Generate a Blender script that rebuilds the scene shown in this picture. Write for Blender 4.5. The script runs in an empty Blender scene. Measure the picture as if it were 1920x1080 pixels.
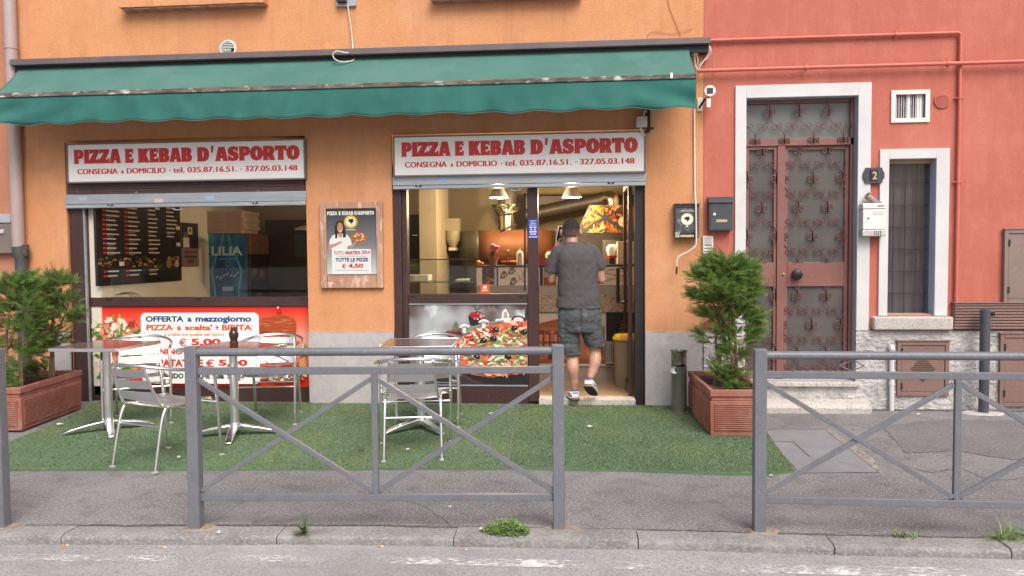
import bpy, bmesh, math, random
import numpy as np
from mathutils import Vector, Matrix, noise as mnoise

random.seed(7)
C = bpy.context.scene.collection
R = math.radians

# ------------------------------------------------------------------ camera
CAM_D, CAM_H, FPX = 7.4, 1.48, 1440.0
def _cam_axes(yaw, pitch, roll):
    cy, sy = math.cos(yaw), math.sin(yaw); cp, sp = math.cos(pitch), math.sin(pitch)
    cr, sr = math.cos(roll), math.sin(roll)
    fwd = Vector((sy*cp, cy*cp, sp)); right = Vector((cy, -sy, 0)); up = right.cross(fwd)
    return cr*right + sr*up, -sr*right + cr*up, fwd
AX_R, AX_U, AX_F = _cam_axes(R(-4.9618), R(-2.5617), R(-0.4912))
cam_data = bpy.data.cameras.new('camera')
cam_data.sensor_width = 36.0
cam_data.lens = FPX/1920*36.0
cam_data.clip_start, cam_data.clip_end = 0.05, 500
cam = bpy.data.objects.new('camera', cam_data); C.objects.link(cam)
cam.matrix_world = Matrix((
    (AX_R.x, AX_U.x, -AX_F.x, 0), (AX_R.y, AX_U.y, -AX_F.y, -CAM_D), (AX_R.z, AX_U.z, -AX_F.z, CAM_H), (0, 0, 0, 1)))
bpy.context.scene.camera = cam

# ------------------------------------------------------------------ sky, sun, exposure
SUN_EL, SUN_AZ = R(50), R(155)          # azimuth clockwise from +Y: behind the camera, a little to its right -> see below
world = bpy.data.worlds.new('World'); bpy.context.scene.world = world
world.use_nodes = True
_nt = world.node_tree
for n in list(_nt.nodes): _nt.nodes.remove(n)
_sky = _nt.nodes.new('ShaderNodeTexSky'); _sky.sky_type = 'NISHITA'; _sky.sun_disc = False
_sky.sun_elevation = SUN_EL; _sky.sun_rotation = R(155)
_sky.air_density = 1.0; _sky.dust_density = 6.0; _sky.ozone_density = 0.6
_bg = _nt.nodes.new('ShaderNodeBackground'); _bg.inputs[1].default_value = 0.12
_wo = _nt.nodes.new('ShaderNodeOutputWorld')
_nt.links.new(_sky.outputs[0], _bg.inputs[0]); _nt.links.new(_bg.outputs[0], _wo.inputs[0])
sun_data = bpy.data.lights.new('sun', 'SUN'); sun_data.energy = 1.75; sun_data.angle = R(40)
sun_data.color = (1.0, 0.975, 0.95)
sun = bpy.data.objects.new('sun', sun_data); C.objects.link(sun)
_a = R(155)
_sdir = Vector((math.sin(_a)*math.cos(SUN_EL), math.cos(_a)*math.cos(SUN_EL), math.sin(SUN_EL)))
sun.rotation_euler = _sdir.to_track_quat('Z', 'Y').to_euler()
sun.location = (4, -12, 9)
vs = bpy.context.scene.view_settings
vs.view_transform = 'Standard'; vs.look = 'None'; vs.gamma = 1.0; vs.use_curve_mapping = False
vs.exposure = 0.42
bpy.context.scene.cycles.max_bounces = 8
bpy.context.scene.cycles.transparent_max_bounces = 12
bpy.context.scene.cycles.use_denoising = True

# ------------------------------------------------------------------ measuring from the photograph
def _ray(px, py): return AX_R*(px-960) - AX_U*(py-540) + AX_F*FPX
def at(px, py, Y=0.0):
    r = _ray(px, py); t = (Y+CAM_D)/r.y
    return Vector((r.x*t, Y, CAM_H+r.z*t))
def gr(px, py, Z=0.0):
    r = _ray(px, py); t = (Z-CAM_H)/r.z
    return Vector((r.x*t, -CAM_D+r.y*t, Z))
def onx(px, py, X):
    r = _ray(px, py); t = X/r.x
    return Vector((X, -CAM_D+r.y*t, CAM_H+r.z*t))
def rect(x0, y0, x1, y1, Y=0.0):
    """photo rectangle (left, top, right, bottom) on the plane Y -> x0, x1, z0, z1"""
    a, b, c, d = at(x0, y0, Y), at(x1, y0, Y), at(x0, y1, Y), at(x1, y1, Y)
    return (a.x+c.x)/2, (b.x+d.x)/2, (c.z+d.z)/2, (a.z+b.z)/2

# ------------------------------------------------------------------ materials
def _node(nt, t, **kw):
    n = nt.nodes.new(t)
    for k, v in kw.items(): setattr(n, k, v)
    return n
def M(name, c1, c2=None, scale=4.0, rough=0.6, metal=0.0, bump=0.0, bscale=60.0, c3=None, s3=40.0, k3=0.35,
      spec=0.5, stretch=(1, 1, 1), emit=0.0, detail=5.0, contrast=(0.35, 0.65), coat=0.0, rvar=0.0, bdist=0.01, wear=()):
    m = bpy.data.materials.new(name); m.use_nodes = True
    nt = m.node_tree; b = nt.nodes['Principled BSDF']
    b.inputs['Roughness'].default_value = rough; b.inputs['Metallic'].default_value = metal
    b.inputs['Specular IOR Level'].default_value = spec
    if coat: b.inputs['Coat Weight'].default_value = coat; b.inputs['Coat Roughness'].default_value = 0.1
    if c2 is None: c2 = tuple(x*0.86 for x in c1)
    tc = _node(nt, 'ShaderNodeTexCoord'); mp = _node(nt, 'ShaderNodeMapping')
    mp.inputs['Scale'].default_value = stretch
    nt.links.new(tc.outputs['Object'], mp.inputs['Vector'])
    nz = _node(nt, 'ShaderNodeTexNoise'); nz.inputs['Scale'].default_value = scale; nz.inputs['Detail'].default_value = detail
    nz.inputs['Roughness'].default_value = 0.6
    nt.links.new(mp.outputs[0], nz.inputs['Vector'])
    cr = _node(nt, 'ShaderNodeValToRGB')
    cr.color_ramp.elements[0].position, cr.color_ramp.elements[1].position = contrast
    cr.color_ramp.elements[0].color = (*c2, 1); cr.color_ramp.elements[1].color = (*c1, 1)
    nt.links.new(nz.outputs['Fac'], cr.inputs['Fac'])
    out = cr.outputs['Color']
    if c3 is not None:
        n3 = _node(nt, 'ShaderNodeTexNoise'); n3.inputs['Scale'].default_value = s3; n3.inputs['Detail'].default_value = 3
        nt.links.new(mp.outputs[0], n3.inputs['Vector'])
        r3 = _node(nt, 'ShaderNodeValToRGB')
        r3.color_ramp.elements[0].position, r3.color_ramp.elements[1].position = 1-k3-0.12, 1-k3
        nt.links.new(n3.outputs['Fac'], r3.inputs['Fac'])
        mx = _node(nt, 'ShaderNodeMix', data_type='RGBA')
        nt.links.new(r3.outputs['Color'], mx.inputs['Factor']); nt.links.new(out, mx.inputs['A'])
        mx.inputs['B'].default_value = (*c3, 1); out = mx.outputs['Result']
    for cw, sw, kw, stw in wear:      # stains, streaks and faded areas with a shape of their own
        mw = _node(nt, 'ShaderNodeMapping'); mw.inputs['Scale'].default_value = stw
        nt.links.new(tc.outputs['Object'], mw.inputs['Vector'])
        nw = _node(nt, 'ShaderNodeTexNoise'); nw.inputs['Scale'].default_value = sw; nw.inputs['Detail'].default_value = 6; nw.inputs['Roughness'].default_value = 0.65
        nt.links.new(mw.outputs[0], nw.inputs['Vector'])
        rw = _node(nt, 'ShaderNodeMapRange'); rw.inputs['From Min'].default_value = 0.50; rw.inputs['From Max'].default_value = 0.78; rw.inputs['To Max'].default_value = kw
        nt.links.new(nw.outputs['Fac'], rw.inputs['Value'])
        xw = _node(nt, 'ShaderNodeMix', data_type='RGBA')
        nt.links.new(rw.outputs[0], xw.inputs['Factor']); nt.links.new(out, xw.inputs['A']); xw.inputs['B'].default_value = (*cw, 1); out = xw.outputs['Result']
    nt.links.new(out, b.inputs['Base Color'])
    if rvar:
        mr = _node(nt, 'ShaderNodeMapRange'); mr.inputs['To Min'].default_value = max(0, rough-rvar); mr.inputs['To Max'].default_value = rough+rvar
        nt.links.new(nz.outputs['Fac'], mr.inputs['Value']); nt.links.new(mr.outputs[0], b.inputs['Roughness'])
    if bump:
        nb = _node(nt, 'ShaderNodeTexNoise'); nb.inputs['Scale'].default_value = bscale; nb.inputs['Detail'].default_value = 6
        nt.links.new(mp.outputs[0], nb.inputs['Vector'])
        bp = _node(nt, 'ShaderNodeBump'); bp.inputs['Strength'].default_value = bump; bp.inputs['Distance'].default_value = bdist
        nt.links.new(nb.outputs['Fac'], bp.inputs['Height']); nt.links.new(bp.outputs[0], b.inputs['Normal'])
    if emit:
        nt.links.new(out, b.inputs['Emission Color']); b.inputs['Emission Strength'].default_value = emit
    return m
def glassmat(name, tint=(1, 1, 1), refl=0.06, rough=0.02):
    m = bpy.data.materials.new(name); m.use_nodes = True; nt = m.node_tree
    for n in list(nt.nodes): nt.nodes.remove(n)
    tr = _node(nt, 'ShaderNodeBsdfTransparent'); tr.inputs[0].default_value = (*tint, 1)
    gl = _node(nt, 'ShaderNodeBsdfGlossy'); gl.inputs['Roughness'].default_value = rough
    lw = _node(nt, 'ShaderNodeLayerWeight'); lw.inputs[0].default_value = 0.12
    ma = _node(nt, 'ShaderNodeMath', operation='MULTIPLY_ADD'); ma.inputs[1].default_value = 0.8; ma.inputs[2].default_value = refl
    nz = _node(nt, 'ShaderNodeTexNoise'); nz.inputs['Scale'].default_value = 3
    cl = _node(nt, 'ShaderNodeMath', operation='MULTIPLY_ADD'); cl.inputs[1].default_value = 0.02; cl.inputs[2].default_value = 0.0
    ad = _node(nt, 'ShaderNodeMath', operation='ADD'); ad.use_clamp = True
    mi = _node(nt, 'ShaderNodeMixShader'); o = _node(nt, 'ShaderNodeOutputMaterial')
    nt.links.new(lw.outputs['Fresnel'], ma.inputs[0]); nt.links.new(nz.outputs['Fac'], cl.inputs[0])
    nt.links.new(ma.outputs[0], ad.inputs[0]); nt.links.new(cl.outputs[0], ad.inputs[1]); nt.links.new(ad.outputs[0], mi.inputs[0])
    nt.links.new(tr.outputs[0], mi.inputs[1]); nt.links.new(gl.outputs[0], mi.inputs[2]); nt.links.new(mi.outputs[0], o.inputs[0])
    return m
def leafmat(name, c1, c2):
    m = M(name, c1, c2, scale=7, rough=0.6); nt = m.node_tree; b = nt.nodes['Principled BSDF']
    src = b.inputs['Base Color'].links[0].from_socket; out = [n for n in nt.nodes if n.type == 'OUTPUT_MATERIAL'][0]
    tr = _node(nt, 'ShaderNodeBsdfTranslucent'); mx = _node(nt, 'ShaderNodeMixShader'); mx.inputs[0].default_value = 0.5
    nt.links.new(src, tr.inputs[0]); nt.links.new(b.outputs[0], mx.inputs[1]); nt.links.new(tr.outputs[0], mx.inputs[2]); nt.links.new(mx.outputs[0], out.inputs[0])
    return m
def hexc(r, g, b):
    f = lambda c: (c/255/12.92) if c/255 <= 0.04045 else ((c/255+0.055)/1.055)**2.4
    return (f(r), f(g), f(b))
_plain = {}
def ink(r, g, b, rough=0.45):
    """a plain printed or painted colour, given as a printed sRGB value"""
    k = (r, g, b, rough)
    if k not in _plain:
        c = hexc(r, g, b)
        _plain[k] = M('ink', c, tuple(x*0.93 for x in c), scale=30, rough=rough)
    return _plain[k]

# ------------------------------------------------------------------ mesh building
class MB:
    def __init__(s): s.v = []; s.f = []; s.m = []; s.mats = []
    def mi(s, mat):
        if mat not in s.mats: s.mats.append(mat)
        return s.mats.index(mat)
    def add(s, verts, faces, mat):
        o = len(s.v); i = s.mi(mat)
        s.v.extend([tuple(p) for p in verts])
        for f in faces: s.f.append(tuple(o+k for k in f)); s.m.append(i)
        return s
    def box(s, x0, x1, y0, y1, z0, z1, mat):
        if x0 > x1: x0, x1 = x1, x0
        if y0 > y1: y0, y1 = y1, y0
        if z0 > z1: z0, z1 = z1, z0
        v = [(x, y, z) for z in (z0, z1) for y in (y0, y1) for x in (x0, x1)]
        return s.add(v, [(0, 2, 3, 1), (4, 5, 7, 6), (0, 1, 5, 4), (2, 6, 7, 3), (0, 4, 6, 2), (1, 3, 7, 5)], mat)
    def bar(s, a, b, w, h, mat, up=(0, 0, 1)):
        a, b = Vector(a), Vector(b); d = (b-a).normalized(); u = Vector(up)
        if abs(d.dot(u)) > 0.98: u = Vector((0, 1, 0))
        r = d.cross(u).normalized(); u = r.cross(d)
        v = []
        for p in (a, b):
            for i, j in ((-1, -1), (1, -1), (1, 1), (-1, 1)): v.append(p + r*(i*w/2) + u*(j*h/2))
        return s.add(v, [(0, 1, 2, 3), (7, 6, 5, 4), (0, 4, 5, 1), (1, 5, 6, 2), (2, 6, 7, 3), (3, 7, 4, 0)], mat)
    def tube(s, path, r, mat, n=8, closed=False, flat=1.0, caps=True):
        P = [Vector(p) for p in path]; N = len(P)
        rr = r if isinstance(r, (list, tuple)) else [r]*N
        prev = None; rings = []
        for i in range(N):
            if closed: t = P[(i+1) % N]-P[i-1]
            else: t = P[min(i+1, N-1)]-P[max(i-1, 0)]
            if t.length < 1e-9: t = Vector((0, 0, 1))
            t.normalize()
            if prev is None:
                u = Vector((0, 0, 1)) if abs(t.z) < 0.9 else Vector((0, 1, 0))
            else: u = prev
            u = (u - t*u.dot(t))
            if u.length < 1e-6: u = t.orthogonal()
            u.normalize(); w = t.cross(u); prev = u
            rings.append([P[i] + u*(math.cos(2*math.pi*k/n)*rr[i]) + w*(math.sin(2*math.pi*k/n)*rr[i]*flat) for k in range(n)])
        v = [p for g in rings for p in g]; f = []
        L = N if closed else N-1
        for i in range(L):
            a, b = i*n, ((i+1) % N)*n
            for k in range(n): f.append((a+k, a+(k+1) % n, b+(k+1) % n, b+k))
        if caps and not closed:
            f.append(tuple(range(n-1, -1, -1))); f.append(tuple((N-1)*n+k for k in range(n)))
        return s.add(v, f, mat)
    def lathe(s, prof, c, mat, n=24, axis='z', cap=True, sx=1.0, sy=1.0):
        v = []; c = Vector(c)
        for r, h in prof:
            for k in range(n):
                a = 2*math.pi*k/n; p = (r*math.cos(a)*sx, r*math.sin(a)*sy, h)
                if axis == 'y': p = (p[0], h, p[1])
                if axis == 'x': p = (h, p[0], p[1])
                v.append(c+Vector(p))
        f = []
        for i in range(len(prof)-1):
            for k in range(n): f.append((i*n+k, i*n+(k+1) % n, (i+1)*n+(k+1) % n, (i+1)*n+k))
        if cap:
            f.append(tuple(range(n-1, -1, -1))); f.append(tuple((len(prof)-1)*n+k for k in range(n)))
        return s.add(v, f, mat)
    def ball(s, c, rx, ry, rz, mat, n=16, k=10):
        c = Vector(c); v = [c+Vector((0, 0, -rz))]; f = []
        for i in range(1, k):
            a = -math.pi/2+math.pi*i/k
            for j in range(n):
                b = 2*math.pi*j/n
                v.append(c+Vector((rx*math.cos(a)*math.cos(b), ry*math.cos(a)*math.sin(b), rz*math.sin(a))))
        v.append(c+Vector((0, 0, rz)))
        for j in range(n): f.append((0, 1+(j+1) % n, 1+j))
        for i in range(k-2):
            for j in range(n): f.append((1+i*n+j, 1+i*n+(j+1) % n, 1+(i+1)*n+(j+1) % n, 1+(i+1)*n+j))
        o = 1+(k-2)*n
        for j in range(n): f.append((o+j, o+(j+1) % n, len(v)-1))
        return s.add(v, f, mat)
    def prism(s, poly, y0, y1, mat):
        """polygon [(x, z)] in the facade plane, extruded from y0 (front) to y1"""
        n = len(poly)
        v = [(x, y0, z) for x, z in poly] + [(x, y1, z) for x, z in poly]
        a = sum(poly[i][0]*poly[(i+1) % n][1]-poly[(i+1) % n][0]*poly[i][1] for i in range(n))
        fr = tuple(range(n)) if a > 0 else tuple(range(n-1, -1, -1))
        f = [fr, tuple(n+k for k in reversed(fr))]
        for i in range(n): f.append((i, (i+1) % n, n+(i+1) % n, n+i))
        return s.add(v, f, mat)
    def flat(s, poly, y, mat):
        n = len(poly)
        if n < 3: return s
        a = sum(poly[i][0]*poly[(i+1) % n][1]-poly[(i+1) % n][0]*poly[i][1] for i in range(n))
        return s.add([(x, y, z) for x, z in poly], [tuple(range(n)) if a > 0 else tuple(range(n-1, -1, -1))], mat)
    def flatrect(s, x0, x1, z0, z1, y, mat): return s.flat([(x0, z0), (x1, z0), (x1, z1), (x0, z1)], y, mat)
    def text(s, txt, x0, x1, z0, z1, y, mat, bold=0.0, fat=0.0):
        if fat:   # thicker strokes: the same lettering again a hair to each side, each on its own level
            for i, d in enumerate((-fat, 0.0, fat)): s.text(txt, x0+fat+d, x1-fat+d, z0, z1, y-i*4e-5, mat, bold)
            return s
        tv, tf = text_geo(txt, bold)
        if not tv: return s
        xs = [p[0] for p in tv]; zs = [p[1] for p in tv]
        ax, bx, az, bz = min(xs), max(xs), min(zs), max(zs)
        kx = (x1-x0)/max(bx-ax, 1e-6); kz = (z1-z0)/max(bz-az, 1e-6)
        return s.add([(x0+(p[0]-ax)*kx, y, z0+(p[1]-az)*kz) for p in tv], tf, mat)
    def build(s, name, parent=None, org=(0, 0, 0), smooth=True, bevel=0.0, angle=38, segs=2):
        me = bpy.data.meshes.new(name)
        o = Vector(org)
        me.from_pydata([(p[0]-o.x, p[1]-o.y, p[2]-o.z) for p in s.v], [], s.f)
        for m in s.mats: me.materials.append(m)
        if len(s.mats) > 1: me.polygons.foreach_set('material_index', s.m)
        me.update()
        if smooth:
            me.polygons.foreach_set('use_smooth', [True]*len(me.polygons)); me.set_sharp_from_angle(angle=R(angle))
        ob = bpy.data.objects.new(name, me); C.objects.link(ob)
        if parent is not None: ob.parent = parent
        else: ob.location = o
        if bevel:
            b = ob.modifiers.new('bevel', 'BEVEL'); b.width = bevel; b.segments = segs; b.limit_method = 'ANGLE'; b.angle_limit = R(40)
        return ob
_tcache = {}
def text_geo(txt, bold=0.0):
    k = (txt, bold)
    if k in _tcache: return _tcache[k]
    cu = bpy.data.curves.new('lettering', 'FONT'); cu.body = txt; cu.size = 1.0; cu.offset = bold; cu.resolution_u = 3
    ob = bpy.data.objects.new('lettering', cu); C.objects.link(ob)
    bpy.context.view_layer.update()
    dg = bpy.context.evaluated_depsgraph_get(); me = ob.evaluated_get(dg).to_mesh()
    v = [(p.co.x, p.co.y) for p in me.vertices]; f = [tuple(p.vertices) for p in me.polygons]
    # every face towards -Y once mapped into the facade plane (counter-clockwise in x, z)
    g = []
    for q in f:
        a = sum(v[q[i]][0]*v[q[(i+1) % len(q)]][1]-v[q[(i+1) % len(q)]][0]*v[q[i]][1] for i in range(len(q)))
        g.append(q if a > 0 else tuple(reversed(q)))
    ob.evaluated_get(dg).to_mesh_clear()
    C.objects.unlink(ob); bpy.data.objects.remove(ob); bpy.data.curves.remove(cu)
    _tcache[k] = (v, g); return v, g

def tag(o, label, cat, group=None, kind=None):
    o['label'] = label; o['category'] = cat
    if group: o['group'] = group
    if kind: o['kind'] = kind
    return o
def thing(name, label, cat, loc=(0, 0, 0), rotz=0.0, group=None):
    o = bpy.data.objects.new(name, None); C.objects.link(o); o.empty_display_size = 0.1
    o.location = loc; o.rotation_euler = (0, 0, rotz)
    return tag(o, label, cat, group)
def kids(o): return [c for c in bpy.data.objects if c.parent == o]
def dup(root, loc, rotz, label, group=None):
    def cp(o, par):
        c = o.copy(); C.objects.link(c); c.parent = par
        for ch in kids(o): cp(ch, c)
        return c
    r = cp(root, None); r.location = loc; r.rotation_euler = (0, 0, rotz); r['label'] = label
    if group: r['group'] = group
    return r
def clip_poly(poly, x0, x1, z0, z1):
    def cut(P, f, g):
        out = []
        for i in range(len(P)):
            a, b = P[i], P[(i+1) % len(P)]; fa, fb = f(a), f(b)
            if fa >= 0: out.append(a)
            if (fa >= 0) != (fb >= 0):
                t = fa/(fa-fb); out.append((a[0]+(b[0]-a[0])*t, a[1]+(b[1]-a[1])*t))
        return out
    for f in (lambda p: p[0]-x0, lambda p: x1-p[0], lambda p: p[1]-z0, lambda p: z1-p[1]):
        poly = cut(poly, f, None)
        if len(poly) < 3: return []
    return poly
def blob(cx, cz, rx, rz, rng, n=11, wob=0.25, rot=0.0):
    out = []
    for k in range(n):
        a = 2*math.pi*k/n; q = 1+rng.uniform(-wob, wob)
        x, z = rx*q*math.cos(a), rz*q*math.sin(a)
        out.append((cx+x*math.cos(rot)-z*math.sin(rot), cz+x*math.sin(rot)+z*math.cos(rot)))
    return out
def leaf(cx, cz, L, w, rot):
    pts = [(-L, 0), (-L*0.5, w*0.8), (0, w), (L*0.6, w*0.6), (L, 0), (L*0.6, -w*0.6), (0, -w), (-L*0.5, -w*0.8)]
    return [(cx+x*math.cos(rot)-z*math.sin(rot), cz+x*math.sin(rot)+z*math.cos(rot)) for x, z in pts]
def ell(cx, cz, rx, rz, n=28, a0=0.0, a1=360.0):
    return [(cx+rx*math.cos(R(a0+(a1-a0)*k/n)), cz+rz*math.sin(R(a0+(a1-a0)*k/n))) for k in range(n+(0 if a1-a0 >= 360 else 1))]
def rrect(x0, x1, z0, z1, r, n=5):
    out = []
    for cx, cz, a in ((x1-r, z1-r, 0), (x0+r, z1-r, 90), (x0+r, z0+r, 180), (x1-r, z0+r, 270)):
        for k in range(n+1): out.append((cx+r*math.cos(R(a+90*k/n)), cz+r*math.sin(R(a+90*k/n))))
    return out
def spline(pts, n=8, closed=False):
    P = [Vector(p) for p in pts]; N = len(P); out = []
    for i in range(N if closed else N-1):
        if closed: p0, p1, p2, p3 = P[i-1], P[i], P[(i+1) % N], P[(i+2) % N]
        else: p0, p1, p2, p3 = P[max(i-1, 0)], P[i], P[i+1], P[min(i+2, N-1)]
        for k in range(n):
            t = k/n
            out.append(0.5*((2*p1)+(p2-p0)*t+(2*p0-5*p1+4*p2-p3)*t*t+(3*p1-p0-3*p2+p3)*t**3))
    if not closed: out.append(P[-1])
    return out
class Art:
    """printed matter: flat shapes stacked on one sheet in the facade plane, clipped to the sheet, each a hair proud of the last"""
    def __init__(s, x0, x1, z0, z1, y): s.b = (x0, x1, z0, z1); s.y = y; s.mb = MB(); s.k = 0
    def put(s, poly, mat):
        q = clip_poly(poly, *s.b)
        if len(q) >= 3: s.k += 1; s.mb.flat(q, s.y-s.k*5e-5, mat)
    def text(s, t, x0, x1, z0, z1, mat, bold=0.0):
        s.k += 2; s.mb.text(t, x0, x1, z0, z1, s.y-s.k*5e-5, mat, bold)

# ------------------------------------------------------------------ shared materials
ORANGE = M('orange_stucco', (0.655, 0.315, 0.155), (0.60, 0.272, 0.126), scale=0.8, rough=0.92, bump=0.7, bscale=85, c3=(0.53, 0.225, 0.10), s3=70, k3=0.33, bdist=0.006,
           wear=(((0.70, 0.37, 0.22), 1.3, 0.9, (1, 1, 1)), ((0.36, 0.17, 0.085), 2.6, 0.5, (1.8, 1, 0.2)), ((0.34, 0.16, 0.08), 6, 0.3, (1, 1, 1))))
PINKW = M('faded_pink_stucco', (0.50, 0.225, 0.135), (0.42, 0.19, 0.115), scale=1.6, rough=0.9, bump=0.4, bscale=70)
RED = M('red_stucco', (0.50, 0.148, 0.106), (0.465, 0.132, 0.094), scale=1.1, rough=0.88, bump=0.45, bscale=90, bdist=0.006,
        wear=(((0.58, 0.20, 0.155), 1.1, 0.8, (1, 1, 1)), ((0.36, 0.095, 0.07), 3.0, 0.55, (2.4, 1, 0.18)), ((0.58, 0.22, 0.17), 9, 0.5, (1, 1, 0.5))))
GREYRENDER = M('grey_cement_render', (0.46, 0.44, 0.445), (0.425, 0.407, 0.41), scale=2.2, rough=0.9, bump=0.35, bscale=60, c3=(0.40, 0.384, 0.385), s3=22, k3=0.36, wear=(((0.28, 0.26, 0.25), 5, 0.7, (1, 1, 0.5)), ((0.55, 0.54, 0.54), 2.5, 0.7, (1, 1, 1))))
ROUGHCAST = M('pale_roughcast', (0.54, 0.53, 0.52), (0.38, 0.37, 0.36), scale=6, rough=0.95, bump=0.8, bscale=55, bdist=0.015)
WHITESTONE = M('white_painted_surround', (0.66, 0.66, 0.67), (0.58, 0.58, 0.59), scale=3, rough=0.7, bump=0.12, bscale=60)
STONE = M('pale_granite', (0.56, 0.53, 0.50), (0.45, 0.42, 0.39), scale=8, rough=0.85, bump=0.4, bscale=80, c3=(0.33, 0.30, 0.28), s3=60, k3=0.36)
BROWNF = M('brown_painted_metal', (0.060, 0.030, 0.029), (0.048, 0.024, 0.023), scale=4, rough=0.42, c3=(0.09, 0.05, 0.045), s3=60, k3=0.3)
DARKF = M('dark_metal', (0.022, 0.021, 0.022), (0.016, 0.015, 0.016), scale=6, rough=0.45)
GALV = M('galvanised_sheet', (0.42, 0.46, 0.50), (0.34, 0.37, 0.41), scale=6, rough=0.42, metal=0.35, stretch=(0.4, 1, 3))
ALU = M('polished_aluminium', (0.92, 0.92, 0.93), (0.86, 0.86, 0.88), scale=9, rough=0.22, metal=1.0, rvar=0.06)
ALUSLAT = M('brushed_aluminium', (0.90, 0.91, 0.93), (0.82, 0.83, 0.86), scale=8, rough=0.33, metal=0.92, rvar=0.08)
FENCEP = M('grey_enamel_paint', (0.155, 0.167, 0.196), (0.135, 0.147, 0.174), scale=5, rough=0.42, c3=(0.19, 0.20, 0.22), s3=70, k3=0.3, bump=0.1, bscale=90, wear=(((0.10, 0.10, 0.115), 9, 0.6, (1, 1, 0.4)), ((0.24, 0.19, 0.16), 26, 0.55, (1, 1, 1))))
TERRA = M('terracotta_plastic', (0.33, 0.118, 0.085), (0.285, 0.10, 0.072), scale=4, rough=0.62, c3=(0.37, 0.15, 0.115), s3=11, k3=0.36, wear=(((0.42, 0.24, 0.19), 5, 0.6, (1, 1, 1)), ((0.20, 0.09, 0.07), 7, 0.6, (1, 1, 1))))
WHITEP = M('white_plastic', (0.78, 0.77, 0.75), (0.70, 0.69, 0.67), scale=6, rough=0.4)
CREAMP = M('cream_plastic', (0.60, 0.57, 0.50), (0.52, 0.49, 0.43), scale=6, rough=0.5)
BLACKP = M('black_plastic', (0.015, 0.015, 0.016), (0.011, 0.011, 0.012), scale=8, rough=0.35)
GLASS = glassmat('window_glass', (0.98, 0.985, 0.98), 0.008)
GLASSG = glassmat('greenish_glass', (0.94, 0.97, 0.95), 0.02)
SOIL = M('potting_soil', (0.05, 0.032, 0.022), (0.022, 0.014, 0.010), scale=30, rough=1.0, bump=1.0, bscale=60, c3=(0.12, 0.085, 0.055), s3=90, k3=0.36)
# ================================================================== ground
ROADZ = -0.048
ROAD = M('worn_road_asphalt', (0.39, 0.382, 0.383), (0.325, 0.318, 0.32), scale=1.1, rough=0.9, bump=0.5, bscale=160, c3=(0.235, 0.23, 0.232), s3=90, k3=0.40, bdist=0.008, wear=(((0.24, 0.235, 0.238), 0.9, 0.9, (0.4, 1.6, 1)), ((0.45, 0.442, 0.44), 1.6, 0.6, (0.5, 1.5, 1)), ((0.19, 0.185, 0.185), 7, 0.5, (1, 1, 1))))
PAVE = M('pavement_asphalt', (0.222, 0.220, 0.228), (0.168, 0.166, 0.173), scale=0.9, rough=0.92, bump=1.0, bscale=90, c3=(0.36, 0.352, 0.35), s3=75, k3=0.37, bdist=0.012, wear=(((0.13, 0.128, 0.133), 0.75, 0.8, (1, 1, 1)), ((0.30, 0.292, 0.295), 1.7, 0.6, (1, 1, 1)), ((0.085, 0.08, 0.08), 6.5, 0.7, (1, 1, 1))))
KERBM = M('kerb_stone', (0.265, 0.256, 0.252), (0.20, 0.193, 0.19), scale=3.5, rough=0.92, bump=0.9, bscale=60, c3=(0.31, 0.302, 0.296), s3=60, k3=0.40, bdist=0.008, wear=(((0.13, 0.122, 0.115), 4, 0.85, (1, 1, 1)), ((0.36, 0.35, 0.345), 7, 0.6, (1, 1, 1))))
mb = MB(); mb.box(-90, 90, -90, 12, ROADZ-0.5, ROADZ, ROAD)
tag(mb.build('road', smooth=False), 'pale worn grey asphalt road in front of the kerb', 'road', kind='structure')
kp = [gr(0, 1022, ROADZ), gr(640, 1022, ROADZ), gr(1280, 1033, ROADZ), gr(1570, 1042, ROADZ), gr(1920, 1050, ROADZ)]
kp = [kp[0]+(kp[0]-kp[1])*2.5] + kp + [kp[-1]+(kp[-1]-kp[-2])*4]
def kerb_at(x):
    for a, b in zip(kp, kp[1:]):
        if a.x <= x <= b.x: return a.y+(b.y-a.y)*(x-a.x)/(b.x-a.x)
    return kp[0].y if x < kp[0].x else kp[-1].y
mb = MB()
joints = [-9, -7.6, -6.3, -5.0, -3.95, -2.75] + [gr(513, 1010, 0).x, gr(850, 1010, 0).x, gr(1197, 1015, 0).x, gr(1566, 1025, 0).x, gr(1895, 1030, 0).x, 3.6, 4.8, 6.2]
joints = sorted(joints)
rng = random.Random(3)
for a, b in zip(joints, joints[1:]):
    a2, b2 = a+0.003, b-0.003; n = max(4, int((b2-a2)/0.025)); rows = []
    dz = rng.uniform(-0.003, 0.003)
    for i in range(n+1):
        x = a2+(b2-a2)*i/n; y = kerb_at(x)
        q = mnoise.noise(Vector((x*9, 1.3, 0)))*0.007 + mnoise.noise(Vector((x*30, 4.1, 0)))*0.005
        e = 0.006 if 0 < i < n else 0.010
        rows.append([(x, y+0.006, ROADZ-0.01), (x, y+q*0.5, -0.022), (x, y+q+e*0.5, -e*0.7+q*0.4+dz), (x, y+0.016+e*0.6+q, 0.0016+dz+q*0.15),
                     (x, y+0.07, 0.003+dz), (x, y+0.15, 0.003+dz), (x, y+0.16, -0.02)])
    v = [p for r in rows for p in r]; f = []
    for i in range(n):
        for k in range(6): f.append((i*7+k, (i+1)*7+k, (i+1)*7+k+1, i*7+k+1))
    f.append(tuple(range(6, -1, -1))); f.append(tuple(n*7+k for k in range(7)))
    mb.add(v, f, KERBM)
tag(mb.build('kerb', angle=60), 'low chipped stone kerb between pavement and road', 'kerb', kind='structure')
mb = MB(); xs = [-16, -9]+[p.x for p in kp[1:-1]]+[6.2, 16]
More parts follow.
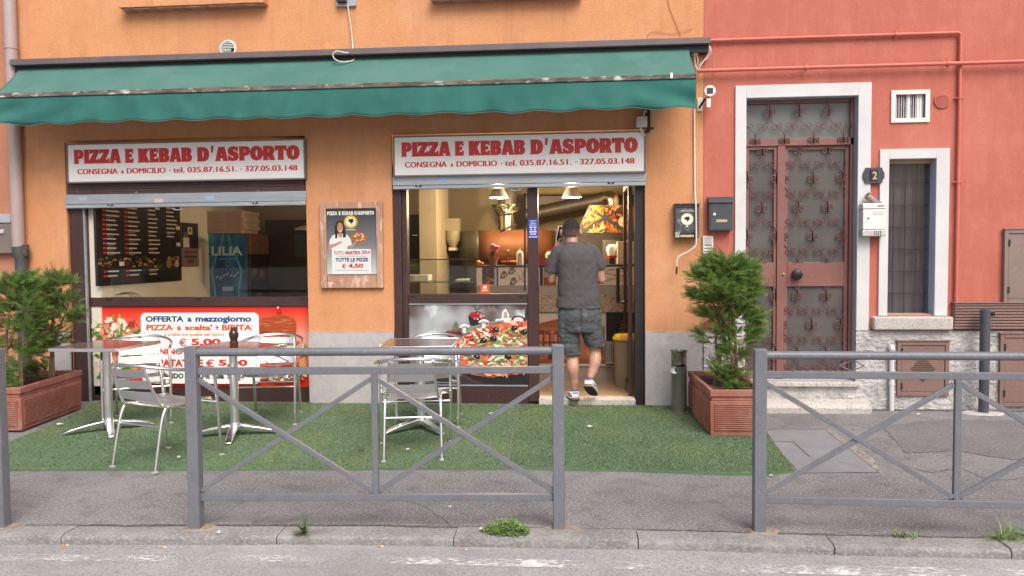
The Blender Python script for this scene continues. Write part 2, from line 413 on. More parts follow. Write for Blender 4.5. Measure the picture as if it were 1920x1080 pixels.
for a, b in zip(xs, xs[1:]):
    y0, y1 = kerb_at(a)+0.135, kerb_at(b)+0.135
    mb.add([(a, y0, 0), (b, y1, 0), (b, 0.30, 0), (a, 0.30, 0), (a, y0, -0.045), (b, y1, -0.045)], [(0, 1, 2, 3), (4, 5, 1, 0)], PAVE)
tag(mb.build('pavement', smooth=False), 'grey speckled asphalt pavement before the shop', 'pavement', kind='structure')
# worn white edge line on the road
def worn_paint():
    m = M('worn_white_road_paint', (0.82, 0.82, 0.82), (0.7, 0.7, 0.7), scale=8, rough=0.85)
    nt = m.node_tree; b = nt.nodes['Principled BSDF']
    tc = _node(nt, 'ShaderNodeTexCoord'); mp = _node(nt, 'ShaderNodeMapping'); mp.inputs['Scale'].default_value = (0.7, 1.6, 1)
    nz = _node(nt, 'ShaderNodeTexNoise'); nz.inputs['Scale'].default_value = 38; nz.inputs['Detail'].default_value = 6; nz.inputs['Roughness'].default_value = 0.75
    n2 = _node(nt, 'ShaderNodeTexNoise'); n2.inputs['Scale'].default_value = 2.2; n2.inputs['Detail'].default_value = 2
    ad = _node(nt, 'ShaderNodeMath', operation='MULTIPLY_ADD'); ad.inputs[1].default_value = 0.75; ad.inputs[2].default_value = -0.33
    sm = _node(nt, 'ShaderNodeMath', operation='ADD')
    cr = _node(nt, 'ShaderNodeValToRGB'); cr.color_ramp.elements[0].position, cr.color_ramp.elements[1].position = 0.55, 0.74
    nt.links.new(tc.outputs['Object'], mp.inputs[0]); nt.links.new(mp.outputs[0], nz.inputs['Vector']); nt.links.new(tc.outputs['Object'], n2.inputs['Vector'])
    nt.links.new(n2.outputs['Fac'], ad.inputs[0]); nt.links.new(ad.outputs[0], sm.inputs[0]); nt.links.new(nz.outputs['Fac'], sm.inputs[1])
    nt.links.new(sm.outputs[0], cr.inputs[0]); nt.links.new(cr.outputs[0], b.inputs['Alpha'])
    return m
mb = MB(); WPAINT = worn_paint()
top = [gr(0, 1040, ROADZ), gr(640, 1043, ROADZ), gr(1280, 1056, ROADZ), gr(1920, 1068, ROADZ)]
bot = [gr(0, 1052, ROADZ), gr(640, 1055, ROADZ), gr(1280, 1071, ROADZ), gr(1920, 1088, ROADZ)]
ext = lambda L: [L[0]+(L[0]-L[1])*2] + L + [L[-1]+(L[-1]-L[-2])*2]
top, bot = ext(top), ext(bot)
for i in range(len(top)-1):
    mb.add([(bot[i].x, bot[i].y, ROADZ+0.003), (bot[i+1].x, bot[i+1].y, ROADZ+0.003), (top[i+1].x, top[i+1].y, ROADZ+0.003), (top[i].x, top[i].y, ROADZ+0.003)], [(0, 1, 2, 3)], WPAINT)
tag(mb.build('road_marking', smooth=False), 'worn white painted edge line along the road', 'road marking', kind='structure')

# dark grit in the joint behind the kerb, cracks and an old repair in the pavement
GRIT = M('dark_joint_grit', (0.125, 0.118, 0.112), (0.08, 0.076, 0.072), scale=30, rough=1.0, c3=(0.22, 0.21, 0.20), s3=50, k3=0.36)
def strip(name, label, pts, w0, w1, z, mat, seed, cat):
    v = []; f = []; P = spline([Vector((x, y, z)) for x, y in pts], 10)
    for i, p in enumerate(P):
        d = (P[min(i+1, len(P)-1)]-P[max(i-1, 0)]).normalized(); n = Vector((-d.y, d.x, 0)); j = mnoise.noise(Vector((p.x*13, p.y*13, seed)))*0.012
        w = w0+(w1-w0)*(0.5+0.5*mnoise.noise(Vector((p.x*6, p.y*6, seed+3)))); v += [p+n*(w/2+j), p-n*(w/2-j)]
    for i in range(len(P)-1): f.append((2*i, 2*i+1, 2*i+3, 2*i+2))
    o = MB().add(v, f, mat).build(name, org=P[0], smooth=False); return tag(o, label, cat, kind='structure')
kj = lambda px: (gr(px, 995).x, kerb_at(gr(px, 995).x)+0.155)
strip('joint_grit', 'dark grit filling the joint behind the kerb', [kj(p) for p in range(-60, 2000, 60)], 0.004, 0.030, 0.0045, GRIT, 1, 'grit')
gp = lambda *L: [(gr(a, b).x, gr(a, b).y) for a, b in L]
strip('pavement_crack', 'crack running over the pavement from the steel cover to the right', gp((1655, 868), (1700, 874), (1745, 886), (1800, 880), (1860, 900), (1925, 896)), 0.003, 0.010, 0.0042, GRIT, 5, 'crack')
strip('pavement_crack', 'fine crack in the pavement below the middle barrier', gp((500, 905), (560, 918), (640, 912), (700, 930), (790, 948), (850, 990)), 0.001, 0.005, 0.0042, GRIT, 8, 'crack')
strip('wall_foot_dirt', 'dark dirt along the foot of the roughcast wall', [(1.42+2.9, -0.06), (3.4, -0.055), (2.95, -0.06), (2.7, -0.06)], 0.02, 0.09, 0.0042, GRIT, 11, 'dirt')
PATCHM = M('old_asphalt_repair', (0.185, 0.182, 0.188), (0.14, 0.138, 0.143), scale=2, rough=0.92, bump=1.0, bscale=80, bdist=0.012, c3=(0.26, 0.255, 0.255), s3=70, k3=0.36)
_q = gp((1650, 800), (1760, 786), (1990, 792), (2060, 850), (1900, 862), (1790, 846), (1700, 850)); _g = random.Random(4); _r = []
for (ax_, ay_), (bx_, by_) in zip(_q, _q[1:]+_q[:1]):
    for k in range(12): _r.append((ax_+(bx_-ax_)*k/12+_g.uniform(-0.02, 0.02), ay_+(by_-ay_)*k/12+_g.uniform(-0.02, 0.02)))
tag(MB().add([(x, y, 0.0035) for x, y in _r], [tuple(range(len(_r)-1, -1, -1))], PATCHM).build('asphalt_patch', org=(_r[0][0], _r[0][1], 0), smooth=False), 'darker asphalt repair on the pavement before the low cabinets', 'asphalt patch', kind='structure')

# ================================================================== walls with openings
def wall_mesh(mb, x0, x1, z0, z1, holes, y0, y1, mat, reveal=None):
    xs = sorted({x0, x1, *[h[0] for h in holes], *[h[1] for h in holes]}); zs = sorted({z0, z1, *[h[2] for h in holes], *[h[3] for h in holes]})
    xs = [x for x in xs if x0 <= x <= x1]; zs = [z for z in zs if z0 <= z <= z1]
    hole = lambda x, z: any(h[0] < x < h[1] and h[2] < z < h[3] for h in holes)
    reveal = reveal or mat
    S = {}
    for i in range(len(xs)-1):
        for j in range(len(zs)-1): S[i, j] = not hole((xs[i]+xs[i+1])/2, (zs[j]+zs[j+1])/2)
    for (i, j), s in S.items():
        if not s: continue
        a, b, c, d = xs[i], xs[i+1], zs[j], zs[j+1]
        mb.add([(a, y0, c), (b, y0, c), (b, y0, d), (a, y0, d)], [(0, 1, 2, 3)], mat)
        mb.add([(a, y1, c), (b, y1, c), (b, y1, d), (a, y1, d)], [(3, 2, 1, 0)], mat)
        if not S.get((i-1, j), False): mb.add([(a, y0, c), (a, y0, d), (a, y1, d), (a, y1, c)], [(0, 1, 2, 3)], reveal)
        if not S.get((i+1, j), False): mb.add([(b, y0, c), (b, y1, c), (b, y1, d), (b, y0, d)], [(0, 1, 2, 3)], reveal)
        if not S.get((i, j-1), False): mb.add([(a, y0, c), (a, y1, c), (b, y1, c), (b, y0, c)], [(0, 1, 2, 3)], reveal)
        if not S.get((i, j+1), False): mb.add([(a, y0, d), (b, y0, d), (b, y1, d), (a, y1, d)], [(0, 1, 2, 3)], reveal)
    return mb
XL, XR, XEND = at(36, 300).x, at(1319, 400).x, 9.0
LW = (-5.17, -2.672, -0.1, 2.655)       # left shop opening
RW = (-1.81, 0.632, -0.1, 2.645)        # right shop opening
ob = thing('orange_building', 'orange stuccoed building housing the takeaway under the green awning', 'building', (XL, 0, 0))
mb = MB(); wall_mesh(mb, XL, XR, 0, 5.2, [LW, RW], 0.0, 0.30, ORANGE)
mb.build('wall', ob, ob.location, smooth=False)
mb = MB()
PL = 0.722
for a, b in ((XL+0.28, LW[0]), (LW[1], RW[0]), (RW[1], XR)):
    n = max(2, int((b-a)/0.03)); m_ = 22; v = []; f = []
    for j in range(m_+1):
        for i in range(n+1):
            x = a+(b-a)*i/n; z = PL*j/m_
            top_ = (mnoise.noise(Vector((x*7, 2, 0)))*0.010 if j == m_ else 0)
            e = 0.006*mnoise.noise(Vector((x*5, z*5, 3)))
            v.append((x, -0.016+e, z+top_))
    for j in range(m_):
        for i in range(n): f.append((j*(n+1)+i, j*(n+1)+i+1, (j+1)*(n+1)+i+1, (j+1)*(n+1)+i))
    o = len(v); v += [(a, 0.02, 0), (a, 0.02, PL), (b, 0.02, 0), (b, 0.02, PL)]
    f += [(o, 0, m_*(n+1), o+1), (n, o+2, o+3, m_*(n+1)+n), (m_*(n+1), m_*(n+1)+n, o+3, o+1)]
    MB().add(v, f, GREYRENDER).build('plinth', ob, ob.location)
SILLU = M('mottled_sill_underside', (0.40, 0.26, 0.19), (0.20, 0.13, 0.10), scale=9, rough=0.9, bump=0.6, bscale=40)  # underside in a mottled brown, darker than the sill itself
for (a, b, y, th) in ((222, 494, 14, 0.06), (806, 1092, -3, 0.06)):
    p, q = at(a, y, -0.12), at(b, y-4, -0.12)
    n = 40; v = []; f = []
    for i in range(n+1):
        x = p.x+(q.x-p.x)*i/n; w = mnoise.noise(Vector((x*12, 5, 1)))*0.006
        for yy, zz in ((0.0, p.z), (-0.12+w, p.z+w), (-0.12+w*0.5, p.z+th), (0.0, p.z+th+0.012)): v.append((x, yy, zz))
    for i in range(n):
        for k in range(3): f.append((i*4+k, i*4+4+k, i*4+5+k, i*4+1+k))
    f += [(3, 2, 1, 0), (n*4, n*4+1, n*4+2, n*4+3)]
    sb = MB().add(v, f, ORANGE); s_ = sb.build('window_sill', ob, ob.location, angle=50)
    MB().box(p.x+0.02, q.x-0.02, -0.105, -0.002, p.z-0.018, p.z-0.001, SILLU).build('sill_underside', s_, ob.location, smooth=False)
# neighbours
lb = MB(); wall_mesh(lb, -12, XL-0.002, 0, 5.2, [], 0.012, 0.30, PINKW)
tag(lb.build('pink_building', org=(-8, 0, 0), smooth=False), 'faded pinkish wall of the neighbouring building beside the drainpipe', 'building')
BLUEREV = M('bluish_reveal', (0.40, 0.47, 0.56), (0.35, 0.415, 0.50), scale=3, rough=0.7)  # bluish grey colour on the inner faces of door and window openings
rb = thing('red_building', 'red stuccoed house with pale stone door and window surrounds', 'building', (XR, 0, 0))
DO = (1.563, 2.570, 0.262, 2.905)        # entrance door opening
WO = (2.850, 3.266, 0.885, 2.318)        # narrow window opening
VO = rect(1680, 176, 1738, 222)          # little vent window
mb = MB(); wall_mesh(mb, XR+0.001, XEND, 0, 5.2, [DO, WO, VO], -0.006, 0.30, RED, BLUEREV)
mb.build('wall', rb, rb.location, smooth=False)
# roughcast plinth of the red house: a real bumpy sheet round the door
def roughsheet(mb, x0, x1, z0, z1, y, mat, amp=0.015, res=0.011):
    nx, nz = max(2, int((x1-x0)/res)), max(2, int((z1-z0)/res)); v = []; f = []
    for j in range(nz+1):
        for i in range(nx+1):
            x = x0+(x1-x0)*i/nx; z = z0+(z1-z0)*j/nz
            q = mnoise.noise(Vector((x*16, z*22, 0)))*0.6+mnoise.noise(Vector((x*46, z*60, 5)))*0.8
            v.append((x, y-max(q, -0.3)*amp, z))
    for j in range(nz):
        for i in range(nx): f.append((j*(nx+1)+i, j*(nx+1)+i+1, (j+1)*(nx+1)+i+1, (j+1)*(nx+1)+i))
    mb.add(v, f, mat)
    mb.add([(x0, y, z1), (x1, y, z1), (x1, 0.02, z1), (x0, 0.02, z1), (x1, y, z0), (x1, 0.02, z0)], [(0, 1, 2, 3), (1, 4, 5, 2)], mat)
PZ = 0.735
mb = MB(); roughsheet(mb, XR+0.002, DO[0]-0.001, 0, PZ, -0.028, ROUGHCAST)
mb.build('plinth', rb, rb.location)
mb = MB(); roughsheet(mb, DO[0], DO[1], 0, 0.212, -0.028, ROUGHCAST)
mb.build('plinth', rb, rb.location)
mb = MB(); roughsheet(mb, DO[1]+0.001, 4.9, 0, PZ, -0.028, ROUGHCAST)
roughsheet(mb, 4.9, XEND, 0, PZ, -0.028, ROUGHCAST, res=0.06)
mb.build('plinth', rb, rb.location)
# pale stone step and door sill
mb = MB()
a, b = gr(1436, 776), gr(1628, 771)
n = 30; v = []; f = []
for i in range(n+1):
    t = i/n; x = 1.40+(b.x+0.02-1.40)*t; w = mnoise.noise(Vector((x*8, 0, 2)))*0.01
    yf = -0.25+w+(0.10 if i == n else 0)
    for yy, zz in ((yf, -0.01), (yf-0.005, 0.05), (yf+0.03, 0.082+w*0.3), (-0.02, 0.095)): v.append((x, yy, zz))
for i in range(n):
    for k in range(3): f.append((i*4+k, i*4+4+k, i*4+5+k, i*4+1+k))
f += [(3, 2, 1, 0), (n*4, n*4+1, n*4+2, n*4+3)]
mb.add(v, f, STONE)
tag(mb.build('stone_step', org=(2.0, -0.1, 0), angle=50), 'rough pale stone step on the pavement below the iron front door', 'step')
mb = MB(); mb.box(DO[0]-0.10, DO[1]+0.03, -0.075, -0.001, 0.214, 0.258, STONE); mb.box(DO[0]+0.001, DO[1]-0.001, 0.0, 0.24, 0.214, 0.258, STONE)
tag(mb.build('door_sill', org=(2.0, 0, 0.21), bevel=0.008), 'thin stone sill directly under the reddish front door', 'sill')

# ================================================================== inside of the shop
FZ = 0.06
INW = M('cream_interior_wall', (0.72, 0.665, 0.57), (0.66, 0.605, 0.515), scale=2, rough=0.8)
INO = M('olive_interior_wall', (0.075, 0.07, 0.05), (0.06, 0.055, 0.04), scale=2, rough=0.8)
TILE = M('tan_floor_tiles', (0.46, 0.32, 0.19), (0.40, 0.27, 0.155), scale=3, rough=0.35)
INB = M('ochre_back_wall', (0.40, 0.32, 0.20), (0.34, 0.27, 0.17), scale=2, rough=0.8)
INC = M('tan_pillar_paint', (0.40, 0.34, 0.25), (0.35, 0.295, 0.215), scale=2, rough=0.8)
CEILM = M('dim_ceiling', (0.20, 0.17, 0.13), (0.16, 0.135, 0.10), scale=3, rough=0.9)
IX0, IX1, IY1, IZ1 = -4.90, 1.12, 3.9, 2.95
mb = MB(); mb.box(IX0-0.1, IX1+0.1, 0.16, IY1, 0.004, FZ, TILE)
tag(mb.build('floor', smooth=False), 'tan tiled floor inside the shop door', 'floor', kind='structure')
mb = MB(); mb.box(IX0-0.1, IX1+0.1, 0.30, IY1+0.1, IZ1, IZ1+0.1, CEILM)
tag(mb.build('ceiling', smooth=False), 'dim plain ceiling of the shop interior', 'ceiling', kind='structure')
mb = MB()
mb.box(IX0-0.1, IX0, 0.301, IY1, FZ, IZ1, INW)
mb.box(IX0-0.1, IX0+0.012, 0.085, 0.30, FZ, 2.3, INW)
mb.box(IX1, IX1+0.1, 0.301, IY1, FZ, IZ1, INW)
mb.box(IX0, -2.9, IY1, IY1+0.1, FZ, IZ1, INW); mb.box(-2.9, IX1, IY1-0.002, IY1+0.1, FZ, IZ1, INB)
tag(mb.build('interior_wall', smooth=False), 'cream walls around the shop interior', 'wall', kind='structure')
p, q = at(497, 415, 3.2), at(640, 415, 3.2)
mb = MB(); mb.box(p.x, q.x, 3.2, 3.3, FZ, at(540, 412, 3.2).z, INO)
tag(mb.build('interior_partition', org=(p.x, 3.2, FZ), smooth=False), 'dark olive partition wall behind the drinks fridge', 'partition')
# ================================================================== shopfronts
SY0, SY1 = 0.085, 0.15
def frame_rect(mb, x0, x1, z0, z1, w, y0, y1, mat, bottom=True):
    mb.box(x0, x0+w, y0, y1, z0, z1, mat); mb.box(x1-w, x1, y0, y1, z0, z1, mat)
    mb.box(x0+w, x1-w, y0, y1, z1-w, z1, mat)
    if bottom: mb.box(x0+w, x1-w, y0, y1, z0, z0+w, mat)
# left shopfront
t = thing('shop_window', 'brown framed shop window left of the framed poster, with a red offer banner below', 'shop window', (-3.9, 0.1, 0))
a0, a1 = at(141, 500, 0.02).x, at(171, 560, SY0).x
mb = MB()
mb.box(LW[0]+0.004, a0+0.10, 0.03, 0.16, 0.0, 2.30, BROWNF)
mb.box(a0+0.115, a1, 0.05, 0.16, 0.0, 2.30, BROWNF)
x1 = LW[1]-0.004
zs0, zs1 = at(400, 574, SY0).z, at(400, 557, SY0).z
mb.box(a1, x1, SY0-0.01, SY1, zs0, zs1, BROWNF)
mb.box(a1, x1, SY0, SY1, 0.0, at(400, 725, SY0).z, BROWNF)
mb.box(x1-0.02, x1, SY0+0.01, SY1, zs1, 2.3, BROWNF)
mb.box(a1, x1, SY0+0.02, SY1, at(400, 725, SY0).z, zs0, BROWNF)
mb.build('frame', t, t.location, bevel=0.003)
MB().box(a0+0.102, a0+0.113, 0.02, 0.06, 0.0, 2.1, GALV).build('shutter_guide', t, t.location, smooth=False)
MB().box(a1, x1-0.02, 0.112, 0.118, zs1, 2.1, GLASS).build('glass', t, t.location, smooth=False)
lk = MB()
for px in (205, 372, 566): p = at(px, 560, SY0-0.01); lk = MB(); lk.box(p.x-0.025, p.x+0.025, SY0-0.02, SY0-0.009, p.z-0.006, p.z+0.006, DARKF); lk.build('latch', t, t.location, smooth=False)
# right shopfront (window + door opening)
t = thing('shopfront', 'brown metal shopfront with a glazed window beside the open doorway', 'shopfront', (-0.6, 0.1, 0))
X0 = RW[0]+0.004; xa = at(766, 560, SY0).x; xm0, xm1 = at(990, 560, SY0).x, at(1010, 560, SY0).x; xr0, xr1 = at(1190, 560, SY0).x, RW[1]-0.003
zs0, zs1 = at(880, 570, SY0).z, at(880, 551, SY0).z
mb = MB()
mb.box(X0, X0+0.075, 0.03, 0.16, 0.0, 2.35, BROWNF); mb.box(X0+0.075, xa, 0.06, 0.16, 0.0, 2.35, BROWNF)
mb.box(xm0, xm1, SY0-0.015, SY1, 0.03, 2.35, BROWNF)
mb.box(xr0, xr1, 0.05, 0.16, 0.0, 2.35, DARKF)
mb.box(xa, xm0, SY0, SY1, zs0, zs1, BROWNF); mb.box(xa, xm0, SY0, SY1, 0.0, at(880, 722, SY0).z, BROWNF)
mb.box(xa, xm0, SY0+0.02, SY1, at(880, 722, SY0).z, zs0, BROWNF)
mb.build('frame', t, t.location, bevel=0.003)
MB().box(xa, xm0, 0.112, 0.118, zs1, 2.3, GLASS).build('glass', t, t.location, smooth=False)
lk = MB()
for px in (776, 978): p = at(px, 555, SY0); lk = MB(); lk.box(p.x-0.022, p.x+0.022, SY0-0.010, SY0+0.001, p.z-0.006, p.z+0.006, DARKF); lk.build('latch', t, t.location, smooth=False)
MB().tube([at(984, 362, 0.10), at(984, 545, 0.10)], 0.008, DARKF).build('sash_rod', t, t.location)
# opening-hours label on the door post and a small order sticker on the pane
p, q = at(990.5, 411, SY0-0.016), at(1008.5, 447, SY0-0.016); t = thing('hours_label', 'blue opening hours label stuck on the brown door post', 'label', ((p.x+q.x)/2, SY0-0.016, q.z))
MB().box(p.x, q.x, SY0-0.0175, SY0-0.0155, q.z, p.z, ink(38, 70, 172)).build('sheet', t, t.location, smooth=False)
mb = MB(); W_ = q.x-p.x; H_ = p.z-q.z
for fx, fz, w_, h_ in ((0.12, 0.90, 0.76, 0.022), (0.3, 0.83, 0.4, 0.022), (0.15, 0.74, 0.7, 0.03), (0.1, 0.67, 0.8, 0.022), (0.14, 0.54, 0.3, 0.07), (0.56, 0.54, 0.3, 0.07), (0.2, 0.43, 0.2, 0.06), (0.58, 0.43, 0.22, 0.06), (0.12, 0.31, 0.34, 0.075), (0.52, 0.31, 0.36, 0.075), (0.2, 0.20, 0.26, 0.06), (0.54, 0.20, 0.26, 0.06), (0.06, 0.05, 0.24, 0.055), (0.38, 0.05, 0.24, 0.055), (0.70, 0.05, 0.24, 0.055)): mb.flatrect(p.x+W_*fx, p.x+W_*(fx+w_), q.z+H_*fz, q.z+H_*(fz+h_), SY0-0.0180, ink(226, 230, 240))
mb.build('print', t, t.location, smooth=False)
p, q = at(901, 533, 0.108), at(917.5, 549, 0.108); t = thing('order_sticker', 'small orange sticker with a white house on the shop window pane', 'sticker', ((p.x+q.x)/2, 0.108, q.z))
MB().box(p.x, q.x, 0.1075, 0.1115, q.z, p.z, ink(232, 84, 24)).build('sheet', t, t.location, smooth=False)
cx_, cz_ = (p.x+q.x)/2, (p.z+q.z)/2+0.008; mb = MB(); mb.flat([(cx_-0.018, cz_-0.016), (cx_+0.018, cz_-0.016), (cx_+0.018, cz_+0.008), (cx_, cz_+0.024), (cx_-0.018, cz_+0.008)], 0.1072, ink(245, 240, 236)); mb.flat([(cx_-0.007, cz_-0.016), (cx_+0.007, cz_-0.016), (cx_+0.007, cz_), (cx_-0.007, cz_)], 0.1070, ink(232, 84, 24)); mb.flatrect(cx_-0.028, cx_+0.028, cz_-0.032, cz_-0.026, 0.1072, ink(245, 240, 236)); mb.build('print', t, t.location, smooth=False)
mb = MB(); mb.box(xm1, xr0, -0.03, 0.16, 0.0, FZ+0.012, STONE)
tag(mb.build('threshold', org=(0, 0, 0), bevel=0.006), 'low stone threshold under the person in the shop doorway', 'threshold')
# door leaf, opened inwards at the right
t = thing('glass_door', 'dark framed glass shop door standing open inwards with a black handle', 'door', (xr0-0.02, 0.17, FZ))
dx = xr0-0.035; mb = MB()
for (y0, y1, z0, z1) in ((0.17, 0.21, FZ+0.015, 2.2), (0.97, 1.02, FZ+0.015, 2.2), (0.21, 0.97, FZ+0.015, FZ+0.10), (0.21, 0.97, 2.13, 2.2)): mb.box(dx-0.02, dx+0.02, y0, y1, z0, z1, BROWNF)
mb.build('frame', t, t.location, smooth=False)
MB().box(dx-0.004, dx+0.004, 0.21, 0.97, FZ+0.10, 2.13, GLASSG).build('glass', t, t.location, smooth=False)
hz0, hz1 = at(1172, 567, 0.85).z, at(1172, 503, 0.85).z
MB().tube([(dx-0.02, 0.86, hz1), (dx-0.085, 0.86, hz1), (dx-0.085, 0.86, hz0), (dx-0.02, 0.86, hz0)], 0.019, BLACKP).build('handle', t, t.location, smooth=False)

# ================================================================== rolling shutters and sign boxes
def shutter(label, x0, x1, ztop, z1, z0, upmat, holes, parts):
    t = thing('roller_shutter', label, 'roller shutter', ((x0+x1)/2, 0.0, z0), group='roller shutters rolled up over the shop openings')
    mb = MB(); n = 6
    for k in range(n):
        a, b = z1+(ztop-z1)*k/n, z1+(ztop-z1)*(k+1)/n
        mb.box(x0, x1, 0.004+0.004*(k % 2), 0.05, a+0.001, b-0.001, upmat)
    mb.build('slats', t, t.location, bevel=0.003)
    mb = MB(); zm = z0+(z1-z0)*0.30
    mb.box(x0-0.02, x1+0.02, -0.022, 0.04, zm, z1, GALV); mb.box(x0-0.015, x1+0.015, -0.030, 0.035, z0, zm-0.004, GALV)
    mb.build('bottom_bar', t, t.location, bevel=0.005)
    for f in holes:
        x = x0+(x1-x0)*f; h = MB(); h.box(x-0.03, x+0.03, -0.036, -0.0305, z0+0.022, z0+0.034, DARKF); h.box(x-0.006, x+0.006, -0.040, -0.0365, z0+0.012, z0+0.045, GALV)
        h.build('lock', t, t.location, smooth=False)
    x = x0+(x1-x0)*parts
    MB().tube([(x-0.055, 0.0, z0-0.002), (x-0.045, -0.01, z0-0.022), (x, -0.012, z0-0.03), (x+0.045, -0.01, z0-0.022), (x+0.055, 0.0, z0-0.002)], 0.006, GALV).build('pull_ring', t, t.location)
    return t
GALV2 = M('grey_shutter_slats', (0.36, 0.36, 0.37), (0.28, 0.28, 0.29), scale=5, rough=0.45, metal=0.3, stretch=(0.5, 1, 3))
BRSH = M('brown_shutter_slats', (0.10, 0.055, 0.052), (0.075, 0.04, 0.038), scale=5, rough=0.5, c3=(0.30, 0.25, 0.24), s3=11, k3=0.22)
t1 = shutter('rolled up shutter with brown slats above the left shop window', LW[0]+0.02, LW[1]-0.015, 2.27, at(350, 362, 0).z, at(350, 388, 0).z, BRSH, (0.19, 0.80), 0.47)
t2 = shutter('rolled up grey shutter above the shop doorway', RW[0]+0.03, RW[1]-0.01, 2.28, at(976, 327, 0).z, at(976, 352, 0).z, GALV2, (0.10, 0.87), 0.49)
for t_, px, py, c in ((t1, 393, 371, (150, 190, 225)), (t1, 298, 376, (205, 190, 185)), (t1, 156, 372, (175, 185, 200)), (t2, 831, 336, (150, 185, 225))):
    p = at(px, py, -0.024); m_ = MB(); m_.flat(rrect(p.x-0.045, p.x+0.045, p.z-0.02, p.z+0.018, 0.008), -0.0245, ink(*c)); m_.build('sticker', t_, t_.location, smooth=False)
SIGNW = M('white_sign_face', (0.82, 0.80, 0.79), (0.78, 0.76, 0.75), scale=3, rough=0.32)
SIGNRED = M('sign_red_vinyl', hexc(200, 42, 40), hexc(188, 38, 38), scale=8, rough=0.4)
def shopsign(label, x0, x1, z0, z1, l1, l2):
    t = thing('shop_sign', label, 'sign', ((x0+x1)/2, 0, z0), group='white shop signs with red lettering')
    mb = MB(); mb.box(x0, x1, -0.055, 0.10, z0, z1, SIGNW); mb.build('panel', t, t.location, bevel=0.004)
    fr = MB()
    for a, b, c, d in ((x0-0.006, x1+0.006, z0-0.012, z0-0.001), (x0-0.006, x1+0.006, z1+0.001, z1+0.012), (x0-0.013, x0-0.001, z0-0.012, z1+0.012), (x1+0.001, x1+0.013, z0-0.012, z1+0.012)):
        fr.box(a, b, -0.060, 0.02, c, d, M_SIGNF)
    fr.build('edge_trim', t, t.location, smooth=False)
    tx = MB()
    h = z1-z0
    za, zb = z0+h*0.485, z0+h*0.865
    L = l1[1]-l1[0]
    # word boxes, proportioned as on the sign
    for w, fa, fb in (('PIZZA', 0.0, 0.214), ('E', 0.231, 0.272), ('KEBAB', 0.289, 0.532), ('D', 0.551, 0.607), ("'", 0.612, 0.627), ('ASPORTO', 0.631, 1.0)):
        zl, zh = (za, zb) if w != "'" else (zb-0.055, zb+0.012)
        slab(tx, w, l1[0]+L*fa, l1[0]+L*fb, zl, zh, -0.0565, SIGNRED)
    tx.build('heading', t, t.location, smooth=False); tx = MB()
    zc, zd = z0+h*0.20, z0+h*0.345; L = l2[1]-l2[0]
    for w, fa, fb, sm in (('CONSEGNA', 0.0, 0.187, 1), ('A', 0.202, 0.216, 0.68), ('DOMICILIO', 0.229, 0.408, 1), ('-', 0.424, 0.431, 0), ('tel.', 0.441, 0.494, 1.02), ('035.87.16.51.', 0.506, 0.731, 1), ('-', 0.745, 0.753, 0), ('327.05.03.148', 0.766, 1.0, 1)):
        if sm == 0: tx.flatrect(l2[0]+L*fa, l2[0]+L*fb, zc+0.018, zc+0.027, -0.0562, SIGNRED)
        else: tx.text(w, l2[0]+L*fa, l2[0]+L*fb, zc, zc+(zd-zc)*sm, -0.0562, SIGNRED, bold=0.0, fat=0.0036)
    tx.build('contact_line', t, t.location, smooth=False)
M_SIGNF = M('sign_edge', (0.20, 0.18, 0.17), None, scale=8, rough=0.5)
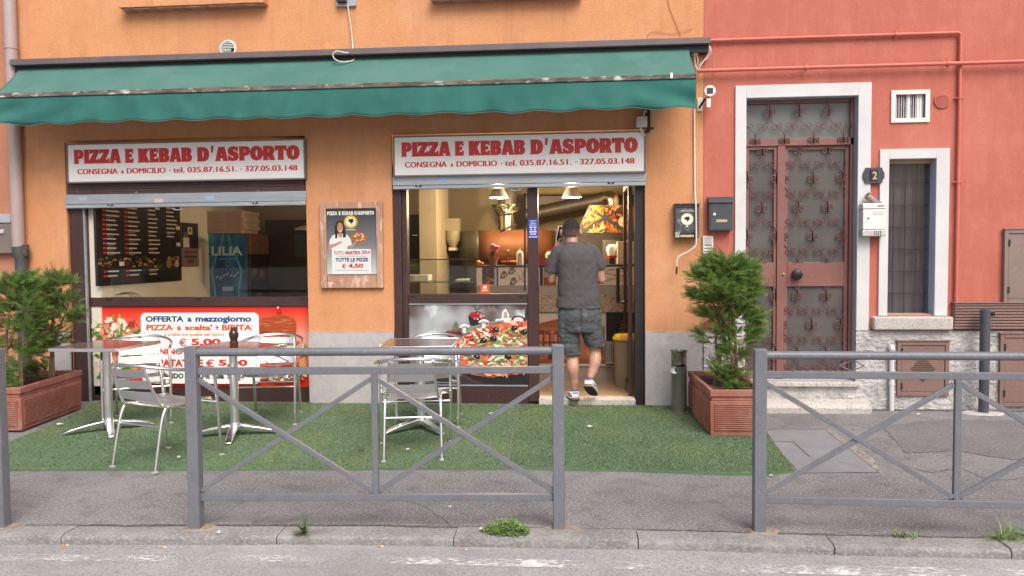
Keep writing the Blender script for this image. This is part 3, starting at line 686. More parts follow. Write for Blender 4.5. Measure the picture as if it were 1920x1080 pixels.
# heavy slab letters: each glyph drawn on a 10 x 10 square
GLYPH = {
 'P': ([[(0,0),(4.6,0),(4.3,1.0),(4.3,3.4),(6.2,3.4),(8.6,4.2),(9.6,6.0),(9.6,7.6),(8.8,9.2),(6.4,10),(0,10),(0.5,9),(0.5,1)]], [[(4.3,5.4),(5.6,5.5),(6.0,6.2),(6.0,7.2),(5.6,7.9),(4.3,8.0)]]),
 'I': ([[(0.3,0),(9.7,0),(8.9,1),(8.9,9),(9.7,10),(0.3,10),(1.1,9),(1.1,1)]], []),
 'Z': ([[(0,0),(9.6,0),(9.9,4.0),(8.8,2.9),(5.6,2.7),(9.6,8.0),(9.6,10),(0.5,10),(0.2,6.4),(1.2,7.4),(4.6,7.5),(0,2.2)]], []),
 'A': ([[(-0.4,0),(3.9,0),(3.6,0.8),(3.9,1.9),(6.3,1.9),(6.6,0.8),(6.2,0),(10.5,0),(9.6,1),(7.3,10),(2.9,10),(0.5,1)]], [[(4.3,3.9),(5.9,3.9),(5.1,7.4)]]),
 'E': ([[(0,0),(9.3,0),(9.6,3.6),(8.4,2.7),(4.6,2.6),(4.6,3.9),(7.6,3.9),(7.6,6.3),(4.6,6.3),(4.6,7.4),(8.2,7.4),(9.3,6.5),(9.1,10),(0,10),(0.6,9),(0.6,1)]], []),
 'K': ([[(0,0),(4.6,0),(4.2,1),(4.2,3.3),(5.9,0),(10.4,0),(9.5,1),(6.9,5.3),(9.3,9),(10.2,10),(6.0,10),(4.2,6.8),(4.2,9),(4.6,10),(0,10),(0.5,9),(0.5,1)]], []),
 'B': ([[(0,0),(6.6,0),(9.0,0.9),(9.8,2.8),(9.2,4.6),(8.0,5.3),(9.0,6.2),(9.4,7.6),(8.6,9.3),(6.4,10),(0,10),(0.5,9),(0.5,1)]], [[(4.2,2.1),(5.6,2.2),(6.0,3.1),(5.6,4.0),(4.2,4.1)],[(4.2,6.0),(5.3,6.1),(5.7,7.0),(5.3,7.8),(4.2,7.9)]]),
 'D': ([[(0,0),(5.8,0),(8.6,1.2),(9.8,3.8),(9.8,6.4),(8.6,8.8),(5.8,10),(0,10),(0.5,9),(0.5,1)]], [[(4.2,2.3),(5.3,2.5),(6.0,4.0),(6.0,6.0),(5.3,7.5),(4.2,7.7)]]),
 'S': ([[(0.4,0),(1.2,0.6),(4.0,-0.2),(7.4,0.2),(9.5,2.0),(9.4,4.6),(7.4,6.2),(4.6,7.0),(4.4,7.8),(5.8,8.0),(7.6,7.2),(8.9,6.4),(9.0,10),(8.2,9.5),(5.4,10.2),(2.0,9.7),(0.2,7.8),(0.4,5.4),(2.4,3.9),(5.2,3.1),(5.4,2.3),(4.0,2.1),(1.8,3.0),(0.3,4.0)]], []),
 'O': ([[(5,-0.2),(8.4,0.9),(10,3.6),(10,6.4),(8.4,9.1),(5,10.2),(1.6,9.1),(0,6.4),(0,3.6),(1.6,0.9)]], [[(5,2.3),(6.0,3.2),(6.3,5),(6.0,6.8),(5,7.7),(4.0,6.8),(3.7,5),(4.0,3.2)]]),
 'R': ([[(0,0),(4.5,0),(4.1,1),(4.1,3.1),(5.0,3.1),(6.0,0),(10.4,0),(9.6,1),(8.2,4.0),(9.3,5.6),(9.4,7.6),(8.6,9.2),(6.2,10),(0,10),(0.5,9),(0.5,1)]], [[(4.1,5.4),(5.4,5.5),(5.8,6.2),(5.8,7.2),(5.4,7.9),(4.1,8.0)]]),
 'T': ([[(2.6,0),(7.4,0),(7.0,1),(7.0,7.3),(8.6,7.1),(9.7,6.0),(9.9,10),(0.1,10),(0.3,6.0),(1.4,7.1),(3.0,7.3),(3.0,1)]], []),
 "'": ([[(2,0),(6,0),(10,10),(3,10)]], []),
}
GW = {'I': 0.52, 'E': 0.86, 'A': 1.08, 'O': 1.06, 'K': 1.06, "'": 1.0, 'S': 0.94, 'P': 0.95, 'Z': 0.95}
_gcache = {}
def glyph_geo(ch):
    if ch in _gcache: return _gcache[ch]
    outer, inner = GLYPH[ch]
    bm = bmesh.new(); 
    for loop in outer+inner:
        vs_ = [bm.verts.new((x, 0, z)) for x, z in loop]
        for i in range(len(vs_)): bm.edges.new((vs_[i], vs_[(i+1) % len(vs_)]))
    bmesh.ops.triangle_fill(bm, edges=bm.edges[:], use_beauty=True, use_dissolve=False)
    bm.verts.index_update()
    v = [(p.co.x, p.co.z) for p in bm.verts]; f = []
    for q in bm.faces:
        ids = [l.vert.index for l in q.loops]
        a = sum(v[ids[i]][0]*v[ids[(i+1) % len(ids)]][1]-v[ids[(i+1) % len(ids)]][0]*v[ids[i]][1] for i in range(len(ids)))
        f.append(ids if a > 0 else ids[::-1])
    bm.free(); _gcache[ch] = (v, f); return v, f
def slab(mb, word, x0, x1, z0, z1, y, mat, gap=0.05, fat=0.0055):
    if fat and y < -0.05:
        for i, d in enumerate((-fat, 0, fat)): slab(mb, word, x0+fat+d, x1-fat+d, z0, z1, y-i*5e-5, mat, gap, 0)
        return
    ws = [GW.get(c, 1.0) for c in word]; tot = sum(ws)+gap*(len(word)-1); k = (x1-x0)/tot; x = x0
    for c, w in zip(word, ws):
        v, f = glyph_geo(c)
        mb.add([(x+p[0]/10*w*k, y, z0+p[1]/10*(z1-z0)) for p in v], f, mat); x += (w+gap)*k
s1 = rect(127, 270, 569, 337, -0.055); s2 = rect(739, 258, 1207, 326, -0.055)
S1 = (at(127.5, 300, -0.055).x, at(569.5, 300, -0.055).x, at(350, 337.5, -0.055).z, at(350, 267, -0.055).z)
S2 = (at(739.5, 290, -0.055).x, at(1208, 290, -0.055).x, at(976, 325, -0.055).z, at(976, 252.5, -0.055).z)
shopsign('white sign with red lettering over the left shop window', *S1, (at(138, 294, -0.055).x, at(562, 290, -0.055).x), (at(145, 320, -0.055).x, at(558, 320, -0.055).x))
shopsign('white sign with red lettering over the shop doorway', *S2, (at(752, 284, -0.055).x, at(1196, 275, -0.055).x), (at(759, 308, -0.055).x, at(1190, 303, -0.055).x))

# ================================================================== awning
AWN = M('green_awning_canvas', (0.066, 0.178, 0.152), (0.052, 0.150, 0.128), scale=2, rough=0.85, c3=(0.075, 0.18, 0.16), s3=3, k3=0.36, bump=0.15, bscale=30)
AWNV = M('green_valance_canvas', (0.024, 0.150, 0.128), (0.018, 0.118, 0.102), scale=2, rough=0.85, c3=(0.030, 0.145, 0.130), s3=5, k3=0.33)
GRIME = M('grimy_awning_bar', (0.20, 0.17, 0.145), (0.07, 0.06, 0.05), scale=14, rough=0.8, c3=(0.55, 0.52, 0.47), s3=20, k3=0.30, stretch=(0.5, 1, 1))
CASS = M('grey_brown_cassette', (0.155, 0.125, 0.130), (0.125, 0.10, 0.105), scale=4, rough=0.5)
t = thing('awning', 'green canvas awning with a scalloped valance over the takeaway', 'awning', (-2.2, 0, 3.0))
ax0, ax1 = at(17, 112, -0.16).x, at(1333, 75, -0.16).x
zc1 = (at(17, 111, -0.16).z+at(1333, 69, -0.16).z)/2
mb = MB(); mb.box(ax0, ax1, -0.16, -0.002, zc1-0.058, zc1, CASS)
mb.box(ax0+0.01, ax1-0.01, -0.10, -0.002, zc1-0.125, zc1-0.059, DARKF)
mb.build('cassette', t, t.location, bevel=0.004)
BY = -0.46
bx0, bx1 = at(-14, 172, BY).x, at(1305, 144, BY).x
zb = (at(0, 176, BY).z+at(1303, 147, BY).z)/2
cx0, cx1 = at(36, 128, -0.09).x, at(1291, 92, -0.09).x
zt = zc1-0.075
nx, ny = 160, 12; v = []; f = []
for j in range(ny+1):
    s = j/ny
    for i in range(nx+1):
        u = i/nx; x = (cx0+(cx1-cx0)*u)*(1-s)+(bx0+(bx1-bx0)*u)*s
        y = -0.09+(BY+0.09)*s
        sag = -0.025*math.sin(math.pi*s)
        wr = 0.007*mnoise.noise(Vector((x*1.6+s*1.2, s*1.5, 0)))+0.005*mnoise.noise(Vector((x*5+s*4, s*1.2, 3)))
        z = zt+(zb+0.012-zt)*s+sag+wr*math.sin(math.pi*min(1, s*1.15))
        v.append((x, y, z))
for j in range(ny):
    for i in range(nx): f.append((j*(nx+1)+i, (j+1)*(nx+1)+i, (j+1)*(nx+1)+i+1, j*(nx+1)+i+1))
mb = MB().add(v, f, AWN); cv = mb.build('canopy', t, t.location, angle=80)
so = cv.modifiers.new('thickness', 'SOLIDIFY'); so.thickness = 0.003
mb = MB(); mb.box(bx0, bx1, BY-0.028, BY+0.02, zb-0.022, zb+0.018, GRIME)
p = at(1259, 146, BY-0.03); mb.box(p.x-0.012, p.x+0.012, BY-0.034, BY-0.0285, zb-0.02, zb+0.03, WHITEP)
mb.build('front_bar', t, t.location, bevel=0.006)
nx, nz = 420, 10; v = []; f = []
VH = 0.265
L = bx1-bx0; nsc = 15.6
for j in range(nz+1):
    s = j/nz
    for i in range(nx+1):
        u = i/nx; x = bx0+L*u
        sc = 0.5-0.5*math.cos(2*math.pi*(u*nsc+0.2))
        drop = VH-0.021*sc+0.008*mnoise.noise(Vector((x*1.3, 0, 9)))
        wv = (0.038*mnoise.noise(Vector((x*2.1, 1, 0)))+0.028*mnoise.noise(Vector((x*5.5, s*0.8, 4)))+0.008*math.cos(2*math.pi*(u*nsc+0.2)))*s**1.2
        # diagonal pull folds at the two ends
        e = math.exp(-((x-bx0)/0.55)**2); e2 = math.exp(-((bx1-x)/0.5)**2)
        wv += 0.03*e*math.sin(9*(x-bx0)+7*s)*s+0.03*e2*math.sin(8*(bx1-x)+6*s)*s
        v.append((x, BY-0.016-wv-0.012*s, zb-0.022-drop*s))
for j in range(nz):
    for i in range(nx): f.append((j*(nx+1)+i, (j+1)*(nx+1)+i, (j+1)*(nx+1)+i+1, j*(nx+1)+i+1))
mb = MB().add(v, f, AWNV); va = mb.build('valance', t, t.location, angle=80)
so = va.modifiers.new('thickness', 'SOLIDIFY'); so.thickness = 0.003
hem = MB(); hem.tube([v[nz*(nx+1)+i] for i in range(nx+1)], 0.0035, M('valance_binding', (0.10, 0.17, 0.15), None, rough=0.8), n=5); hem.build('hem', t, t.location)
for px in (60, 1210):
    m_ = MB(); x = at(px, 150, -0.2).x; m_.tube([(x, -0.03, zc1-0.2), (x, BY+0.02, zb)], 0.014, DARKF); m_.box(x-0.03, x+0.03, -0.04, -0.001, zc1-0.28, zc1-0.14, DARKF); m_.build('arm', t, t.location)

# ================================================================== printed offer banner below the left window
b0 = SY0+0.012
x0, x1 = at(174, 650, b0).x, LW[1]-0.012; z1, z0 = at(380, 575, b0).z, at(380, 724, b0).z
BANRED = bpy.data.materials.new('printed_red_fade'); BANRED.use_nodes = True
nt = BANRED.node_tree; bs = nt.nodes['Principled BSDF']; bs.inputs['Roughness'].default_value = 0.4
tc = _node(nt, 'ShaderNodeTexCoord'); sp = _node(nt, 'ShaderNodeSeparateXYZ'); cr = _node(nt, 'ShaderNodeValToRGB'); nz_ = _node(nt, 'ShaderNodeTexNoise'); nz_.inputs['Scale'].default_value = 3
mr = _node(nt, 'ShaderNodeMapRange'); mr.inputs['From Min'].default_value = 0.0; mr.inputs['From Max'].default_value = z1-z0
ma = _node(nt, 'ShaderNodeMath', operation='MULTIPLY_ADD'); ma.inputs[1].default_value = 0.10; 
nt.links.new(tc.outputs['Object'], sp.inputs[0]); nt.links.new(sp.outputs['Z'], mr.inputs['Value']); nt.links.new(tc.outputs['Object'], nz_.inputs['Vector'])
nt.links.new(nz_.outputs['Fac'], ma.inputs[0]); nt.links.new(mr.outputs[0], ma.inputs[2]); nt.links.new(ma.outputs[0], cr.inputs[0])
for i, (pz, c) in enumerate(((0.0, (200, 38, 22)), (0.16, (212, 48, 30)), (0.35, (214, 132, 112)), (0.62, (224, 160, 140)), (0.88, (226, 92, 66)), (1.0, (222, 48, 30)))):
    el = cr.color_ramp.elements[i] if i < 2 else cr.color_ramp.elements.new(pz)
    el.position = pz; el.color = (*hexc(*c), 1)
nt.links.new(cr.outputs[0], bs.inputs['Base Color'])
tb = thing('offer_banner', 'red printed banner with a white price panel under the left shop window', 'banner', (x0, b0, z0))
MB().box(x0, x1, b0-0.004, b0+0.006, z0, z1, BANRED).build('sheet', tb, tb.location, smooth=False)
art = Art(x0, x1, z0, z1, b0-0.005)
rng = random.Random(11)
P = lambda px, py: (at(px, py, b0).x, at(px, py, b0).z)
def salad(cx, cy, rx, ry, n, cols, seed, minr=0.018, maxr=0.05):
    g = random.Random(seed)
    for k in range(n):
        a = g.uniform(0, 2*math.pi); q = math.sqrt(g.random()); c = P(cx+rx*q*math.cos(a), cy+ry*q*math.sin(a))
        col = cols[g.randrange(len(cols))]; j = g.uniform(-16, 16); mat_ = ink(*[int(max(0, min(255, (ch+j)//12*12))) for ch in col])
        r = g.uniform(minr, maxr)
        if col[1] > col[0]+20: art.put(leaf(c[0], c[1], r*1.7, r*0.5, g.uniform(0, 3.14)), mat_)
        else: art.put(blob(c[0], c[1], r*1.2, r*0.75, g, n=9, wob=0.3, rot=g.uniform(0, 3)), mat_)
SAL = [(222, 200, 172), (236, 222, 200), (206, 92, 72), (190, 60, 48), (120, 160, 56), (88, 140, 44), (150, 178, 80), (60, 112, 36), (226, 150, 120), (240, 226, 210)]
salad(216, 655, 58, 62, 330, SAL, 5, 0.014, 0.042)
for (px, py, r) in ((240, 695, 0.05), (196, 700, 0.045), (262, 665, 0.035), (186, 628, 0.03)):
    c = P(px, py); art.put(leaf(c[0], c[1], r*1.9, r*0.7, rng.uniform(-0.8, 0.8)), ink(64, 132, 40)); art.put(leaf(c[0]+0.006, c[1]+0.006, r*1.4, r*0.25, rng.uniform(-0.6, 0.6)), ink(110, 168, 70))
# kebab stack and burger
KB = [(176, 78, 40), (196, 96, 52), (158, 64, 32), (210, 116, 68), (186, 88, 46)]
kc0, kc1 = P(490, 646), P(556, 590)
art.put([P(490, 650), P(488, 612), P(496, 598), P(524, 588), P(550, 594), P(557, 606), P(555, 650)], ink(172, 76, 40))
g = random.Random(4)
for k in range(90):
    py = g.uniform(594, 648); px = g.uniform(488, 556); c = P(px, py); c = (c[0], c[1]); w = g.uniform(0.03, 0.09)
    art.put(leaf(min(max(c[0], kc0[0]+w), kc1[0]-w), c[1], w, g.uniform(0.003, 0.008), g.uniform(-0.12, 0.12)), ink(*KB[g.randrange(5)]))
art.put(ell(*P(525, 583), 0.026, 0.026), ink(196, 30, 26)); art.put(ell(*P(523, 576), 0.010, 0.012), ink(240, 225, 215))
salad(540, 645, 34, 12, 40, [(150, 170, 84), (226, 210, 180), (200, 100, 70), (110, 150, 60)], 8, 0.012, 0.03)
g = random.Random(6)
for k in range(60):
    c = P(g.uniform(492, 576), g.uniform(655, 700)); art.put(leaf(c[0], c[1], g.uniform(0.03, 0.07), g.uniform(0.006, 0.012), g.uniform(-0.2, 0.2)), ink(*KB[g.randrange(5)]))
art.put([P(566, 672), P(574, 668), P(577, 690), P(570, 694), P(562, 684)], ink(200, 150, 90))
salad(535, 706, 42, 9, 60, [(150, 60, 44), (226, 210, 180), (200, 100, 70), (70, 110, 44), (236, 226, 206)], 9, 0.012, 0.028)
# the white panel and its lines
qa, qb = P(267, 586), P(489, 719)
art.put(rrect(qa[0]+0.0, P(489, 650)[0], qb[1], qa[1], 0.05), ink(246, 245, 244))
BLU, ORG, RDD, YEL = ink(32, 62, 120), ink(226, 82, 34), ink(214, 52, 30), ink(222, 150, 40)
GRN = ink(40, 60, 50)
def line(words, y0, y1, mat_, bold=0.045):
    for w, a, b in words:
        za, zb_ = P(380, y1)[1], P(380, y0)[1]
        h = zb_-za
        if w in ('a', 'scelta\'', 'mezzogiorno'):
            if w == 'a': za, zb_ = za, za+h*0.74
            if w == 'mezzogiorno': za, zb_ = za-h*0.30, za+h*1.0
        art.text(w, P(a, 650)[0], P(b, 650)[0], za, zb_, mat_, bold)
line([('OFFERTA', 278, 349), ('a', 356, 364), ('mezzogiorno', 371, 475)], 592, 603, BLU)
line([('PIZZA', 279, 329), ('a', 336, 344), ("scelta'", 351, 402), ('+', 408, 414), ('BIBITA', 420, 476)], 608, 619, ORG)
line([('a scelta tra quelle del listino', 312, 424)], 623, 631, YEL, 0.03)
line([('\u20ac', 339, 353)], 634, 649, RDD, 0.014)
line([('5,00', 362, 417)], 634, 649, RDD, 0.045)
line([('PANINO', 283, 345), ('KEBAB', 352, 412), ('o', 420, 430)], 653, 664, RDD)
line([('PATATINE', 300, 383), ('5,00', 412, 466)], 673, 687, RDD)
line([('\u20ac', 388, 404)], 673, 687, RDD, 0.014)
line([('VALIDO', 302, 346), ('ANCHE', 353, 396), ('alla', 403, 422), ('SERA', 428, 459)], 699, 709, GRN)
art.mb.build('print', tb, tb.location, smooth=False)

# ================================================================== pizza photograph under the right window
b0 = SY0+0.012
x0, x1 = at(768, 650, b0).x, at(989, 650, b0).x; z1, z0 = at(880, 571, b0).z, at(880, 721, b0).z
tb = thing('pizza_poster', 'large printed photograph of a pizza under the window beside the doorway', 'poster', (x0, b0, z0))
PBG = M('printed_blurred_backdrop', hexc(176, 182, 186), hexc(84, 66, 64), scale=1.9, rough=0.3, detail=2, contrast=(0.36, 0.60), c3=hexc(228, 236, 240), s3=2.6, k3=0.36)
MB().box(x0, x1, b0-0.004, b0+0.006, z0, z1, PBG).build('sheet', tb, tb.location, smooth=False)
art = Art(x0+0.001, x1-0.001, z0+0.001, z1-0.001, b0-0.005)
P = lambda px, py: (at(px, py, b0).x, at(px, py, b0).z)
art.put([P(766, 722), P(766, 700), P(990, 696), P(990, 722)], ink(52, 50, 56))
art.put([P(766, 704), P(766, 640), P(800, 632), P(852, 640), P(900, 640), P(900, 706)], ink(118, 106, 104))
art.put([P(830, 626), P(840, 620), P(862, 616), P(868, 630), P(850, 636)], ink(84, 36, 34)); art.put([P(836, 624), P(850, 617), P(862, 617), P(860, 622)], ink(150, 70, 62))
for k in range(7): c = P(850+k*1.5, 614-k % 3*3); art.put(leaf(c[0], c[1], 0.04, 0.006, 1.2+k*0.12), ink(96, 110, 84))
art.put(blob(*P(894, 598), 0.085, 0.075, random.Random(3), 16, 0.08), ink(40, 26, 34)); art.put(blob(*P(894, 591), 0.07, 0.034, random.Random(4), 16, 0.15), ink(150, 24, 38))
g = random.Random(2)
for k in range(16): c = P(894+g.uniform(-14, 14), 592+g.uniform(-6, 6)); art.put(ell(c[0], c[1], 0.012, 0.010, 10), ink(*g.choice([(206, 40, 52), (226, 160, 160), (120, 14, 28)])))
for a in (0.6, 0.9, 2.2, 1.9): c = P(894, 582); art.put(leaf(c[0]+0.05*math.cos(a), c[1]+0.05*math.sin(a), 0.06, 0.003, a), ink(60, 60, 60))
art.put([P(926, 606), P(930, 598), P(960, 596), P(968, 606), P(964, 616), P(930, 616)], ink(226, 226, 230)); art.put([P(940, 600), P(942, 584), P(948, 578), P(955, 590), P(954, 600)], ink(232, 228, 226)); art.put([P(944, 596), P(946, 585), P(950, 584), P(952, 596)], ink(180, 150, 140))
art.put(ell(*P(972, 602), 0.075, 0.055), ink(60, 18, 40)); art.put(ell(*P(972, 600), 0.05, 0.03), ink(226, 214, 216)); art.put(ell(*P(972, 606), 0.03, 0.02), ink(110, 30, 60))
art.put([P(985, 580), P(992, 570), P(992, 606), P(984, 600)], ink(52, 60, 50))
# pan and pizza
pan = [P(862, 650), P(864, 690), P(880, 708), P(910, 718), P(950, 721), P(992, 719), P(992, 660)]
art.put(pan, ink(34, 32, 38)); art.put([P(862, 684), P(870, 700), P(890, 714), P(905, 718), P(895, 720), P(870, 708), P(861, 696)], ink(96, 50, 50))
crust = [P(860, 684), P(856, 660), P(858, 640), P(878, 622), P(902, 610), P(930, 602), P(962, 606), P(992, 600), P(992, 692), P(960, 702), P(920, 708), P(884, 702)]
art.put(crust, ink(214, 108, 72))
g = random.Random(21)
def inpizza():
    while True:
        px, py = g.uniform(858, 990), g.uniform(604, 704)
        if ((px-962)/104)**2+((py-655)/52)**2 < 0.97 and px < 991: return px, py
for k in range(130):
    c = P(*inpizza()); col = g.choice([(226, 128, 92), (236, 156, 120), (204, 84, 56), (242, 196, 164), (190, 60, 46)])
    art.put(blob(c[0], c[1], g.uniform(0.02, 0.045), g.uniform(0.012, 0.026), g, 9, 0.35, g.uniform(0, 3)), ink(*col))
for k in range(26):
    px = g.uniform(868, 930); py = 640-(px-868)*0.42+g.uniform(-8, 6); c = P(px, py); art.put(blob(c[0], c[1], 0.024, 0.018, g, 9, 0.2), ink(*g.choice([(192, 28, 34), (214, 48, 48), (170, 20, 30)]))); art.put(ell(c[0]-0.005, c[1]+0.006, 0.006, 0.004, 8), ink(240, 190, 180))
art.put([P(868, 626), P(880, 614), P(910, 604), P(945, 600), P(945, 603), P(912, 608), P(884, 618), P(872, 630)], ink(120, 150, 130))
for k in range(150):
    c = P(g.uniform(878, 990), g.uniform(616, 690)); col = g.choice([(238, 228, 206), (226, 206, 170), (244, 240, 230), (206, 180, 150)])
    if g.random() < 0.62: art.put(leaf(c[0], c[1], g.uniform(0.018, 0.045), g.uniform(0.006, 0.015), g.uniform(-0.9, 0.9)), ink(*col))
    else: art.put(leaf(c[0], c[1], g.uniform(0.025, 0.06), g.uniform(0.007, 0.014), g.uniform(-0.6, 1.0)), ink(*g.choice([(120, 158, 84), (92, 136, 60), (150, 180, 110)])))
for (px, py) in ((965, 615), (983, 622), (926, 634), (907, 638), (953, 668), (894, 669), (981, 652), (906, 692), (930, 618)):
    c = P(px, py); art.put(blob(c[0], c[1], 0.034, 0.027, g, 12, 0.14), ink(22, 22, 34)); art.put(blob(c[0]+0.008, c[1]+0.010, 0.010, 0.006, g, 8, 0.3), ink(170, 180, 196)); art.put(blob(c[0]-0.012, c[1]-0.006, 0.012, 0.005, g, 8, 0.3), ink(70, 50, 62))
for (px, py) in ((872, 614), (908, 605)):   # cut mushrooms
    c = P(px, py); art.put(ell(c[0], c[1], 0.055, 0.036, 18, 10, 175)+[(c[0]-0.018, c[1]-0.006), (c[0]-0.022, c[1]-0.05), (c[0]+0.012, c[1]-0.055), (c[0]+0.014, c[1])], ink(232, 228, 224))
    art.put(blob(c[0]+0.004, c[1]+0.004, 0.036, 0.010, g, 10, 0.3), ink(160, 146, 136)); art.put(leaf(c[0]-0.01, c[1]+0.026, 0.03, 0.006, 0.2), ink(250, 250, 248))
for k in range(40):
    px = g.uniform(866, 988); py = 690+6*math.sin((px-866)/122*3.1)+g.uniform(-6, 6); c = P(px, py); art.put(blob(c[0], c[1], 0.03, 0.016, g, 9, 0.35), ink(*g.choice([(232, 138, 104), (240, 168, 136), (214, 92, 62), (246, 190, 160)])))
art.mb.build('print', tb, tb.location, smooth=False)
tr = MB(); tr.box(x0-0.01, x1+0.004, b0-0.014, b0+0.004, z1+0.001, z1+0.012, GALV); tr.build('edge_strip', tb, tb.location, smooth=False); tr = MB(); tr.box(x0-0.01, x1+0.004, b0-0.014, b0+0.004, z0-0.012, z0-0.001, GALV); tr.build('edge_strip', tb, tb.location, smooth=False)

# ================================================================== poster in a wooden frame between the two openings
WOOD = M('peeling_pine', (0.50, 0.29, 0.20), (0.36, 0.20, 0.14), scale=5, rough=0.8, stretch=(1, 1, 0.25), c3=(0.62, 0.48, 0.40), s3=22, k3=0.34, bump=0.3, bscale=30)
t = thing('framed_poster', 'pizza offer poster in a peeling wooden frame on the orange wall', 'poster', (at(660, 460).x, 0, at(660, 540).z))
x0, x1 = at(601, 460, -0.03).x, at(718, 460, -0.03).x; z0, z1 = at(660, 540, -0.03).z, at(660, 379, -0.03).z
mb = MB(); w = 0.062
mb.box(x0, x0+w, -0.042, -0.004, z0, z1, WOOD); mb.box(x1-w, x1, -0.042, -0.004, z0, z1, WOOD)
mb.box(x0+w, x1-w, -0.040, -0.004, z1-w, z1, WOOD); mb.box(x0+w, x1-w, -0.040, -0.004, z0, z0+w, WOOD)
mb.box(x0+w, x1-w, -0.022, -0.004, z0+w, z1-w, WOOD)
mb.build('frame', t, t.location, bevel=0.004)
PGREY = bpy.data.materials.new('poster_grey_fade'); PGREY.use_nodes = True
nt = PGREY.node_tree; bs = nt.nodes['Principled BSDF']; bs.inputs['Roughness'].default_value = 0.35
tc = _node(nt, 'ShaderNodeTexCoord'); sp = _node(nt, 'ShaderNodeSeparateXYZ'); cr = _node(nt, 'ShaderNodeValToRGB'); mr = _node(nt, 'ShaderNodeMapRange')
py0, py1 = at(660, 514, -0.03).z, at(660, 392, -0.03).z
mr.inputs['From Min'].default_value = py0-t.location.z; mr.inputs['From Max'].default_value = py1-t.location.z
nt.links.new(tc.outputs['Object'], sp.inputs[0]); nt.links.new(sp.outputs['Z'], mr.inputs[0]); nt.links.new(mr.outputs[0], cr.inputs[0]); nt.links.new(cr.outputs[0], bs.inputs['Base Color'])
cr.color_ramp.elements[0].position = 0.0; cr.color_ramp.elements[0].color = (*hexc(214, 216, 220), 1); cr.color_ramp.elements[1].position = 1.0; cr.color_ramp.elements[1].color = (*hexc(44, 44, 50), 1)
e = cr.color_ramp.elements.new(0.45); e.color = (*hexc(128, 130, 136), 1)
qx0, qx1 = at(610, 450, -0.03).x, at(708, 450, -0.03).x
MB().box(qx0, qx1, -0.027, -0.023, py0, py1, PGREY).build('sheet', t, t.location, smooth=False)
art = Art(qx0, qx1, py0, py1, -0.0275); P = lambda px, py: (at(px, py, -0.03).x, at(px, py, -0.03).z)
WH = ink(240, 240, 240)
q0, q1 = P(613, 404), P(702, 396); 
slab(art.mb, 'PIZZA', P(613, 400)[0], P(632, 400)[0], P(657, 403)[1], P(657, 396)[1], -0.0285, WH); slab(art.mb, 'E', P(634.5, 400)[0], P(639, 400)[0], P(657, 403)[1], P(657, 396)[1], -0.0285, WH)
slab(art.mb, 'KEBAB', P(641, 400)[0], P(662, 400)[0], P(657, 403)[1], P(657, 396)[1], -0.0285, WH); slab(art.mb, "D'", P(664, 400)[0], P(670.5, 400)[0], P(657, 403)[1], P(657, 396)[1], -0.0285, WH); slab(art.mb, 'ASPORTO', P(671, 400)[0], P(701, 400)[0], P(657, 403)[1], P(657, 396)[1], -0.0285, WH)
art.put(ell(*P(657.5, 416), 0.067, 0.064), ink(226, 190, 50)); art.put(ell(*P(657.5, 416), 0.048, 0.046), ink(242, 236, 226))
c = P(658, 414); g = random.Random(1); art.put(blob(c[0], c[1], 0.026, 0.022, g, 13, 0.3), ink(24, 26, 30)); art.put([(c[0]-0.008, c[1]-0.012), (c[0]+0.004, c[1]-0.012), (c[0]-0.002, c[1]-0.045)], ink(24, 26, 30))
art.put([P(649, 431.5), P(667, 431.5), P(667, 429.8), P(649, 429.8)], ink(220, 220, 220))
# the smiling woman with the pizza plate
HAIR, SKIN = ink(36, 24, 22), ink(206, 150, 122)
art.put([P(628, 446), P(627, 425), P(631, 416), P(637, 413.5), P(643, 416), P(646, 426), P(649, 444), P(640, 444), P(634, 447)], HAIR)
art.put([P(616, 462), P(618, 450), P(624, 441), P(633, 438), P(643, 438), P(651, 440), P(657, 448), P(660, 459), P(652, 462), P(650, 468), P(622, 468)], ink(238, 238, 238))
art.put([P(634, 438), P(634, 443), P(638, 446), P(642, 443), P(642, 437)], SKIN); art.put(ell(*P(637.5, 427), 0.030, 0.050), SKIN); art.put(ell(*P(638, 433), 0.013, 0.005), ink(240, 230, 226))
for ex_ in (634.6, 641.0): art.put(ell(*P(ex_, 424.5), 0.006, 0.0035, 10), ink(50, 34, 30)); art.put(ell(*P(ex_, 422.6), 0.008, 0.0018, 8), ink(60, 40, 34))
art.put([P(637.6, 425), P(638.8, 429.6), P(636.6, 429.6)], ink(186, 126, 98))
art.put([P(628, 447), P(629, 430), P(632, 424), P(633, 436), P(632, 447)], HAIR); art.put([P(643, 424), P(646, 430), P(649, 444), P(643, 446)], HAIR)
art.put([P(615, 468), P(616, 458), P(624, 458), P(640, 452), P(641, 455), P(624, 464), P(617, 469)], SKIN); art.put([P(654, 466), P(664, 454), P(668, 452), P(666, 457), P(658, 467)], SKIN)
art.put(ell(*P(673, 445), 0.082, 0.050), ink(190, 110, 60)); art.put(ell(*P(673, 444.5), 0.072, 0.042), ink(206, 84, 48))
for k in range(30):
    a, q = g.uniform(0, 6.28), math.sqrt(g.random())*0.9; c = P(673, 444.5); art.put(blob(c[0]+0.066*q*math.cos(a), c[1]+0.038*q*math.sin(a), 0.012, 0.007, g, 7), ink(*g.choice([(236, 200, 130), (196, 60, 40), (120, 140, 60), (240, 220, 180)])))
art.put([P(623, 514), P(622, 467), P(695, 467), P(696, 514)], ink(240, 240, 242))
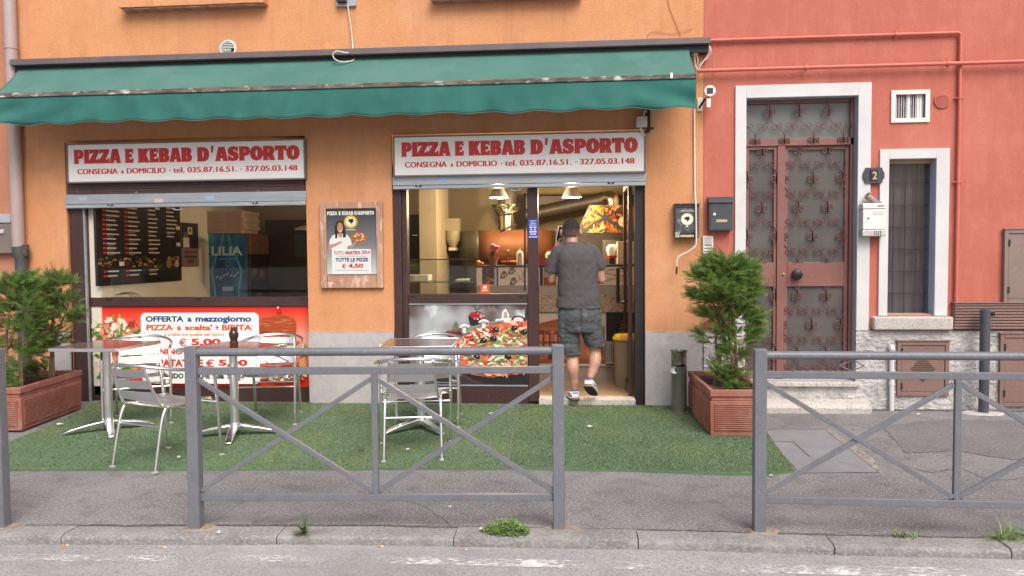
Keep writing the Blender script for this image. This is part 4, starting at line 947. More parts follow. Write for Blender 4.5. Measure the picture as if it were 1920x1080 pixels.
art.text('TUTTI I', P(625.5, 475)[0], P(645, 475)[0], P(660, 477.5)[1], P(660, 471)[1], ink(196, 50, 66), 0.03); art.text('MARTEDI', P(648, 475)[0], P(675, 475)[0], P(660, 477)[1], P(660, 470.5)[1], ink(196, 50, 66), 0.05); art.text('SERA', P(678, 475)[0], P(694, 475)[0], P(660, 476.5)[1], P(660, 470)[1], ink(196, 50, 66), 0.03)
art.text('TUTTE LE PIZZE', P(629, 487)[0], P(690, 487)[0], P(660, 490.5)[1], P(660, 483.5)[1], ink(40, 56, 130), 0.05)
art.text('\u20ac', P(641, 500)[0], P(649, 500)[0], P(660, 503.5)[1], P(660, 494.5)[1], ink(200, 40, 50), 0.014); art.text('4,50', P(653, 500)[0], P(681, 500)[0], P(660, 503.5)[1], P(660, 494.5)[1], ink(200, 40, 50), 0.04)
for py, a, b in ((480.3, 634, 686), (492.3, 654, 666), (506.8, 629, 692)): art.put([P(a, py+0.5), P(b, py+0.5), P(b, py-0.5), P(a, py-0.5)], ink(170, 170, 180))
art.mb.build('print', t, t.location, smooth=False)
MB().box(qx0-0.008, qx1+0.008, -0.033, -0.031, py0-0.005, py1+0.008, GLASS).build('glass', t, t.location, smooth=False)
# ================================================================== inside the takeaway, left part
def X_(px, Y): return at(px, 480, Y).x
def Z_(py, Y, px=900): return at(px, py, Y).z
# menu board hung along the left side wall (plane X = const)
mx = IX0+0.02
ya, yb = onx(180, 480, mx).y, onx(338, 480, mx).y
zb_ = onx(338, 526, mx).z; zt_ = zb_+1.05
MENU = M('dark_menu_board', (0.026, 0.018, 0.018), (0.014, 0.010, 0.010), scale=4, rough=0.35)
t = thing('menu_board', 'long dark menu board of price rows on the side wall', 'menu board', (mx, (ya+yb)/2, zb_))
MB().box(mx-0.015, mx+0.012, ya, yb, zb_, zt_, MENU).build('board', t, t.location, smooth=False)
mb = MB(); g = random.Random(5)
MW, MR, MY = ink(206, 196, 188), ink(196, 48, 44), ink(214, 160, 90)
def side(mb, y0, y1, z0, z1, mat, k=1): mb.add([(mx+0.0125+0.0004*k, y0, z0), (mx+0.0125+0.0004*k, y1, z0), (mx+0.0125+0.0004*k, y1, z1), (mx+0.0125+0.0004*k, y0, z1)], [(0, 1, 2, 3)], mat)
L = yb-ya
for cI in range(4):
    c0 = ya+L*(0.06+0.235*cI); cw = L*0.20
    for r in range(19):
        z = zt_-0.09-r*0.0485
        if 0.16 < (z-zb_) < 0.30: continue
        if cI == 3 and r > 9: continue
        if cI < 2: side(mb, c0, c0+cw*0.16, z, z+0.022, MR)
        side(mb, c0+cw*0.20, c0+cw*(0.20+g.uniform(0.45, 0.72)), z+0.004, z+0.018, MW)
        if g.random() < 0.3: side(mb, c0+cw*0.2, c0+cw*g.uniform(0.4, 0.6), z-0.012, z-0.006, ink(150, 140, 134))
for k in range(70):
    y = ya+L*g.uniform(0.02, 0.96); z = zb_+g.uniform(0.18, 0.29); r = g.uniform(0.010, 0.026); q = blob(0, 0, r*1.6, r*0.6, g, 9, 0.3)
    mb.add([(mx+0.0130+k*5e-5, y+a, z+b) for a, b in q], [tuple(range(9))], ink(*g.choice([(150, 92, 46), (166, 116, 64), (110, 50, 30), (90, 84, 44), (170, 140, 96)])))
for (f, zz, r, cc) in ((0.82, 0.21, 0.055, (160, 104, 46)), (0.93, 0.21, 0.045, (176, 160, 140))): mb.add([(mx+0.018, ya+L*f+r*math.cos(a/9*3.1416), zb_+zz+r*math.sin(a/9*3.1416)) for a in range(18)], [tuple(range(18))], ink(*cc))
for (f, zz) in ((0.27, 0.9), (0.66, 0.84), (0.05, 0.8), (0.93, 0.62), (0.93, 0.42), (0.22, 0.2)): side(mb, ya+L*f, ya+L*f+0.09, zb_+zz, zb_+zz+0.045, ink(214, 206, 196), 14)
mb.build('print', t, t.location, smooth=False)
# smaller poster further along the wall
ya2, yb2 = onx(340, 480, mx).y, onx(372, 480, mx).y; za2, zb2 = onx(356, 500, mx).z, onx(356, 418, mx).z
t = thing('wall_poster', 'small grey offer poster on the side wall past the menu board', 'poster', (mx, (ya2+yb2)/2, za2))
MB().box(mx-0.015, mx+0.006, ya2, yb2, za2, zb2, ink(120, 104, 96)).build('sheet', t, t.location, smooth=False)
mb = MB(); 
def s2_(a, b, c, d, col, k): mb.add([(mx+0.0065+0.0003*k, ya2+(yb2-ya2)*a, za2+(zb2-za2)*c), (mx+0.0065+0.0003*k, ya2+(yb2-ya2)*b, za2+(zb2-za2)*c), (mx+0.0065+0.0003*k, ya2+(yb2-ya2)*b, za2+(zb2-za2)*d), (mx+0.0065+0.0003*k, ya2+(yb2-ya2)*a, za2+(zb2-za2)*d)], [(0, 1, 2, 3)], ink(*col))
s2_(0.02, 0.98, 0.42, 0.99, (44, 40, 40), 1); s2_(0.38, 0.64, 0.74, 0.9, (222, 200, 150), 2); s2_(0.46, 0.56, 0.78, 0.87, (30, 30, 30), 3); s2_(0.1, 0.45, 0.44, 0.66, (210, 196, 190), 2); s2_(0.15, 0.35, 0.66, 0.78, (120, 84, 70), 2); s2_(0.12, 0.9, 0.30, 0.36, (120, 50, 44), 2); s2_(0.15, 0.88, 0.20, 0.25, (60, 50, 70), 2); s2_(0.3, 0.7, 0.08, 0.16, (120, 46, 42), 2)
mb.build('print', t, t.location, smooth=False)
# drinks fridge with a blue printed side
FY = 2.45
fx0, fx1 = X_(386, FY), X_(463, FY); fz1 = Z_(438, FY, 425)
FBLUE = bpy.data.materials.new('blue_bottle_print'); FBLUE.use_nodes = True
nt = FBLUE.node_tree; bs = nt.nodes['Principled BSDF']; bs.inputs['Roughness'].default_value = 0.3
tc = _node(nt, 'ShaderNodeTexCoord'); mp = _node(nt, 'ShaderNodeMapping'); mp.inputs['Scale'].default_value = (1.6, 1, 0.5)
nz_ = _node(nt, 'ShaderNodeTexNoise'); nz_.inputs['Scale'].default_value = 2.2; cr = _node(nt, 'ShaderNodeValToRGB')
cr.color_ramp.elements[0].position = 0.36; cr.color_ramp.elements[0].color = (*hexc(26, 78, 130), 1); cr.color_ramp.elements[1].position = 0.7; cr.color_ramp.elements[1].color = (*hexc(72, 160, 198), 1)
nt.links.new(tc.outputs['Object'], mp.inputs[0]); nt.links.new(mp.outputs[0], nz_.inputs['Vector']); nt.links.new(nz_.outputs['Fac'], cr.inputs[0]); nt.links.new(cr.outputs[0], bs.inputs['Base Color'])
t = thing('drinks_fridge', 'tall drinks fridge with a blue water advert on its side', 'fridge', ((fx0+fx1)/2, FY+0.3, FZ))
mb = MB(); mb.box(fx0, fx1, FY, FY+0.66, FZ, fz1, BLACKP); mb.build('body', t, t.location, bevel=0.006)
pan_ = MB(); pan_.box(fx0+0.004, fx1-0.004, FY-0.006, FY-0.001, FZ+0.05, fz1-0.005, FBLUE); sp_ = pan_.build('side_panel', t, t.location, smooth=False)
P = lambda px, py: (at(px, py, FY).x, at(px, py, FY).z)
art = Art(fx0, fx1, FZ, fz1, FY-0.0065)
CY = ink(70, 150, 190); LB = ink(120, 196, 220)
for s_ in (1, -1):
    cx = (fx0+fx1)/2
    path = [(0.03, fz1-0.02), (0.05, fz1-0.12), (0.13, fz1-0.30), (0.20, fz1-0.5), (0.16, fz1-0.75), (0.15, FZ+0.55), (0.16, FZ+0.3)]
    poly = [(cx+s_*a, z) for a, z in path]+[(cx+s_*(a+0.025), z) for a, z in reversed(path)]
    art.put(poly, CY)
    poly = [(cx+s_*(a-0.006), z) for a, z in path]+[(cx+s_*(a+0.004), z) for a, z in reversed(path)]
    art.put(poly, LB)
art.text('LILIA', P(397, 470)[0], P(455, 470)[0], P(425, 479)[1], P(425, 462)[1], ink(206, 220, 226), 0.03)
art.put([P(410, 485), P(445, 484), P(445, 486), P(410, 487)], ink(90, 170, 200)); art.put(ell(*P(428, 495), 0.035, 0.035), ink(130, 140, 150)); art.put(ell(*P(428, 495), 0.02, 0.02), ink(30, 70, 110))
for k in range(7): c = P(408+k*6.4, 519-k*0.9+3*math.sin(k*1.7)); art.put(leaf(c[0], c[1], 0.026, 0.008, 0.7), ink(196, 214, 226))
art.put([P(418, 538), P(438, 537), P(438, 545), P(418, 546)], ink(150, 190, 214))
art.mb.build('print', sp_, t.location, smooth=False)
mb = MB(); mb.box(fx1+0.001, fx1+0.03, FY+0.02, FY+0.64, FZ+0.1, fz1-0.30, DARKF); mb.build('door', t, t.location, bevel=0.004)
mb = MB(); mb.box(fx1+0.001, fx1+0.035, FY+0.01, FY+0.65, fz1-0.28, fz1-0.01, M('brown_fridge_header', (0.20, 0.11, 0.07), (0.12, 0.06, 0.04), scale=9, rough=0.4)); mb.build('header', t, t.location, bevel=0.004)
mb = MB()
for zz, yy in ((fz1-0.52, 0.15), (fz1-0.55, 0.4), (fz1-0.85, 0.3), (fz1-1.1, 0.2)): mb.add([(fx1+0.0315, FY+yy+0.1*math.cos(a/8*3.1416), zz+0.06*math.sin(a/8*3.1416)) for a in range(16)], [tuple(range(16))], ink(96, 84, 66))
mb.build('stickers', t, t.location, smooth=False)
# flat pizza boxes on top of the fridge
CARD = M('cardboard', (0.50, 0.36, 0.29), (0.42, 0.30, 0.24), scale=8, rough=0.85)
zz = fz1+0.002
labels = ['lowest flat cardboard pizza box on the blue fridge', 'second cardboard pizza box from the bottom on the fridge', 'third cardboard pizza box from the bottom on the fridge', 'fourth cardboard pizza box from the bottom on the fridge', 'fifth cardboard pizza box from the bottom on the fridge', 'topmost cardboard pizza box on the fridge stack']
for k, lb_ in enumerate(labels):
    h = 0.048; off = (-0.02, 0.015, -0.005, 0.01, -0.015, 0.0)[k]
    m_ = MB(); m_.box(fx0-0.02+off, fx0+0.53+off, FY-0.03, FY+0.5, zz, zz+h, CARD); m_.box(fx0-0.023+off, fx0+0.533+off, FY-0.033, FY+0.503, zz+h-0.018, zz+h-0.0005, CARD)
    tag(m_.build('pizza_box', org=(fx0+0.25+off, FY+0.2, zz), smooth=False), lb_, 'pizza box', 'pizza boxes stacked on the fridge'); zz += h+0.002
# white hood lamp and dark screen at the right end
t = thing('wall_screen', 'dark screen below a white shelf at the right edge of the left window', 'screen', (X_(570, 2.0), 2.0, Z_(480, 2.0, 565)))
p, q = at(551, 437, 2.0), at(612, 483, 2.0)
MB().box(p.x, q.x, 2.0, 2.06, q.z, p.z, BLACKP).build('panel', t, t.location, bevel=0.01)
mb = MB(); c = at(580, 431, 1.95); mb.lathe([(0.0, 0.06), (0.10, 0.05), (0.17, 0.02), (0.18, 0.0), (0.0, -0.005)], c, WHITEP, 20, cap=False); mb.build('white_cap', t, t.location)
# wire basket seen at the sill
mb = MB(); c = at(230, 562, 0.35)
for k in range(5): mb.tube([(c.x-0.11+0.0*k, c.y+0.04*k, c.z-0.02), (c.x-0.08, c.y+0.04*k, c.z+0.05), (c.x, c.y+0.04*k, c.z+0.075), (c.x+0.08, c.y+0.04*k, c.z+0.05), (c.x+0.12, c.y+0.04*k, c.z-0.02)], 0.003, DARKF, n=5)
mb.box(c.x-0.115, c.x+0.125, c.y-0.01, c.y+0.17, c.z-0.03, c.z-0.02, DARKF)
tag(mb.build('wire_basket', org=(c.x, c.y, c.z)), 'small wire basket just inside the left shop window', 'basket')

# ================================================================== right part: counter, oven, lamps
CY0 = 1.15
def RX(px): return X_(px, CY0)
def RZ(py, px=1000): return Z_(py, CY0, px)
STEEL = M('brushed_steel', (0.40, 0.38, 0.36), (0.32, 0.30, 0.28), scale=5, rough=0.32, metal=0.9, stretch=(6, 6, 0.4))
CTOP = M('counter_tan_laminate', (0.36, 0.31, 0.25), (0.30, 0.26, 0.21), scale=4, rough=0.5)
GRAN = M('speckled_granite', (0.52, 0.40, 0.28), (0.30, 0.22, 0.14), scale=55, rough=0.35, c3=(0.10, 0.07, 0.05), s3=90, k3=0.36)
t = thing('shop_counter', 'tall serving counter with printed tiles and a speckled granite band', 'counter', (0, CY0, FZ))
cx0, cx1 = RX(893), IX1-0.01
mb = MB(); mb.box(cx0, cx1, CY0, CY0+0.62, RZ(686), RZ(585), CREAMP); mb.box(cx0, cx1, CY0+0.02, CY0+0.6, FZ, RZ(686)-0.002, CTOP); mb.box(cx0, cx1, CY0, CY0+0.6, RZ(553)+0.001, RZ(501), CTOP)
mb.build('body', t, t.location, smooth=False)
mb = MB(); mb.box(cx0-0.01, cx1, CY0-0.03, CY0+0.64, RZ(585)+0.001, RZ(553), GRAN); mb.build('granite_band', t, t.location, bevel=0.004)
mb = MB(); mb.box(cx0-0.01, cx1, CY0-0.012, CY0+0.62, RZ(501)+0.001, RZ(497.5), DARKF); mb.build('top_edge', t, t.location, smooth=False)
art = Art(cx0, cx1, RZ(535), RZ(501), CY0-0.004); P = lambda px, py: (at(px, py, CY0).x, at(px, py, CY0).z)
def quad(a, b, c, d, col): art.put([P(a, d), P(c, d), P(c, b), P(a, b)], ink(*col))
quad(893, 500, 1235, 536, (222, 210, 190)); quad(904, 501, 926, 534, (70, 36, 26)); quad(926, 500, 929, 536, (150, 150, 160)); quad(931, 500, 934, 536, (44, 40, 44))
g = random.Random(8)
for k in range(26): c = P(g.uniform(906, 924), g.uniform(503, 532)); art.put(blob(c[0], c[1], 0.018, 0.012, g, 8, 0.3), ink(*g.choice([(150, 84, 52), (196, 130, 90), (60, 30, 24), (110, 50, 36)])))
for (px, py) in ((945, 515), (960, 507), (963, 527)):    # drawn profiles with striped headdress
    c = P(px, py); art.put([(c[0]-0.045, c[1]-0.045), (c[0]-0.03, c[1]+0.02), (c[0], c[1]+0.045), (c[0]+0.03, c[1]+0.03), (c[0]+0.02, c[1]), (c[0]+0.01, c[1]-0.045)], ink(86, 88, 104))
    for k in range(5): art.put(leaf(c[0]-0.02+0.008*k, c[1]-0.008, 0.032, 0.0028, 1.9-0.25*k), ink(206, 178, 130))
    art.put([(c[0]+0.01, c[1]+0.02), (c[0]+0.045, c[1]+0.012), (c[0]+0.04, c[1]-0.02), (c[0]+0.012, c[1]-0.03)], ink(176, 124, 92))
for k in range(9):
    a, b = P(g.uniform(970, 986), g.uniform(505, 531)); art.put(leaf(a, b, 0.04, 0.003, g.uniform(0, 3)), ink(130, 100, 84))
quad(1012, 501, 1018, 535, (60, 56, 60)); quad(1019, 501, 1043, 535, (160, 140, 150)); quad(1019, 520, 1043, 535, (150, 70, 50)); 
for k in range(16): c = P(1135+g.uniform(0, 42), 505+g.uniform(0, 26)); art.put(leaf(c[0], c[1], 0.06, 0.006, g.uniform(-0.2, 0.3)), ink(*g.choice([(176, 140, 110), (150, 110, 84), (196, 170, 140)])))
art.mb.build('printed_tile', t, t.location, smooth=False)
# pictures on the counter front
art = Art(RX(1005), RX(1134), RZ(681), RZ(590), CY0-0.004)
t2_ = thing('counter_picture', 'brown picture of an old temple facade on the counter front', 'picture', (RX(1070), CY0, RZ(681)))
quad(1000, 586, 1140, 684, (196, 176, 162)); quad(1000, 612, 1140, 684, (166, 100, 74))
art.put([P(1004, 614), P(1012, 606), P(1045, 598), P(1050, 606), P(1050, 614)], ink(150, 84, 62))
for k, px in enumerate((1012, 1024, 1040, 1058, 1078, 1100, 1122)):
    quad(px, 626, px+7, 668, (196, 128, 98)); quad(px+5, 626, px+8, 668, (96, 50, 38)); quad(px-1, 620, px+9, 627, (110, 58, 42))
quad(1004, 640, 1060, 644, (110, 60, 44)); quad(1028, 650, 1036, 676, (66, 34, 28)); quad(1064, 650, 1074, 676, (66, 34, 28)); quad(1000, 674, 1140, 684, (140, 84, 62))
for k in range(40): c = P(g.uniform(1004, 1132), g.uniform(606, 680)); art.put(leaf(c[0], c[1], 0.05, 0.004, g.uniform(-0.1, 0.1)), ink(*g.choice([(186, 120, 92), (130, 74, 56), (206, 146, 116)])))
art.mb.build('sheet', t2_, t2_.location, smooth=False)
art = Art(RX(1136), RX(1200), RZ(684), RZ(586), CY0-0.004)
t2_ = thing('ornament_picture', 'black panel with golden banded ornament on the counter front', 'picture', (RX(1165), CY0, RZ(684)))
quad(1130, 580, 1204, 690, (14, 13, 13))
for k in range(9):
    y = 590+k*7; w = 8+k*2.2; art.put([P(1176-w, y+4), P(1176, y), P(1176+w, y+4), P(1176+w, y+7), P(1176, y+3), P(1176-w, y+7)], ink(130, 84, 40))
art.mb.build('sheet', t2_, t2_.location, smooth=False)
mb = MB(); p, q = at(1136, 640, CY0-0.1), at(1160, 682, CY0-0.1)
mb.box(p.x, q.x, CY0-0.12, CY0-0.012, q.z, p.z, STEEL)
for k in range(6): x = p.x+0.012+k*(q.x-p.x-0.024)/5; mb.box(x-0.003, x+0.003, CY0-0.124, CY0-0.1205, q.z+0.02, p.z-0.02, DARKF)
tag(mb.build('metal_vent_box', org=(p.x, CY0-0.06, q.z), smooth=False), 'grey slotted metal box against the counter beside the bin', 'vent box')
t2_ = thing('waste_bin', 'beige waste bin with a yellow lid inside the shop door', 'bin', (X_(1178, 0.75), 0.75, FZ))
c = Vector((X_(1172, 0.78), 0.78, FZ)); zt2 = Z_(636, 0.78, 1170)
mb = MB(); mb.lathe([(0.105, 0.0), (0.125, zt2-FZ)], c, M('tan_bin_plastic', (0.30, 0.245, 0.17), (0.25, 0.205, 0.14), scale=6, rough=0.5), 18, sy=0.9); mb.build('body', t2_, t2_.location)
mb = MB(); mb.lathe([(0.135, 0), (0.135, 0.02), (0.11, 0.055), (0.05, 0.062)], c+Vector((0, 0, zt2-FZ)), M('yellow_plastic', (0.72, 0.48, 0.03), (0.64, 0.42, 0.02), scale=6, rough=0.4), 18); mb.build('lid', t2_, t2_.location)
# glass display case left of the counter
t = thing('display_case', 'glass display case with two shelves at the left end of the counter', 'display case', (RX(830), CY0+0.2, FZ))
mb = MB(); mb.box(RX(760), cx0-0.02, CY0, CY0+0.6, FZ, RZ(560), STEEL); mb.build('base', t, t.location, smooth=False)
GEDGE = M('green_glass_edge', (0.10, 0.16, 0.12), (0.07, 0.12, 0.09), scale=5, rough=0.15)
for py in (485, 528):
    m_ = MB(); m_.box(RX(760), cx0-0.03, CY0+0.01, CY0+0.5, RZ(py+1.2), RZ(py-0.8), GLASSG); m_.box(RX(760), cx0-0.03, CY0, CY0+0.009, RZ(py+1.2), RZ(py-0.8), GEDGE); m_.build('shelf', t, t.location, smooth=False)
MB().box(RX(760), cx0-0.03, CY0+0.004, CY0+0.008, RZ(557), RZ(487), GLASSG).build('front_glass', t, t.location, smooth=False)
m_ = MB(); p = at(868, 525, CY0+0.2); m_.box(p.x-0.07, p.x+0.07, CY0+0.12, CY0+0.3, p.z-0.012, p.z+0.012, CREAMP); tag(m_.build('plastic_tray', org=p, bevel=0.004), 'small pale plastic tray on the lower glass shelf', 'tray')
# dark fridge and cream pillar behind the window
m_ = thing('dark_fridge', 'black upright fridge with a green oval sticker behind the right window', 'fridge', (X_(770, 2.6), 2.6, FZ))
MB().box(X_(740, 2.6), X_(787, 2.6), 2.6, 3.2, FZ, Z_(402, 2.6, 775), BLACKP).build('body', m_, m_.location, bevel=0.006)
c = at(773, 498, 2.595); s_ = MB(); s_.flat(ell(c.x, c.z, 0.11, 0.058), 2.594, ink(70, 150, 60)); s_.flat(ell(c.x-0.01, c.z+0.005, 0.07, 0.008), 2.5935, ink(190, 214, 180)); s_.build('sticker', m_, m_.location, smooth=False)
p = at(778, 441, 2.59); MB().box(p.x-0.03, p.x+0.04, 2.57, 2.599, p.z-0.006, p.z+0.006, ALU).build('handle', m_, m_.location, smooth=False)
m_ = MB(); p = at(790, 520, 1.4); m_.box(p.x-0.09, p.x+0.09, 1.35, 1.6, p.z-0.04, p.z+0.03, WHITEP); m_.box(p.x-0.20, p.x-0.10, 1.35, 1.6, p.z-0.04, p.z+0.03, CREAMP)
tag(m_.build('paper_carton', org=p, bevel=0.006), 'white paper cartons standing on the glass shelf', 'carton')
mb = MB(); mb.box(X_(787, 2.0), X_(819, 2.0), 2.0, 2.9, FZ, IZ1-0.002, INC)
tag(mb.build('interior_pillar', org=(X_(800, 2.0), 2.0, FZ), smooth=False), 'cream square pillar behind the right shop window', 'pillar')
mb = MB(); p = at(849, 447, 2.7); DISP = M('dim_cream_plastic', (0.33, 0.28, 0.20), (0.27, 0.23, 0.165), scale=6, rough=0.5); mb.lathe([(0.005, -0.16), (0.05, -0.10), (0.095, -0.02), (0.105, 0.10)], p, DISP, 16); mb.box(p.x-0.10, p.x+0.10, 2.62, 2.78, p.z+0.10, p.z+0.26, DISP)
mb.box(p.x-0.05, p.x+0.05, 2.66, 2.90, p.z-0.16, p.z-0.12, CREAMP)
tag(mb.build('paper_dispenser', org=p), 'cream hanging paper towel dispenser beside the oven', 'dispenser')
# round oven
COPPER = M('copper_cladding', (0.20, 0.075, 0.035), (0.15, 0.055, 0.026), scale=3, rough=0.6, metal=0.3)
OSTEEL = M('dull_oven_steel', (0.16, 0.145, 0.13), (0.12, 0.11, 0.10), scale=3, rough=0.4, metal=0.5)
t = thing('pizza_oven', 'round pizza oven in steel with a copper band', 'oven', (X_(940, 3.0), 3.0, FZ))
c = Vector((X_(950, 3.0), 3.0, 0)); rr = 0.62
oz1, oz0 = Z_(432, 2.5, 930), Z_(489, 2.4, 930)
mb = MB(); n = 40
mb.lathe([(rr*0.9, FZ), (rr*0.9, oz0-0.12), (rr, oz0-0.001)], c, OSTEEL, n); mb.build('body', t, t.location)
def band(name, a0, a1, mat, rad):
    mb = MB(); v = []; f = []; k = 16
    for i in range(k+1):
        a = R(a0+(a1-a0)*i/k)
        for z in (oz0, oz1): v.append((c.x+rad*math.cos(a), c.y+rad*math.sin(a), z))
    for i in range(k): f.append((2*i, 2*i+2, 2*i+3, 2*i+1))
    mb.add(v, f, mat); o = mb.build(name, t, t.location); s = o.modifiers.new('thickness', 'SOLIDIFY'); s.thickness = 0.01
band('steel_band', 100, 242, OSTEEL, rr+0.03); band('copper_band', 242.5, 440, COPPER, rr+0.04)
MB().lathe([(rr+0.02, oz1-0.05), (rr+0.015, oz1-0.012)], c, OSTEEL, n).build('top_plate', t, t.location)
# oven flue wrapped in foil, standing on the oven
FOIL = M('crumpled_foil', (0.62, 0.56, 0.42), (0.50, 0.44, 0.32), scale=14, rough=0.25, metal=1.0, bump=1.0, bscale=22, bdist=0.03)
t = thing('oven_flue', 'shiny flue pipe with crumpled foil collar rising from the oven', 'flue', (X_(951, 2.8), 2.8, oz1))
c = Vector((X_(951, 2.8), 2.8, 0)); z0_ = oz1-0.012
MB().lathe([(0.115, z0_+0.002), (0.115, Z_(405, 2.8, 950))], c, M('bright_flue_steel', (0.72, 0.64, 0.46), None, scale=5, rough=0.18, metal=1.0), 24).build('pipe', t, t.location)
mb = MB(); za, zb_2 = Z_(406, 2.8, 950), Z_(384, 2.8, 950); v = []; f = []; n = 28
for j in range(7):
    s = j/6
    for k in range(n):
        a = 2*math.pi*k/n; r_ = 0.12+0.075*s+0.03*mnoise.noise(Vector((math.cos(a)*3, math.sin(a)*3, s*4)))
        v.append((c.x+r_*math.cos(a), c.y+r_*math.sin(a), za+(zb_2-za)*s))
for j in range(6):
    for k in range(n): f.append((j*n+k, j*n+(k+1) % n, (j+1)*n+(k+1) % n, (j+1)*n+k))
mb.add(v, f, FOIL); mb.build('foil_collar', t, t.location, angle=80)
MB().tube([(c.x, c.y, zb_2-0.05), (c.x+0.02, c.y, zb_2+0.2), (c.x+0.15, c.y+0.3, IZ1-0.01)], 0.12, OSTEEL, n=16).build('upper_pipe', t, t.location)
# bracket rods over the oven
mb = MB(); mb.tube([at(938, 432, 2.3), at(966, 422, 2.3), at(968, 420, 2.3)], 0.012, DARKF)
tag(mb.build('oven_peel', org=at(950, 428, 2.3)), 'dark thin oven tool lying over the copper oven', 'oven tool')
# big ceiling ducts
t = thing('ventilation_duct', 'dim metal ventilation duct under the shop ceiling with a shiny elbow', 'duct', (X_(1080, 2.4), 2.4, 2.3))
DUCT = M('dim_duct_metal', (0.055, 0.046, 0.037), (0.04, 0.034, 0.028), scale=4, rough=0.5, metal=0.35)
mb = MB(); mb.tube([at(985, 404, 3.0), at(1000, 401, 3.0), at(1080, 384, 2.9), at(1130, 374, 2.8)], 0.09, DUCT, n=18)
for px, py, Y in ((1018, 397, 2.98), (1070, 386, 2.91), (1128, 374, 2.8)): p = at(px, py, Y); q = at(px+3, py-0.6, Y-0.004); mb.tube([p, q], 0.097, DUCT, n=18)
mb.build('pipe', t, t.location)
mb = MB(); mb.tube(spline([at(1130, 374, 2.8), at(1139, 370, 2.75), at(1147, 372, 2.7), at(1149, 384, 2.7), at(1149, 396, 2.7)], 5), 0.085, M('bright_duct', (0.66, 0.58, 0.42), None, scale=5, rough=0.22, metal=1.0), n=18); mb.build('elbow', t, t.location)
mb = MB(); mb.box(X_(985, 3.2), X_(1215, 3.2), 3.1, 3.5, Z_(392, 3.0, 1080), Z_(366, 3.0, 1080), DUCT); mb.build('plenum', t, t.location, smooth=False)
# glowing pizza picture over the counter
PY = 1.95
t = thing('pizza_light_box', 'backlit hexagonal pizza picture hanging over the counter', 'light box', (X_(1140, PY), PY, Z_(440, PY, 1140)))
P = lambda px, py: (at(px, py, PY).x, at(px, py, PY).z)
mb = MB(); mb.prism([P(1082, 438), P(1086, 425), P(1105, 384), P(1232, 383), P(1232, 436)], PY, PY+0.08, DARKF); mb.build('case', t, t.location, smooth=False)
def glow(r, g_, b, e=0.5):
    k = ('g', r, g_, b, e)
    if k not in _plain: _plain[k] = M('backlit_print', tuple(x*0.45 for x in hexc(r, g_, b)), tuple(x*0.3 for x in hexc(r, g_, b)), scale=16, rough=0.4, emit=e*0.8)
    return _plain[k]
xs_ = [P(1088, 437)[0], P(1230, 437)[0], P(1150, 436.5)[1], P(1150, 385)[1]]
art = Art(*xs_, PY-0.002)
cc = P(1135, 409)
GC_ = [(210, 140, 50), (190, 96, 30), (226, 170, 80), (130, 60, 20), (160, 74, 24), (96, 40, 16)]
g = random.Random(9)
def wedge(pts, base, cols, n):
    Q = [P(*p) for p in pts]; art.put(Q, glow(*base))
    for k in range(n):
        w = [g.random() for _ in Q]; s = sum(w); x = sum(a*q[0] for a, q in zip(w, Q))/s; z = sum(a*q[1] for a, q in zip(w, Q))/s
        art.put(blob(x, z, g.uniform(0.015, 0.04), g.uniform(0.008, 0.018), g, 8, 0.35, g.uniform(0, 3)), glow(*cols[g.randrange(len(cols))]))
wedge([(1106, 387), (1131, 385), (1131, 404)], (226, 150, 44), [(236, 176, 70), (206, 120, 36), (150, 76, 24)], 26)
wedge([(1136, 385), (1166, 385), (1138, 404)], (206, 120, 50), [(226, 160, 90), (150, 40, 24), (96, 30, 16)], 26)
wedge([(1104, 394), (1128, 408), (1096, 428), (1092, 418)], (216, 150, 70), [(110, 40, 18), (236, 190, 110), (170, 76, 30)], 40)
wedge([(1132, 414), (1132, 436), (1100, 436)], (206, 160, 90), [(40, 30, 16), (226, 190, 120), (120, 100, 50)], 34)
wedge([(1137, 414), (1168, 436), (1137, 436)], (150, 80, 30), [(176, 106, 50), (110, 50, 20), (206, 140, 80)], 30)
wedge([(1141, 408), (1168, 391), (1172, 400), (1164, 422)], (140, 60, 26), [(96, 26, 14), (190, 120, 70), (60, 24, 14)], 34)
c = P(1171, 416); art.put(ell(c[0], c[1], 0.075, 0.065), glow(214, 190, 140)); art.put(ell(c[0], c[1], 0.02, 0.02), glow(40, 30, 24))
art.put([P(1172, 388), P(1175, 388), P(1182, 412), P(1178, 413)], glow(206, 140, 60)); art.put([P(1186, 388), P(1200, 388), P(1198, 434), P(1188, 434)], glow(150, 80, 36))
art.mb.build('picture', t, t.location, smooth=False)
# the wall of kitchen kit behind the person
mb = MB(); mb.box(X_(1005, 3.2), X_(1215, 3.2), 3.2, 3.6, FZ, Z_(432, 3.2, 1100), M('dark_kitchen_cabinet', (0.055, 0.045, 0.036), (0.04, 0.033, 0.027), scale=4, rough=0.5))
p, q = X_(1016, 3.15), X_(1034, 3.15); mb.box(p, q, 3.15, 3.199, 1.2, Z_(432, 3.2, 1030)-0.02, CREAMP)
mb.box(X_(1130, 3.1), X_(1160, 3.1), 3.05, 3.199, 1.2, Z_(450, 3.1, 1140), STEEL)
tag(mb.build('kitchen_cabinet', org=(X_(1100, 3.2), 3.2, FZ), smooth=False), 'dark kitchen cabinets at the back behind the standing man', 'cabinet')
